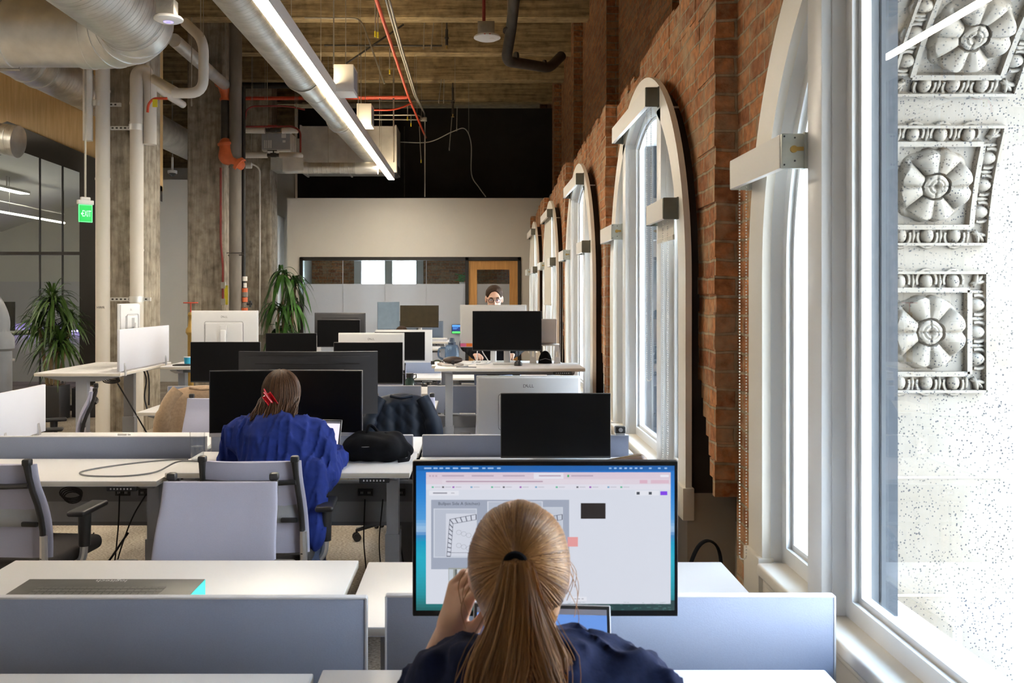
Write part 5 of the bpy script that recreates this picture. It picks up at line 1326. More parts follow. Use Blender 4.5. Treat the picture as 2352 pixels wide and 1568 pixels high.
hood=[('c',(.0,1.455,1.045),(.15,1.455,1.045),.042,.042,.03),('c',(-.02,1.47,1.03),(-.015,1.55,1.03),.034,.028,.03),('e',(.165,1.505,1.042),(.062,.085,.036),None,.04),('e',(.20,1.455,1.02),(.055,.055,.034),None,.03),('c',(.10,1.425,1.035),(.20,1.43,1.015),.030,.026,.02)]
sw=cl+hood+[('-e',(.073,1.535,1.13),(.058,.060,.10),None,.012),('cut',(.20,1.83,.77),(-.4,.9,0))]
part_sdf('sweatshirt',sw,.0075,M['navy'],p1,O,noise=folds(.009,55,3))
part_sdf('jeans',inflate(legs((.075,1.38,.52),.11,.42,.0),.012)+[('e',(.075,1.37,.53),(.18,.145,.11),None,.03)],.011,M['jeans'],p1,O,noise=folds(.004,70,5))
part_sdf('shoes',shoes((.075,1.38,.52),.11,.42,.0),.008,M['blk2'],p1,O)
m=MB()
for a,b in(((.150,1.400,1.05),(.215,1.41,.96)),((.175,1.425,1.06),(.255,1.405,.985))): m.tube(smoothpath([a,((a[0]+b[0])/2+.02,(a[1]+b[1])/2-.022,(a[2]+b[2])/2),b],5),.003,6)
m.M=Matrix.Translation(-Vector(O)); 
mm=MB(); mm.M=Matrix.Translation(-Vector(O)); mm.v=[]; 
for a,c_,b in(((.150,1.412,1.062),(.195,1.372,1.00),(.20,1.352,.93)),((.185,1.425,1.06),(.245,1.388,1.01),(.262,1.378,.93))): mm.tube(smoothpath([a,c_,b],6),.0032,6)
mm.build('drawstring',M['navy'] if False else mat('blue_cord',(.06,.09,.2),.8),p1)
# hair combed to the tie, then the tail
hq=random.Random(11); HC=Vector(hc); T=Vector((.063,1.447,1.222))
def on_skull(d,k=1.0):
    d=Vector(d).normalized(); return HC+Vector((d.x*.0845,d.y*.1085-.010,d.z*(.100 if d.z>0 else .118)+.008))*k
def slerp(a,b,t):
    a=a.normalized();b=b.normalized(); w=math.acos(max(-1,min(1,a.dot(b))))
    return a if w<1e-4 else (a*math.sin((1-t)*w)+b*math.sin(t*w))/math.sin(w)
tdir=Vector(((T.x-HC.x)/.0845,(T.y-HC.y)/.1085,(T.z-HC.z)/.10))
m=MB(); m.M=Matrix.Translation(-Vector(O))
m.sph((HC.x,HC.y-.012,HC.z+.010),(.0815,.104,.096),28,20); m.sph((HC.x,HC.y-.042,HC.z-.040),(.070,.064,.078),20,14)
for k in range(6000):
    ph=hq.uniform(0,2*PI); c,s=math.cos(ph),math.sin(ph)
    if c>-.15: d0=Vector((s,.55*hq.uniform(.45,1.1),c))
    else: d0=Vector((s*1.0,.50*(1+c)**1.6*hq.uniform(.3,1.1)-.40*(-c)**3,c))
    off=hq.uniform(.985,1.035); wob=hq.uniform(-.06,.06); n=9; pts=[]
    lump=.010*math.sin(ph*7+.6)+.006*math.sin(ph*17); sidev=tdir.cross(d0).normalized()
    for i in range(n+1):
        t=i/n; d=slerp(d0,tdir,t*.985)
        kk=1+(off-1+lump)*math.sin(PI*min(1,t+.12)); pts.append(on_skull(d+sidev*wob*math.sin(PI*t),kk))
    r=hq.uniform(.0006,.0012); m.tube(pts,[r*.7]+[r]*(n-1)+[r*.8],3,cap=False)
for k in range(9): # loose wisps at the sides
    s=hq.choice((-1,1)); a=HC+Vector((s*.083,hq.uniform(.0,.06),hq.uniform(-.05,.03))); b=a+Vector((s*hq.uniform(.0,.02),hq.uniform(-.01,.02),-hq.uniform(.05,.10))); c_=(a+b)/2+Vector((s*.012,0,0)); m.tube(smoothpath([a,c_,b],4),.0007,3,cap=False)
m.build('hair',M['hairg'],p1,smooth=180)
m=MB(); m.M=Matrix.Translation(-Vector(O))
locks=[(max(-1,min(1,hq.gauss(0,.5))),max(-1,min(1,hq.gauss(0,.5))),hq.uniform(0,6.28),hq.uniform(.6,1.0),hq.gauss(0,.022),hq.uniform(.004,.014)) for _ in range(34)]
for k in range(4200):
    lu,lv,lph,lL,ldr,lam=locks[k%34]
    su,sv=hq.gauss(0,.16),hq.gauss(0,.2); ph=hq.uniform(0,6.28); L=lL*hq.uniform(.92,1.0); fl=hq.uniform(-.004,.008); drift=ldr+hq.gauss(0,.006)
    pts=[];rs=[]; n=14; r=hq.uniform(.0006,.0012); stray=hq.random()<.05
    for i in range(n+1):
        t=i/n*L; tight=1-.35*min(1,t*1.5)
        u=lu+su*tight*(2 if stray else 1); v=lv+sv*tight
        cx=T.x-.004*t; cy=T.y+.004-.074*math.sin(min(1,t*3.2)*PI/2)+.020*t; cz=T.z+.002+.010*math.sin(min(1,t*8)*PI)*(1-t)-.46*max(0,t-.035)
        w=.0135+.040*min(1,t/.30)**1.15+.050*max(0,t-.25); dp=w*.55
        wave=lam*math.sin(lph+t*9)*min(1,t*2.5)+.002*math.sin(ph+t*11)
        pts.append(Vector((cx+u*w+wave+drift*t*2-.010*t,cy+v*dp+fl*t+.5*lam*math.cos(lph+t*7)*min(1,t*3),cz))); rs.append(r*(1 if t<.6 else max(.25,1-(t-.6)*1.8)))
    m.tube(pts,rs,3,cap=False)
m.build('ponytail',M['hairg'],p1,smooth=180)
m=MB(); m.M=Matrix.Translation(-Vector(O))
td=(T-HC).normalized(); td.z-=.25; td.normalize(); ax=td.cross(Vector((1,0,0))).normalized(); bx_=td.cross(ax)
m.tube([T-td*-.006+(ax*math.cos(a)+bx_*math.sin(a))*.0145 for a in[2*PI*k/20 for k in range(20)]],.0062,8,closed=True); m.build('hair_tie',M['bcloth'],p1)
# ---- 2: the person with the red hair clip
O=(-.97,4.30,0); hc=(-.985,4.565,1.158)
tors=[('e',(-.97,4.30,.53),(.17,.135,.12),None,.04),('e',(-.97,4.345,.70),(.15,.11,.17),None,.06),('e',(-.975,4.425,.90),(.170,.110,.16),None,.06),('c',(-1.155,4.47,.968),(-.815,4.48,.962),.055,.055,.05)]
armL=[('c',(-1.175,4.47,.955),(-1.235,4.56,.815),.054,.046,.03),('c',(-1.235,4.56,.815),(-1.06,4.76,.82),.044,.03,.02)]
armR=[('c',(-.795,4.48,.945),(-.745,4.425,.775),.054,.046,.03),('c',(-.745,4.425,.775),(-.728,4.68,.815),.044,.03,.02)]
body=tors+armL+armR+legs((-.97,4.32,.52),.11,.42,.0)+_head(hc,R(2),R(-22),1.0)+[('c',(-.975,4.48,1.02),(-.983,4.53,1.09),.055,.05,.03)]
m=MB(); m.add(*geo_minus(sdf_geo(body,.009),O))
for w,d,th in(((-1.06,4.76,.822),(.5,.85,-.1),1),((-.728,4.68,.817),(.05,.95,.0),-1)): m.add(*geo_minus(sdf_geo(hand(w,d,(0,0,1),.95,.5,th),.005,.012),O))
p2=m.build('person',M['skin'],None,smooth=180,loc=O); tag(p2,'person in a blue shirt with a red hair clip seated at the second desk row','person')
sh=inflate(tors,.026)+inflate(armL,.021)+inflate(armR,.024)+[('c',(-.80,4.33,.80),(-.765,4.215,.53),.075,.055,.05),('c',(-1.13,4.32,.75),(-1.12,4.25,.58),.06,.05,.05),('cut',(-.728,4.665,.815),(0,1,.0)) if False else ('-e',(-.98,4.535,1.11),(.06,.06,.09),None,.012)]
# collar
sh+=[('c',(-1.03,4.485,1.035),(-.93,4.485,1.035),.022,.022,.02)]
part_sdf('shirt',sh,.0085,M['denim'],p2,O,noise=folds(.010,48,8))
part_sdf('jeans',inflate(legs((-.97,4.32,.52),.11,.42,.0),.014)+[('e',(-.97,4.31,.53),(.18,.145,.11),None,.03),('c',(-.80,4.28,.50),(-.775,4.24,.30),.07,.06,.04)],.011,M['jeans'],p2,O,noise=folds(.004,70,9))
part_sdf('shoes',shoes((-.97,4.32,.52),.11,.42,.0),.008,M['wht'],p2,O)
HC=Vector(hc); hq=random.Random(21); m=MB(); m.M=Matrix.Translation(-Vector(O)); m.sph((HC.x,HC.y-.012,HC.z+.014),(.080,.103,.094),24,16)
clipP=Vector((-1.008,4.448,1.140))
for k in range(1400):
    ph=hq.uniform(-2.5,2.5); c,s=math.cos(ph),math.sin(ph)   # 0 = straight back
    r=hq.uniform(.0018,.0034); zend=hq.uniform(.915,1.0) if abs(ph)<1.5 else hq.uniform(.99,1.06); off=hq.uniform(.99,1.06); pts=[]; j=hq.uniform(-.15,.15); w0=hq.uniform(0,6.28)
    pole=hq.uniform(.05,.5)
    for i in range(8):
        t=pole+(PI*.56-pole)*i/7; a=ph+j*math.sin(t)
        p=HC+Vector((math.sin(t)*math.sin(a)*.090,-math.sin(t)*math.cos(a)*.112-.012,math.cos(t)*.106+.010))*1.0
        p=HC+(p-HC)*off
        if k%2==0 and abs(ph)<1.5 and i>2: # gathered towards the clip
            f=(i-2)/5; p=p.lerp(clipP+Vector((hq.gauss(0,.012),-.004,hq.gauss(0,.012))),min(1,f*.75)*(1 if i<7 else .9))
        pts.append(p)
    last=pts[-1]; sp=1.0 if k%2 else .75
    for i in range(1,7):
        t=i/6; pts.append(Vector((last.x+(last.x-HC.x)*.10*t+.010*math.sin(w0+t*5)*t-.012*t+hq.gauss(0,.002), last.y+(min(last.y,4.355+.03*abs(ph)+hq.uniform(-.012,.02))-last.y)*min(1,t*1.3)-.012*math.sin(t*3), last.z+(zend-last.z)*t)))
    m.tube(pts,[r]*(len(pts)-2)+[r*.7,r*.3],4,cap=False)
m.build('hair',M['hairb'],p2,smooth=180)
m=MB(); m.M=Matrix.Translation(-Vector(O))@Matrix.Translation(clipP+Vector((0,-.022,0)))@Matrix.Rotation(R(-35),4,'Y')
for s in(-1,1):
    m.grid(lambda u,v:(s*(.006+.022*math.sin(PI*v)),-.018+.016*abs(math.cos(PI*v)),(u-.5)*.012+(-.04+.08*v)+0) if False else (s*(.004+.020*math.sin(PI*u)),-.020*math.sin(PI*u)+.006,-.036+.072*v),8,8)
    for k in range(5): m.tube([(s*.006,.004,-.030+k*.015),(s*.020,-.012,-.030+k*.015),(s*.016,.016,-.030+k*.015)],.0035,6)
m.cyl((0,-.004,-.035),(0,-.004,.035),.004,n=8); m.cyl((0,-.012,-.01),(.0,-.03,.05),.006,.003,n=8); m.cyl((0,-.006,.03),(.006,-.012,.065),.006,.003,n=8); m.build('hair_clip',M['clip'],p2,solid=.002)
# ---- 3: the standing person in glasses
O=(.17,9.0,0); hc=(.176,8.88,1.628)
tors=[('e',(.17,9.02,.98),(.165,.12,.14),None,.05),('e',(.17,9.01,1.18),(.16,.11,.18),None,.06),('e',(.17,8.99,1.36),(.19,.115,.14),None,.06),('c',(-.025,8.98,1.44),(.365,8.98,1.44),.055,.055,.05)]
armA=[('c',(-.03,8.98,1.43),(-.095,8.90,1.17),.054,.046,.03),('c',(-.095,8.90,1.17),(-.010,8.60,1.10),.044,.031,.02)]
armB=[('c',(.37,8.98,1.43),(.44,8.90,1.17),.054,.046,.03),('c',(.44,8.90,1.17),(.34,8.60,1.10),.044,.031,.02)]
lg=[]
for s in(-1,1): lg+=[('c',(.17+s*.09,9.02,.92),(.17+s*.10,9.0,.50),.092,.062,.03),('c',(.17+s*.10,9.0,.50),(.17+s*.105,9.04,.09),.06,.042,.02)]
body=tors+armA+armB+lg+_head(hc,PI,R(-14),1.03)+[('c',(.17,8.98,1.46),(.174,8.93,1.56),.058,.054,.03)]
m=MB(); m.add(*geo_minus(sdf_geo(body,.0075),O))
for w,d,th in(((-.010,8.60,1.10),(.25,-.95,-.12),-1),((.34,8.60,1.10),(-.2,-.95,-.12),1)): m.add(*geo_minus(sdf_geo(hand(w,d,(0,0,1),1.0,.6,th),.005,.012),O))
p3=m.build('person',M['skin'],None,smooth=180,loc=O); tag(p3,'person in glasses and a black jacket standing behind the silver monitor','person')
jk=inflate(tors,.024)+inflate(armA,.02)+inflate(armB,.02)+[('-e',(.174,8.92,1.56),(.062,.07,.10),None,.012),('c',(.10,8.93,1.49),(.25,8.93,1.49),.022,.022,.02)]
part_sdf('jacket',jk,.010,M['bcloth'],p3,O,noise=folds(.006,50,4))
part_sdf('jeans',inflate(lg,.014),.012,M['jeans'],p3,O)
part_sdf('shoes',[[('c',(.17+s*.105,9.06,.05),(.17+s*.11,8.86,.04),.046,.036,.02),('cut',(0,0,.005),(0,0,-1))] for s in(-1,1)],.009,M['blk2'],p3,O)
m=Matrix.Translation(Vector(hc)-Vector(O))@Matrix.Rotation(PI,4,'Z')@Matrix.Rotation(R(-14),4,'X')@Matrix.Scale(1.03,4)
hr=[('e',(0,-.020,.040),(.083,.100,.086),None,.01),('-e',(0,.092,.026),(.060,.062,.066),None,.010),('-e',(.0,.06,-.06),(.2,.085,.075),None,.008),('cut',(0,0,-.055),(0,0,-1)),('-e',(.078,.0,-.012),(.02,.03,.04),None,.004),('-e',(-.078,.0,-.012),(.02,.03,.04),None,.004)]
hm=MB(); hm.M=m; g=sdf_geo(hr,.006,noise=lambda P:.0025*hashnoise(P,120,2)); hm.add(*g)
for s in(-1,1): hm.tube([(s*.014,.098,.026),(s*.030,.096,.031),(s*.047,.082,.027)],[.003,.004,.002],6)
hm.build('hair',M['hairm'],p3,smooth=180)
em=MB(); em.M=m
for s in(-1,1):
    em.sph((s*.031,.0795,.004),(.0125,.0115,.0075),12,8,mi=0); em.sph((s*.031,.0868,.003),(.0060,.0048,.0058),10,6,mi=1)
em.build('eyes',[M['wht'],M['blk']],p3)
gm=MB(); gm.M=m
for s in(-1,1):
    gm.tube([(s*.033+.023*math.copysign(abs(math.cos(a))**.7,math.cos(a)),.112-.010*abs((s*.033+.023*math.cos(a)))*4,.004+.017*math.copysign(abs(math.sin(a))**.8,math.sin(a))) for a in[2*PI*k/20 for k in range(20)]],.0026,6,closed=True)
    gm.tube([(s*.056,.108,.012),(s*.074,.085,.012),(s*.081,.0,.006)],.002,6)
gm.tube([(-.011,.112,.008),(0,.114,.011),(.011,.112,.008)],.002,6); gl=gm.build('glasses',mat('tortoise_frame',(.025,.012,.008),.4),p3)
gm=MB(); gm.M=m
for s in(-1,1): gm.sph((s*.033,.1095-.0045,.004),(.021,.001,.015),14,6)
gm.build('lens',glassmat('lens_glass',(.93,.92,1),1.6),gl)
# ---- 4: a seated person whose hair just shows above the wide silver monitor
O=(-.99,12.05,0); hc=(-.99,11.93,1.138)
tors=[('e',(-.99,12.07,.53),(.17,.135,.12),None,.04),('e',(-.99,12.03,.72),(.15,.11,.18),None,.06),('e',(-.99,12.0,.90),(.17,.11,.15),None,.06),('c',(-1.17,11.99,.99),(-.81,11.99,.99),.058,.058,.05)]
arms=[]
for s in(-1,1): arms+=[('c',(-.99+s*.185,11.99,.98),(-.99+s*.25,11.90,.78),.054,.046,.03),('c',(-.99+s*.25,11.90,.78),(-.99+s*.14,11.66,.79),.044,.03,.02),('c',(-.99+s*.14,11.66,.79),(-.99+s*.12,11.55,.78),.034,.03,.02)]
lg=[('c',(-.99+s*.085,12.05,.52),(-.99+s*.11,11.64,.54),.092,.062,.03) for s in(-1,1)]+[('c',(-.99+s*.11,11.64,.54),(-.99+s*.12,11.66,.09),.058,.04,.02) for s in(-1,1)]
m=MB(); m.add(*geo_minus(sdf_geo(tors+arms+lg+_head(hc,PI,R(-10),1.0)+[('c',(-.99,12.0,1.0),(-.99,11.95,1.09),.056,.05,.03)],.011),O))
p4=m.build('person',M['skin'],None,smooth=180,loc=O); tag(p4,'seated person whose brown hair barely shows above the wide silver monitor','person')
part_sdf('jumper',inflate(tors,.02)+inflate(arms,.014)+[('-e',(-.99,11.95,1.10),(.06,.06,.09),None,.012)],.013,M['bcloth'],p4,O)
part_sdf('jeans',inflate(lg,.012),.014,M['jeans'],p4,O)
part_sdf('hair',[('e',(-.99,11.945,1.165),(.086,.104,.094),None,.01),('-e',(-.99,11.82,1.12),(.07,.07,.08),None,.01)],.009,M['hairm'],p4,O,noise=lambda P:.004*hashnoise(P,60,3))
chr('far mesh chair of the person hidden behind the wide silver monitor',-.99,12.10,PI)
# ------------------------------------------------------------------ the bright monitor and its screen content
def ui(parent,w,h,M4):
    """screen picture as flat lit patches on one mesh; coordinates are fractions of the 611 x 357 px screen, from the top left"""
    mats=[];idx={}
    def em_(name,col,s=1.0):
        if name not in idx: idx[name]=len(mats); mats.append(emit('display_'+name,col,s*.66))
        return idx[name]
    m=MB(); W,H=1.0,1.0
    def rect(x0,y0,x1,y1,col,lay,name):
        k=em_(name,col); X0,X1=(x0-.5)*w,(x1-.5)*w; Y0,Y1=(.5-y0)*h,(.5-y1)*h; z=lay*.00012
        m.add([(X0,Y0,z),(X1,Y0,z),(X1,Y1,z),(X0,Y1,z)],[(0,1,2,3)],k)
    def lines(pts,th,col,lay,name,closed=False):
        k=em_(name,col)
        q=list(pts)+([pts[0]] if closed else [])
        for (xa,ya),(xb,yb) in zip(q,q[1:]):
            a=Vector(((xa-.5)*w,(.5-ya)*h,lay*.00012)); b=Vector(((xb-.5)*w,(.5-yb)*h,lay*.00012)); d=(b-a); 
            if d.length<1e-6: continue
            n=Vector((-d.y,d.x,0)).normalized()*th/2; m.add([a-n,b-n,b+n,a+n],[(0,1,2,3)],k)
    def text(s,x,y,size,col,lay,name):
        k=em_(name,col); add_text(m,s,size,Matrix.Translation(((x-.5)*w,(.5-y)*h,lay*.00012)),k)
    # desktop picture: blue sky over turquoise sea
    rows=[(0,(.01,.16,.55)),(.08,(.01,.18,.60)),(.2,(.02,.24,.68)),(.36,(.08,.34,.72)),(.43,(.35,.55,.78)),(.47,(.04,.22,.55)),(.52,(.0,.33,.55)),(.62,(.01,.42,.58)),(.75,(.01,.38,.50)),(.88,(.01,.28,.34)),(.96,(.01,.16,.17)),(1,(.01,.10,.10))]
    for k in range(48):
        a=k/48; 
        for (p,c),(q_,d) in zip(rows,rows[1:]):
            if p<=a<=q_: f=(a-p)/(q_-p); break
        rect(0,a,1,(k+1)/48,tuple(x+(y-x)*f for x,y in zip(c,d)),0,'sea%d'%k)
    rect(.35,.93,1,1,(.012,.05,.05),1,'seadark')
    q=random.Random(2)
    for k in range(90): x=q.uniform(.4,.98); y=q.uniform(.94,.995); rect(x,y,x+q.uniform(.004,.015),y+.006,(.05,.14,.12),2,'glint')
    rect(0,0,1,.034,(.005,.12,.42),2,'menubar')
    for k,(x,s) in enumerate(((.045,.028),(.075,.016),(.097,.014),(.122,.016),(.152,.02),(.19,.034),(.23,.022),(.262,.012),(.288,.022),(.32,.014))): rect(x-s/2,.012,x+s/2,.022,(.35,.55,.85),3,'menutext')
    for x in(.75,.77,.79,.81,.83,.85,.87,.905,.94,.965): rect(x-.004,.012,x+.006,.022,(.35,.55,.85),3,'menutext')
    rect(.038,.045,.985,.955,(.70,.73,.82),2,'window')
    rect(.038,.045,.985,.090,(.72,.60,.70),3,'tabs'); rect(.038,.09,.985,.128,(.74,.65,.74),3,'address'); rect(.10,.094,.80,.124,(.76,.69,.77),4,'field'); rect(.038,.128,.985,.165,(.76,.75,.84),3,'bookmarks')
    rect(.455,.05,.57,.09,(.80,.78,.86),4,'activetab')
    for x in(.05,.062,.074): rect(x,.064,x+.007,.076,(.55,.42,.50),4,'dots')
    for x0 in(.10,.215,.335,.475,.60): rect(x0,.064,x0+.085,.074,(.50,.40,.50),5,'tabtext')
    rect(.585,.062,.592,.078,(.05,.45,.15),5,'tabicon')
    rect(.115,.104,.49,.113,(.48,.34,.44),5,'urltext'); rect(.865,.098,.895,.122,(.72,.45,.56),5,'chip'); rect(.908,.098,.978,.122,(.72,.50,.60),5,'chip2'); rect(.945,.062,.978,.078,(.85,.83,.9),5,'pill')
    for k,x in enumerate((.06,.10,.14,.21,.29,.335,.40,.46,.54,.62,.67,.74,.79)): rect(x,.142,x+.008,.153,((.1,.5,.3),(.1,.1,.12),(.35,.1,.5),(.2,.4,.6))[k%4],5,'bm%d'%(k%4)); rect(x+.012,.144,x+.035,.150,(.55,.54,.62),5,'bmtext')
    rect(.05,.172,.165,.205,(.80,.81,.88),4,'toolpill'); rect(.065,.184,.12,.193,(.30,.30,.36),5,'ink'); rect(.135,.185,.148,.192,(.5,.5,.56),5,'ink3')
    rect(.848,.172,.94,.205,(.80,.81,.88),4,'toolpill'); rect(.945,.176,.972,.203,(.22,.05,.80),5,'share')
    for x in(.853,.90): rect(x,.18,x+.012,.199,(.06,.07,.09),6,'avatar')
    rect(.058,.235,.592,.715,(.36,.40,.50),4,'board'); text('Bullpen Side A (kitchen)',.166,.262,.0098,(.06,.07,.10),6,'ink2')
    rect(.067,.295,.235,.635,(.62,.66,.75),5,'sheet'); rect(.072,.302,.231,.628,(.50,.54,.64),6,'sheetin')
    rect(.275,.245,.49,.40,(.66,.69,.78),5,'sheet2'); rect(.28,.25,.486,.395,(.48,.52,.62),6,'sheetin2'); rect(.40,.285,.568,.63,(.62,.66,.75),6,'sheet3'); rect(.404,.29,.564,.624,(.57,.61,.70),7,'sheetin3')
    rect(.115,.33,.231,.625,(.66,.69,.78),7,'paper')
    for ox in(.0,.333):
        ink=(.12,.13,.18); L=9
        lines([(.118+ox,.625),(.13+ox,.37),(.232+ox,.335)],.0012,ink,L,'plan'); lines([(.133+ox,.625),(.143+ox,.40),(.232+ox,.372)],.0010,ink,L,'plan')
        for k in range(8): t=k/8; lines([(.118+.012*t+ox,.625-.255*t),(.133+.010*t+ox,.625-.225*t)],.0022,ink,L,'plan')
        for k in range(6): t=k/5; lines([(.13+.102*t+ox,.37-.035*t),(.143+.089*t+ox,.40-.028*t)],.0022,ink,L,'plan')
        for k in range(6):
            cx,cy=.165+ox+.012*(k%3)*1.6,.46+.06*(k//3)+.01*k; lines([(cx+.010*math.cos(a),cy+.016*math.sin(a)) for a in[2*PI*j/9 for j in range(9)]],.0006,(.3,.31,.38),L,'planthin',True)
        lines([(.13+ox,.60),(.22+ox,.60),(.228+ox,.55)],.0008,ink,L,'plan')
    rect(.125,.705,.215,.93,(.34,.36,.34),5,'photo')
    for x,c,n in((.127,(.55,.60,.66),'phA'),(.15,(.14,.15,.14),'phB'),(.158,(.60,.64,.70),'phC'),(.178,(.22,.22,.18),'phD'),(.19,(.55,.52,.40),'phE')): rect(x,.715,x+.016,.86,c,6,n)
    rect(.127,.86,.213,.925,(.30,.32,.30),6,'phF')
    rect(.637,.258,.733,.366,(.018,.012,.011),5,'swatch'); rect(.586,.492,.626,.558,(.80,.34,.34),8,'pinknote')
    rect(.60,.905,.66,.935,(.80,.81,.88),5,'zoompill'); 
    for x in(.612,.626,.640): rect(x,.915,x+.008,.924,(.5,.5,.56),6,'zi')
    for k in range(len(m.v)): pass
    m2=MB(); m2.M=M4; m2.add(m.v,m.f); m2.m=list(m.m)
    return m2.build('screen',mats,parent,smooth=0,fix=False)
a,b=at(947,1058,2.06),at(1558,1416,2.06)
w,h=b.x-a.x,a.z-b.z
mn=monitor('bright monitor showing a web page before the ponytailed person',(a.x+b.x)/2,2.06,.74,w,h,(a.z+b.z)/2,0,'black',logo=False)
for c in list(mn.children):
    if c.name.startswith('screen'): bpy.data.objects.remove(c)
m=MB(); m.bb(-w/2+.002,w/2-.002,-.0008,.003,-h/2+.002,h/2-.002); bz=m.build('glass_panel',M['scr'],mn,smooth=0,loc=(0,0,(a.z+b.z)/2-.74))
ui(mn,w-.018,h-.026,frame_M((0,-.0012,(a.z+b.z)/2-.74+.002),(1,0,0),(0,0,1)))
def ribbon_text_mat(): pass
# laptops
def laptop(label,x,y,z,rz,open_=105,body='alu',scr=None,logo=False,w=.31,d=.215):
    t=thing('laptop',label,'laptop',(x,y,z),rz,None)
    m=MB(); m.rbox((0,0,.008),(w,d,.014),.006,3); m.build('base',M[body],t)
    m=MB(); m.bb(-w*.42,w*.42,-.01,d*.42,.0152,.0158,mi=0)
    for r_ in range(5):
        for k in range(13): m.bb(-w*.40+k*w*.062,-w*.40+k*w*.062+w*.05,.0+r_*.018,.014+r_*.018,.0158,.0168,mi=0)
    m.build('keyboard',M['blk'],t,smooth=0)
    T=Matrix.Translation((0,d/2-.004,.014))@Matrix.Rotation(R(90-open_),4,'X')
    m=MB(); m.M=T; m.rbox((0,.003,d/2),(w,.006,d),.0025,2); lid=m.build('lid',M[body],t)
    m=MB(); m.M=T; m.bb(-w/2+.003,w/2-.003,-.0012,.0,.006,d-.003,mi=0); m.bb(-w/2+.009,w/2-.009,-.0018,-.0012,.014,d-.010,mi=1)
    if scr: 
        m.bb(-w/2+.009,w/2-.009,-.0022,-.0018,d-.022,d-.010,mi=2)
        for k in range(8): m.bb(-w*.38,-w*.38+w*.1*(1+k%4),-.0024,-.0018,.04+k*.018,.045+k*.018,mi=2)
    m.build('screen',[M['blk'],scr or M['scr'],mat('laptop_ui_grey',(.3,.3,.36),.5)],lid,smooth=0)
    if logo:
        m=MB(); m.M=T@Matrix.Translation((0,.0065,d*.5))
        g=[]; 
        for k in range(28):
            a=2*PI*k/28; r=.021*(1-.10*abs(math.cos(a))**6*(1 if math.sin(a)>0 else .3)); u,v=r*math.cos(a)*.95,r*math.sin(a)*1.02
            if v>.010: v-=.006*max(0,1-abs(u)/.008)
            if u<-.008 and -.008<v<.010: u=max(u,-.0175+.006*math.cos((v-.001)/.010*PI/2)*1.4)
            g.append((u,v))
        m.prism(g,lambda u,v,w_:(u,w_,v),0,.0006); m.prism([(-.001,.018),(.006,.020),(.009,.030),(.002,.027)],lambda u,v,w_:(u,w_,v),0,.0006); m.build('logo',M['logo'],lid,smooth=0)
    return t
laptop('open laptop half hidden behind the shoulder of the ponytailed person',.135,1.86,.74,R(-4),112,scr=emit('laptop_blue_display',(.10,.22,.55),1.0))
a=at(722,958,4.80)
laptop('open laptop with a pale screen beside the blue-shirted person',a.x-.03,4.67,.775,R(-8),112,scr=emit('laptop_pale_display',(.62,.58,.66),1.1),w=.30)
# items on the near desks
t=thing('keyboard_box','flat dark keyboard box with a turquoise end on the left desk','box',(-1.085,2.63,.74),0)
m=MB(); m.rbox((0,0,.028),(.53,.19,.056),.002,mi=0); m.build('box',mat('dark_box_card',(.035,.034,.030),.45,var=.1),t)
m=MB(); m.bb(.2655,.2665,-.094,.094,.001,.055); m.build('end_flap',mat('turquoise_card',(.06,.72,.66),.5),t,smooth=0)
m=MB(); add_text(m,'logitech',.030,frame_M((-.01,.075,.0568),(-1,0,0),(0,-1,0)),0); add_text(m,'MX KEYS',.020,frame_M((-.03,-.04,.0568),(-1,0,0),(0,-1,0)),0) if False else None; m.build('lettering',M['silver'],t,smooth=0)
m=MB()
for r_ in range(3):
    for k in range(18): m.bb(-.20+k*.021,-.183+k*.021,-.05+r_*.026,-.03+r_*.026,.0562,.0567)
m.build('printed_picture',mat('box_print',(.075,.072,.065),.4),t,smooth=0)
t=thing('mouse','pale computer mouse on the nearest desk at right','mouse',(.585,1.955,.74)); m=MB(); m.grid(lambda u,v:(.034*math.cos(2*PI*u)*math.sin(PI*v/2),.058*math.sin(2*PI*u)*math.sin(PI*v/2),.001+.034*math.cos(PI*v/2)**.7),20,9,cu=True); m.build('shell',M['wht'],t); m=MB(); m.rbox((0,.03,.028),(.007,.018,.008),.003); m.build('wheel',M['steelm'],t)
def cable(label,pts,r=.0035,mt='blk2',group=None):
    o=Vector(pts[0]); m=MB(); m.tube([p-o for p in smoothpath(pts,7)],r,6); ob=m.build('cable',M[mt],None,loc=o); return tag(ob,label,'cable',group)
cable('black cable on the nearest desk beside the right shoulder',[(.33,2.02,.7435),(.40,1.93,.7435),(.46,1.86,.7435),(.47,1.72,.7435)])
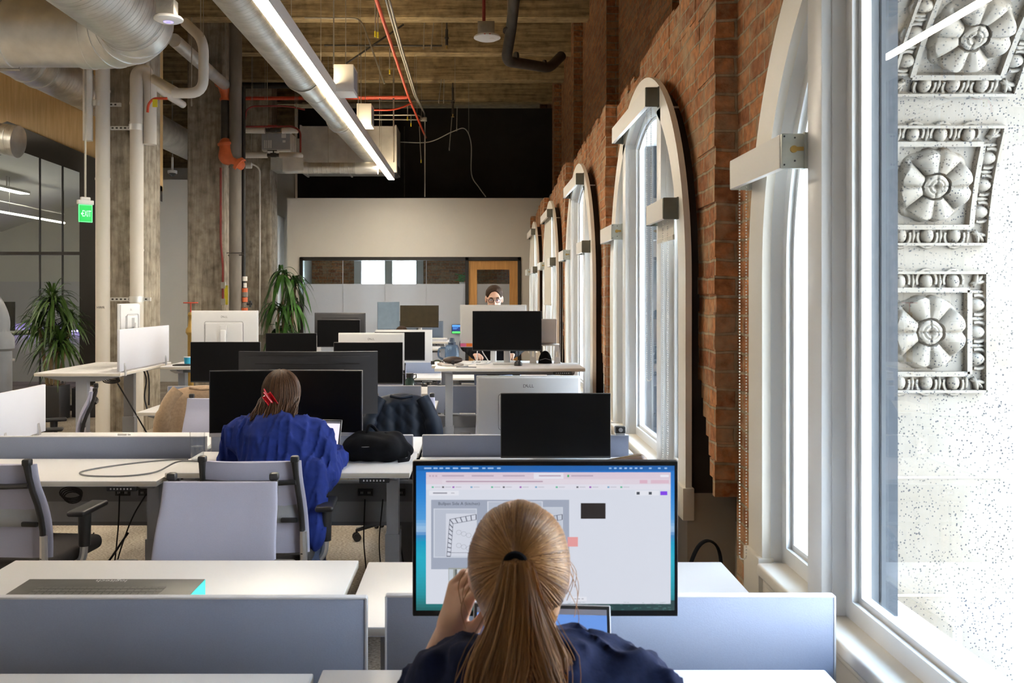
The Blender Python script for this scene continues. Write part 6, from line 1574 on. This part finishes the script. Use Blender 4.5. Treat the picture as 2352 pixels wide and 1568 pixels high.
# glass of water
c=at(456,1058,4.80); t=thing('water_glass','glass half full of water beside the looped cable','drinking glass',(c.x,4.78,.775))
gm=mat('clear_tumbler',(.95,.97,.97),.02,tr=1); m=MB(); m.lathe([(.0,.0),(.032,.0),(.040,.155),(.0375,.155),(.030,.008),(0,.008)],n=24); m.build('tumbler',glassmat('clear_tumbler_wall',(.985,.99,.99),.7),t,smooth=50)
m=MB(); m.lathe([(0,.009),(.0295,.009),(.0335,.080),(0,.080)],n=24); m.build('water',glassmat('water',(.93,.95,.96),.9),t,smooth=50)
cable('long grey cable looped across the second row desk',[at(500,1037,4.95)*1,Vector((-1.60,4.93,.745)),Vector((-1.75,4.80,.7445)),Vector((-2.10,4.70,.7445)),Vector((-2.26,4.60,.7445)),Vector((-2.17,4.53,.7445)),Vector((-1.95,4.53,.7445)),Vector((-1.74,4.62,.7445)),Vector((-1.60,4.70,.7445)),Vector((-1.545,4.72,.7795)),Vector((-1.44,4.72,.7795)),Vector((-1.30,4.70,.7795))],.0042,'steel') if False else cable('long grey cable looped across the second row desk',[(-1.60,5.01,.745),(-1.72,4.98,.745),(-1.88,4.87,.745),(-2.0,4.74,.745),(-2.035,4.63,.745),(-1.96,4.55,.745),(-1.80,4.535,.745),(-1.70,4.58,.745),(-1.64,4.66,.748),(-1.585,4.74,.775),(-1.53,4.76,.781),(-1.42,4.75,.7795),(-1.31,4.72,.7795)],.0042,'steel')
# backpack
O=Vector((-.53,4.83,.775)); bp=[('e',(-.02,.0,.075),(.155,.10,.062),None,.03),('c',(-.13,-.04,.055),(.06,-.06,.055),.052,.052,.05),('c',(-.10,.03,.10),(.10,.03,.095),.045,.05,.04),('c',(.08,-.02,.06),(.16,.0,.05),.055,.035,.05),('-e',(-.02,-.02,.165),(.10,.05,.022),None,.03),('cut',(0,0,.002),(0,0,-1))]
m=MB(); g=sdf_geo(bp,.006,noise=lambda P:.006*hashnoise(P,60,4)); m.add(*g); t=thing('backpack','slouched black backpack on the desk of the blue-shirted person','backpack',tuple(O)); m.build('body',M['bcloth'],t,smooth=180)
m=MB(); m.tube(smoothpath([(-.06,.02,.135),(-.05,.03,.175),(-.03,.04,.172),(.0,.05,.14)],5),.009,8); m.build('handle',M['bcloth'],t)
m=MB(); m.tube(smoothpath([(.04,.02,.145),(.12,.01,.115),(.165,-.02,.06),(.17,-.05,.012),(.12,-.09,.010)],6),.012,8,flat=.4); m.tube(smoothpath([(-.155,-.02,.05),(-.185,-.04,.06),(-.195,-.03,.03),(-.17,-.06,.008)],5),.009,8,flat=.5); m.build('strap',M['bcloth'],t)
m=MB(); m.tube(smoothpath([(-.15,-.085,.075),(-.05,-.105,.085),(.06,-.10,.083)],6),.0025,6); m.build('zip',M['steel'],t)
# small things by the second window
t=thing('webcam','small dark box device on the screen end by the second window','camera',tuple(at(1424,992,5.11))); t.location.z=.866
m=MB(); m.rbox((0,0,.028),(.06,.05,.04),.008); m.build('body',M['blk'],t); m=MB(); m.cyl((0,-.026,.03),(0,-.032,.03),.012,n=12); m.rbox((0,0,.005),(.05,.05,.012),.003); m.build('mount',M['steelm'],t)
t=thing('leather_case','brown leather case top showing behind the bright monitor','case',(.78,4.62,.745)); m=MB(); g=sdf_geo([('c',(-.10,0,.04),(.06,.02,.055),.03,.04,.03),('c',(-.02,.05,.03),(.06,.06,.03),.03,.03,.03),('cut',(0,0,.002),(0,0,-1))],.007); m.add(*g); m.build('body',mat('brown_leather',(.14,.075,.04),.5,var=.2),t,smooth=180); m=MB(); m.tube(smoothpath([(-.10,-.02,.07),(-.02,-.03,.088),(.06,-.02,.095)],5),.003,6); m.build('seam',M['bark'],t)
# tote behind the first row by the window
t=thing('tote_bag','black bag whose strap loops up beyond the desk by the brick pier','bag',(.86,3.42,0),R(10))
m=MB(); g=sdf_geo([('c',(-.10,0,.12),(.10,0,.12),.09,.09,.05),('c',(-.09,0,.42),(.09,0,.42),.055,.055,.05),('cut',(0,0,.004),(0,0,-1)),('cut',(0,0,.47),(0,0,1))],.012,noise=lambda P:.006*hashnoise(P,20,6)); m.add(*g); m.build('body',M['bcloth'],t,smooth=180)
m=MB(); m.tube(smoothpath([(-.07,0,.45),(-.06,.0,.60),(-.02,.0,.70),(.03,.0,.72),(.07,0,.66),(.08,0,.45)],6),.014,8,flat=.35); m.build('strap',M['bcloth'],t)
# cables under the second row
for i,(lab,pts) in enumerate((
  ('black cable hanging straight from the left power beam',[(-1.99,5.03,.55),(-1.98,4.98,.35),(-2.0,4.95,.12),(-2.05,4.9,.006),(-2.1,4.75,.005)]),
  ('black cable hanging slanted from the left power beam',[(-1.84,5.03,.55),(-1.90,4.97,.42),(-1.97,4.95,.2),(-1.98,4.88,.006),(-1.95,4.7,.005)]),
  ('thick black cable sweeping to the floor below the left desk',[(-1.93,5.0,.34),(-2.05,4.9,.15),(-2.22,4.7,.012),(-2.4,4.55,.010)]),
  ('thin black cable on the carpet behind the left chair',[(-2.12,5.0,.34),(-2.22,4.95,.12),(-2.35,4.85,.006),(-2.5,4.8,.005)]),
  ('pair of black cables dropping under the desk of the blue-shirted person, left',[(-.62,5.02,.52),(-.62,4.97,.3),(-.60,4.93,.1),(-.62,4.85,.006),(-.56,4.7,.005)]),
  ('pair of black cables dropping under the desk of the blue-shirted person, right',[(-.52,5.02,.52),(-.535,4.97,.3),(-.52,4.93,.1),(-.54,4.85,.006),(-.5,4.75,.005)]),
  ('black cable sweeping to the floor beside the middle desk leg',[(-.44,5.02,.50),(-.42,4.97,.3),(-.38,4.93,.1),(-.34,4.85,.006),(-.3,4.6,.005)]),
  ('black cables in the gap between the two nearest desks',[(-.40,2.95,.30),(-.37,3.05,.20),(-.38,3.2,.06),(-.36,3.3,.006),(-.3,3.45,.005)]))):
    cable(lab,pts,.006 if i==2 else .0038)
m=MB(); q=random.Random(4)
for k in range(4): m.tube([( .06*math.cos(a)*(1-.08*k),.012*k*.6+q.uniform(-.003,.003),.030*math.sin(a)-.01*k) for a in[2*PI*j/16 for j in range(16)]],.0038,6,closed=True)
m.tube([(.0,.01,.03),(.0,.01,.055)],.008,6)
tag(m.build('cable_coil',M['blk2'],None,loc=at(163,1131,4.75)),'black coiled cable tied under the edge of the left desk','cable')
m=MB()
for k in range(4): m.tube([( .07*math.cos(a)*(1-.1*k),.01*k,.022*math.sin(a)+.008*k) for a in[2*PI*j/16 for j in range(16)]],.0045,6,closed=True)
m.tube([(.05,0,.0),(.055,0,.05)],.006,6)
tag(m.build('cable_coil',M['blk2'],None,loc=at(256,874,7.45)),'black coiled cable under the sideways raised desk','cable')
cable('thin black cable running from the raised desk down to the floor',[at(270,880,7.5),at(300,930,7.6),at(332,985,7.7),at(345,1010,7.75)],.006)
cable('black cable pair hanging below the white side screen, left',[at(326,842,8.0),at(336,870,8.0),at(332,910,8.0),at(338,940,8.0)],.007)
cable('black cable pair hanging below the white side screen, right',[at(334,840,8.0),at(342,870,8.0),at(342,930,8.0)],.007)
# ------------------------------------------------------------------ clothes on chairs
def draped(name,label,cat,x,y,z0,z1,w,mt,rz=0,quilt=False,seed=1,sleeve=True,sides=(-1,1)):
    t=thing(name,label,cat,(x,y,0),rz); q=random.Random(seed); ph=[q.uniform(0,6.28) for _ in range(6)]
    def f(u,v):   # v 0 front hem .. 0.5 top .. 1 back hem
        tt=abs(v-.5)*2; z=z1-(z1-z0)*tt**1.15 - .035*(2*u-1)**2*(1-tt)
        side=-1 if v<.5 else 1; ww=w*(1+.28*tt)
        yy=side*(.045*min(1,tt*6)+.05*tt)+.020*math.sin(u*13+ph[0]+tt*2)*tt+.010*math.sin(u*29+ph[1])*tt
        qb=0
        if quilt: a_=u*w/.085; b_=z/.10; qb=.006*(abs(math.sin(PI*(a_+b_)))**.5*abs(math.sin(PI*(a_-b_)))**.5)
        return ((u-.5)*ww+.012*math.sin(z*17+ph[2])*tt, yy+side*qb, z)
    m=MB(); m.grid(f,64,81); m.build('body',M[mt],t,smooth=180,solid=.008)
    if sleeve:
        for s in sides:
            m=MB(); m.tube(smoothpath([(s*w*.42,-.02,z1-.03),(s*w*.56,-.05,z1-.12),(s*w*.66,-.06,(z0+z1)/2),(s*w*.70,-.04,z0+.02)],6),[.05]*10+[.062]*9,14); m.build('sleeve',M[mt],t,smooth=60)
    m=MB(); m.tube(smoothpath([(-w*.22,-.045,z1-.01),(0,-.065,z1-.02),(w*.22,-.045,z1-.01)],5),.012,8); m.build('collar',M[mt],t)
    return t
draped('quilted_jacket','navy quilted jacket hung over a chair behind the backpack','jacket',-.53,6.42,.50,.955,.35,'quilt',0,True,3,(1,))
draped('tan_coat','tan wool coat hung over a chair back left of the curved monitors','coat',-2.02,6.70,.45,.985,.44,'tancoat',R(4),False,5)
# ------------------------------------------------------------------ things on the raised desks
t=thing('laptop_stand','white laptop stand holding a laptop by the third window','stand',(.60,7.86,1.065),R(-5))
for s in(-1,1):
    m=MB(); o=[(-.03,0),(.03,0),(.018,.155),(-.018,.155)]; i_=[(-.012,.055),(.012,.055),(.008,.105),(-.008,.105)]; m.ring(o,i_,lambda u,v,w_:(s*.105+u,w_+.02*v,v),-.006,.006); m.build('leg',M['wht'],t,smooth=0)
m=MB(); m.rbox((0,.05,.16),(.25,.22,.010),.004); m.build('tray',M['wht'],t)
laptop('silver laptop lid with a dark fruit emblem raised on the white stand',.555,7.95,1.235,R(176),102,body='silver',logo=True,w=.30,d=.21)
t=thing('black_pouch','dark round pouch under the raised laptop','pouch',(.60,7.86,1.065)); m=MB(); m.grid(lambda u,v:(.06*math.cos(2*PI*u)*math.sin(PI*v/2),.04*math.sin(2*PI*u)*math.sin(PI*v/2),.11*math.cos(PI*v/2)),18,8,cu=True); m.build('body',M['bcloth'],t); m=MB(); m.tube([(-.05,-.035,.03),(0,-.043,.045),(.05,-.035,.03)],.003,6); m.build('zip',M['steel'],t)
c=at(1038,838,8.2); t=thing('water_jug','clear blue water jug with a handle by the person in glasses','water jug',(c.x,8.22,1.03))
jm=glassmat('blue_jug_plastic',(.60,.72,.85),1.4,.05,.45,(.16,.24,.36)); m=MB(); m.lathe([(0,0),(.062,0),(.066,.02),(.066,.15),(.05,.175),(.03,.18),(0,.18)],n=22); m.build('body',jm,t)
m=MB(); m.lathe([(.034,.178),(.036,.20),(.026,.205),(.02,.24),(0,.242)],n=16); m.build('lid',mat('blue_lid',(.06,.09,.15),.4),t)
m=MB(); m.tube(smoothpath([(-.06,0,.15),(-.115,0,.14),(-.12,0,.07),(-.064,0,.04)],6),.009,8); m.build('handle',jm,t)
c=at(1041,838,7.75); t=thing('sunglass_case','dark brown oval case on a pale cloth on the raised desk','case',(c.x,7.6,1.065))
m=MB(); m.grid(lambda u,v:(.085*math.cos(2*PI*u)*math.sin(PI*v),.045*math.sin(2*PI*u)*math.sin(PI*v),.048+.030*math.cos(PI*v)),24,12,cu=True); m.build('shell',mat('brown_case',(.045,.028,.022),.5),t); m=MB(); m.bb(-.01,.014,-.047,-.03,.0,.05); m.build('strap_loop',M['blk'],t,smooth=0)
t=thing('folded_cloth','crumpled pale cloth under the dark oval case','cloth',(c.x-.01,7.6,1.066)); m=MB(); g=sdf_geo([('e',(0,0,.008),(.105,.05,.012),None,.01),('e',(-.09,0,.012),(.03,.03,.016),None,.01),('cut',(0,0,.0),(0,0,-1))],.006,noise=lambda P:.003*hashnoise(P,90,3)); m.add(*g); m.build('fabric',mat('pale_cloth',(.55,.48,.44),.9),t,smooth=180); m=MB(); m.tube([(-.08,-.045,.006),(.0,-.055,.006),(.08,-.045,.006)],.003,6); m.build('hem',M['wht'],t)
c=at(1004,838,8.2); t=thing('headset','small dark green headset lying left of the dark oval case','headset',(c.x,8.2,1.03)); m=MB(); m.tube([(.04*math.cos(a),.02*math.sin(a),.014+.02*abs(math.sin(a))) for a in[PI*k/10 for k in range(11)]],.008,8); m.build('band',mat('dark_green_band',(.03,.05,.02),.5),t)
for s in(-1,1): m=MB(); m.cyl((s*.04,0,.0),(s*.04,0,.03),.018,n=12); m.build('ear_cup',M['blk'],t)
for lab,px,col,nm_ in(('pink sticky note on the lower edge of a silver monitor',1064,(.80,.16,.36),'pink'),('orange sticky note beside the pink one',1078,(.85,.20,.02),'orange')):
    p=at(px,792,8.305); m=MB(); m.box((0,0,0),(.055,.0015,.030)); tag(m.build('sticky_note',mat(nm_+'_paper',col,.7),None,loc=p,smooth=0),lab,'sticky note')
t=thing('room_display','small lit room booking tablet on the frosted partition','wall tablet',tuple(at(1049,756,18.2)+Vector((0,.08,0)))); m=MB(); m.rbox((0,0,0),(.21,.025,.19),.012); m.build('case',M['blk'],t)
m=MB(); m.bb(-.095,.095,-.0145,-.0125,-.085,-.045,mi=0); m.bb(-.095,.095,-.0145,-.0125,-.045,.045,mi=1); m.bb(-.095,.095,-.0145,-.0125,.045,.085,mi=2); m.bb(-.08,.0,-.0155,-.0135,-.0,.008,mi=2); m.bb(-.08,.03,-.0155,-.0135,.02,.03,mi=2); m.build('screen',[emit('tablet_green',(.1,.8,.15),1.1),emit('tablet_navy',(.01,.03,.15),1),emit('tablet_blue',(.1,.35,.9),1)],t,smooth=0)
t=thing('keyboard','slim white keyboard in front of the person in glasses','keyboard',(.17,8.42,1.03)); m=MB(); m.rbox((0,0,.008),(.42,.11,.012),.004); m.build('base',M['alu'],t)
m=MB(); [m.bb(-.20+k*.0265,-.178+k*.0265,-.045+r_*.022,-.026+r_*.022,.014,.017) for k in range(15) for r_ in range(4)]; m.build('keys',M['wht'],t,smooth=0)
t=thing('mouse','dark mouse on the raised desk by the silver stand','mouse',tuple(at(1190,833,7.6))); t.location.z=1.065; m=MB(); m.grid(lambda u,v:(.034*math.cos(2*PI*u)*math.sin(PI*v/2),.055*math.sin(2*PI*u)*math.sin(PI*v/2),.045*math.cos(PI*v/2)**.7),18,8,cu=True); m.build('shell',M['blk'],t); m=MB(); m.rbox((0,-.03,.04),(.007,.016,.008),.003); m.build('wheel',M['steelm'],t)
cable('dark cable lying across the front of the raised desk',[(-.07,7.50,1.069),(-.12,7.42,1.069),(-.16,7.40,1.069),(-.10,7.385,1.069),(.0,7.375,1.069)],.006,'steel')
for k,(x0,x1) in enumerate(((.03,.0),(.07,.10),(.15,.13))): cable(('pale cable dropping behind the black monitor, leftmost','pale cable dropping behind the black monitor, middle','pale cable dropping behind the black monitor, rightmost')[k],[(x0,7.80,1.28),(x0-.02,7.84,1.18),(x1,7.80,1.09),(x1-.05,7.72,1.069),(x1-.10,7.70,1.069)],.005,'silver')
t=thing('water_flask','dark green water flask behind the low screen','bottle',tuple(at(944,884,8.35))); t.location.z=.78; t.location.y=8.2
m=MB(); m.lathe([(0,0),(.042,0),(.045,.01),(.045,.10),(.03,.125),(.03,.135),(0,.135)],n=20); m.build('body',mat('green_flask',(.03,.06,.05),.2,coat=.4),t); m=MB(); m.lathe([(.034,.13),(.034,.17),(0,.172)],n=18); m.tube([(.03,0,.155),(.058,0,.16),(.058,0,.13),(.034,0,.12)],.006,6); m.build('cap',M['blk'],t)
t=thing('blue_cup','small bright blue cup on the raised desk beside the black monitor','cup',tuple(at(431,836,8.3))); t.location.z=1.02; m=MB(); m.lathe([(0,.0),(.028,0),(.034,.07),(.030,.07),(.025,.006),(0,.006)],n=18); m.build('cup',mat('cyan_cup',(.02,.35,.55),.4),t); m=MB(); m.lathe([(.034,.066),(.036,.07),(.034,.074),(.031,.07)],n=18); m.build('rim',M['wht'],t)
t=thing('black_tablet','thin black tablet lying beside the blue cup','tablet',tuple(at(421,840,8.2))); t.location.z=1.02; m=MB(); m.rbox((0,0,.006),(.16,.12,.010),.003); m.build('body',M['blk'],t); m=MB(); m.bb(-.075,.075,-.055,.055,.0112,.0118); m.build('screen',M['scr'],t,smooth=0)
t=thing('paper_stack','white papers at the right end of the raised far desk','papers',(-.55,13.1,1.0)); m=MB()
for k in range(6): m.box((.004*(k%3),0,.004+k*.006),(.24,.30,.005),rot=(0,0,.03*(k%4)))
m.build('sheets',M['lamw'],t,smooth=0); m=MB(); m.box((0,0,.0385),(.20,.26,.002)); m.build('top_sheet',M['wht'],t,smooth=0)
t=thing('small_white_box','tiny white adapter lying on the left second row desk','adapter',(-2.2,5.62,.775)); m=MB(); m.rbox((0,0,.012),(.06,.045,.024),.006); m.build('body',M['wht'],t); m=MB(); m.cyl((.03,0,.012),(.045,0,.012),.004,n=8); m.build('plug',M['alu'],t)
# ------------------------------------------------------------------ plants
def plant(name,label,x,y,heads,canes,leafmat,L,W,n,droop,seed,pot,spray=1.0):
    t=thing(name,label,'plant',(x,y,0)); q=random.Random(seed)
    m=MB(); pw,ph=pot; m.rbox((0,0,ph/2),(pw,pw*.9,ph),.012,mi=0); m.build('planter',M['dark'],t)
    m=MB(); m.grid(lambda u,v:((u-.5)*pw*.9,(v-.5)*pw*.8,ph+.004+.012*math.sin(u*19)*math.cos(v*17)),8,8); m.build('soil',M['soil'],t)
    for a,b in canes:
        m=MB(); p0=Vector((*a,ph-.05)); p1=Vector(b); mid=(p0+p1)/2+Vector((q.uniform(-.03,.03),0,0)); m.tube(smoothpath([p0,mid,p1],5),[.024]*11 if True else .02,8); m.build('cane',M['bark'],t)
    for hx,hy,hz,sc in heads:
        m=MB()
        for k in range(int(n*sc)):
            a=q.uniform(0,2*PI); el=q.uniform(-.25,1.35)*spray; l=L*sc*q.uniform(.65,1.1); w=W*q.uniform(.8,1.15); dr=droop*q.uniform(.6,1.5)
            b=Vector((hx,hy,hz+q.uniform(-.16,.06)*sc)); dirh=Vector((math.cos(a),math.sin(a),0)); sd=Vector((-math.sin(a),math.cos(a),0)); pts=[]
            ns=7
            for i in range(ns+1):
                s=i/ns*l; pts.append(b+dirh*(s*math.cos(el)*(1-.18*(i/ns)))+Vector((0,0,s*math.sin(el)-dr*s*s/l)))
            vs=[];fs=[]
            for i,p in enumerate(pts):
                f=i/ns; ww=w*math.sin(PI*min(1,f*.86+.12))**.8*(1-.0*f); up=Vector((0,0,1))
                vs+=[p-sd*ww+up*ww*.35,p,p+sd*ww+up*ww*.35]
            for i in range(ns):
                o=i*3; fs+=[(o,o+1,o+4,o+3),(o+1,o+2,o+5,o+4)]
            m.add(vs,fs)
        m.build('leaf_crown',leafmat,t,smooth=60,fix=False)
    return t
plant('dracaena','spiky dracaena with bare canes in a dark planter at left',-5.70,12.1,[(.02,0,1.62,1.0),(-.20,.08,1.30,.9),(.14,-.08,1.05,1.0),(.20,.1,1.32,.8)],[((.0,0),(.02,0,1.60)),((-.06,.02),(-.20,.08,1.28)),((.07,-.03),(.14,-.08,1.0)),((.05,.05),(.2,.1,1.28))],M['leafd'],.56,.016,120,.60,3,(.36,.46))
plant('corn_plant','tall corn plant with drooping broad leaves before the frosted partition',(at(655,700,17.2).x),17.2,[(-.05,0,2.10,1.0),(.18,.1,1.95,.9),(-.12,-.05,1.45,1.0),(.15,0,1.5,.9),(-.16,.05,1.05,.9),(.1,-.05,1.0,.9)],[((-.03,0),(-.05,0,2.08)),((.06,.03),(.18,.1,1.93)),((-.06,-.03),(-.12,-.05,1.43)),((.05,0),(.15,0,1.48))],M['leaf'],.58,.038,26,1.25,9,(.40,.40))
t=thing('planter','dark low planter box beside the dracaena','planter',(-5.30,12.45,0)); m=MB(); m.rbox((0,0,.2),(.42,.36,.40),.012); m.build('box',M['dark'],t); m=MB(); m.bb(-.19,.19,-.16,.16,.395,.408); m.build('soil',M['soil'],t,smooth=0)
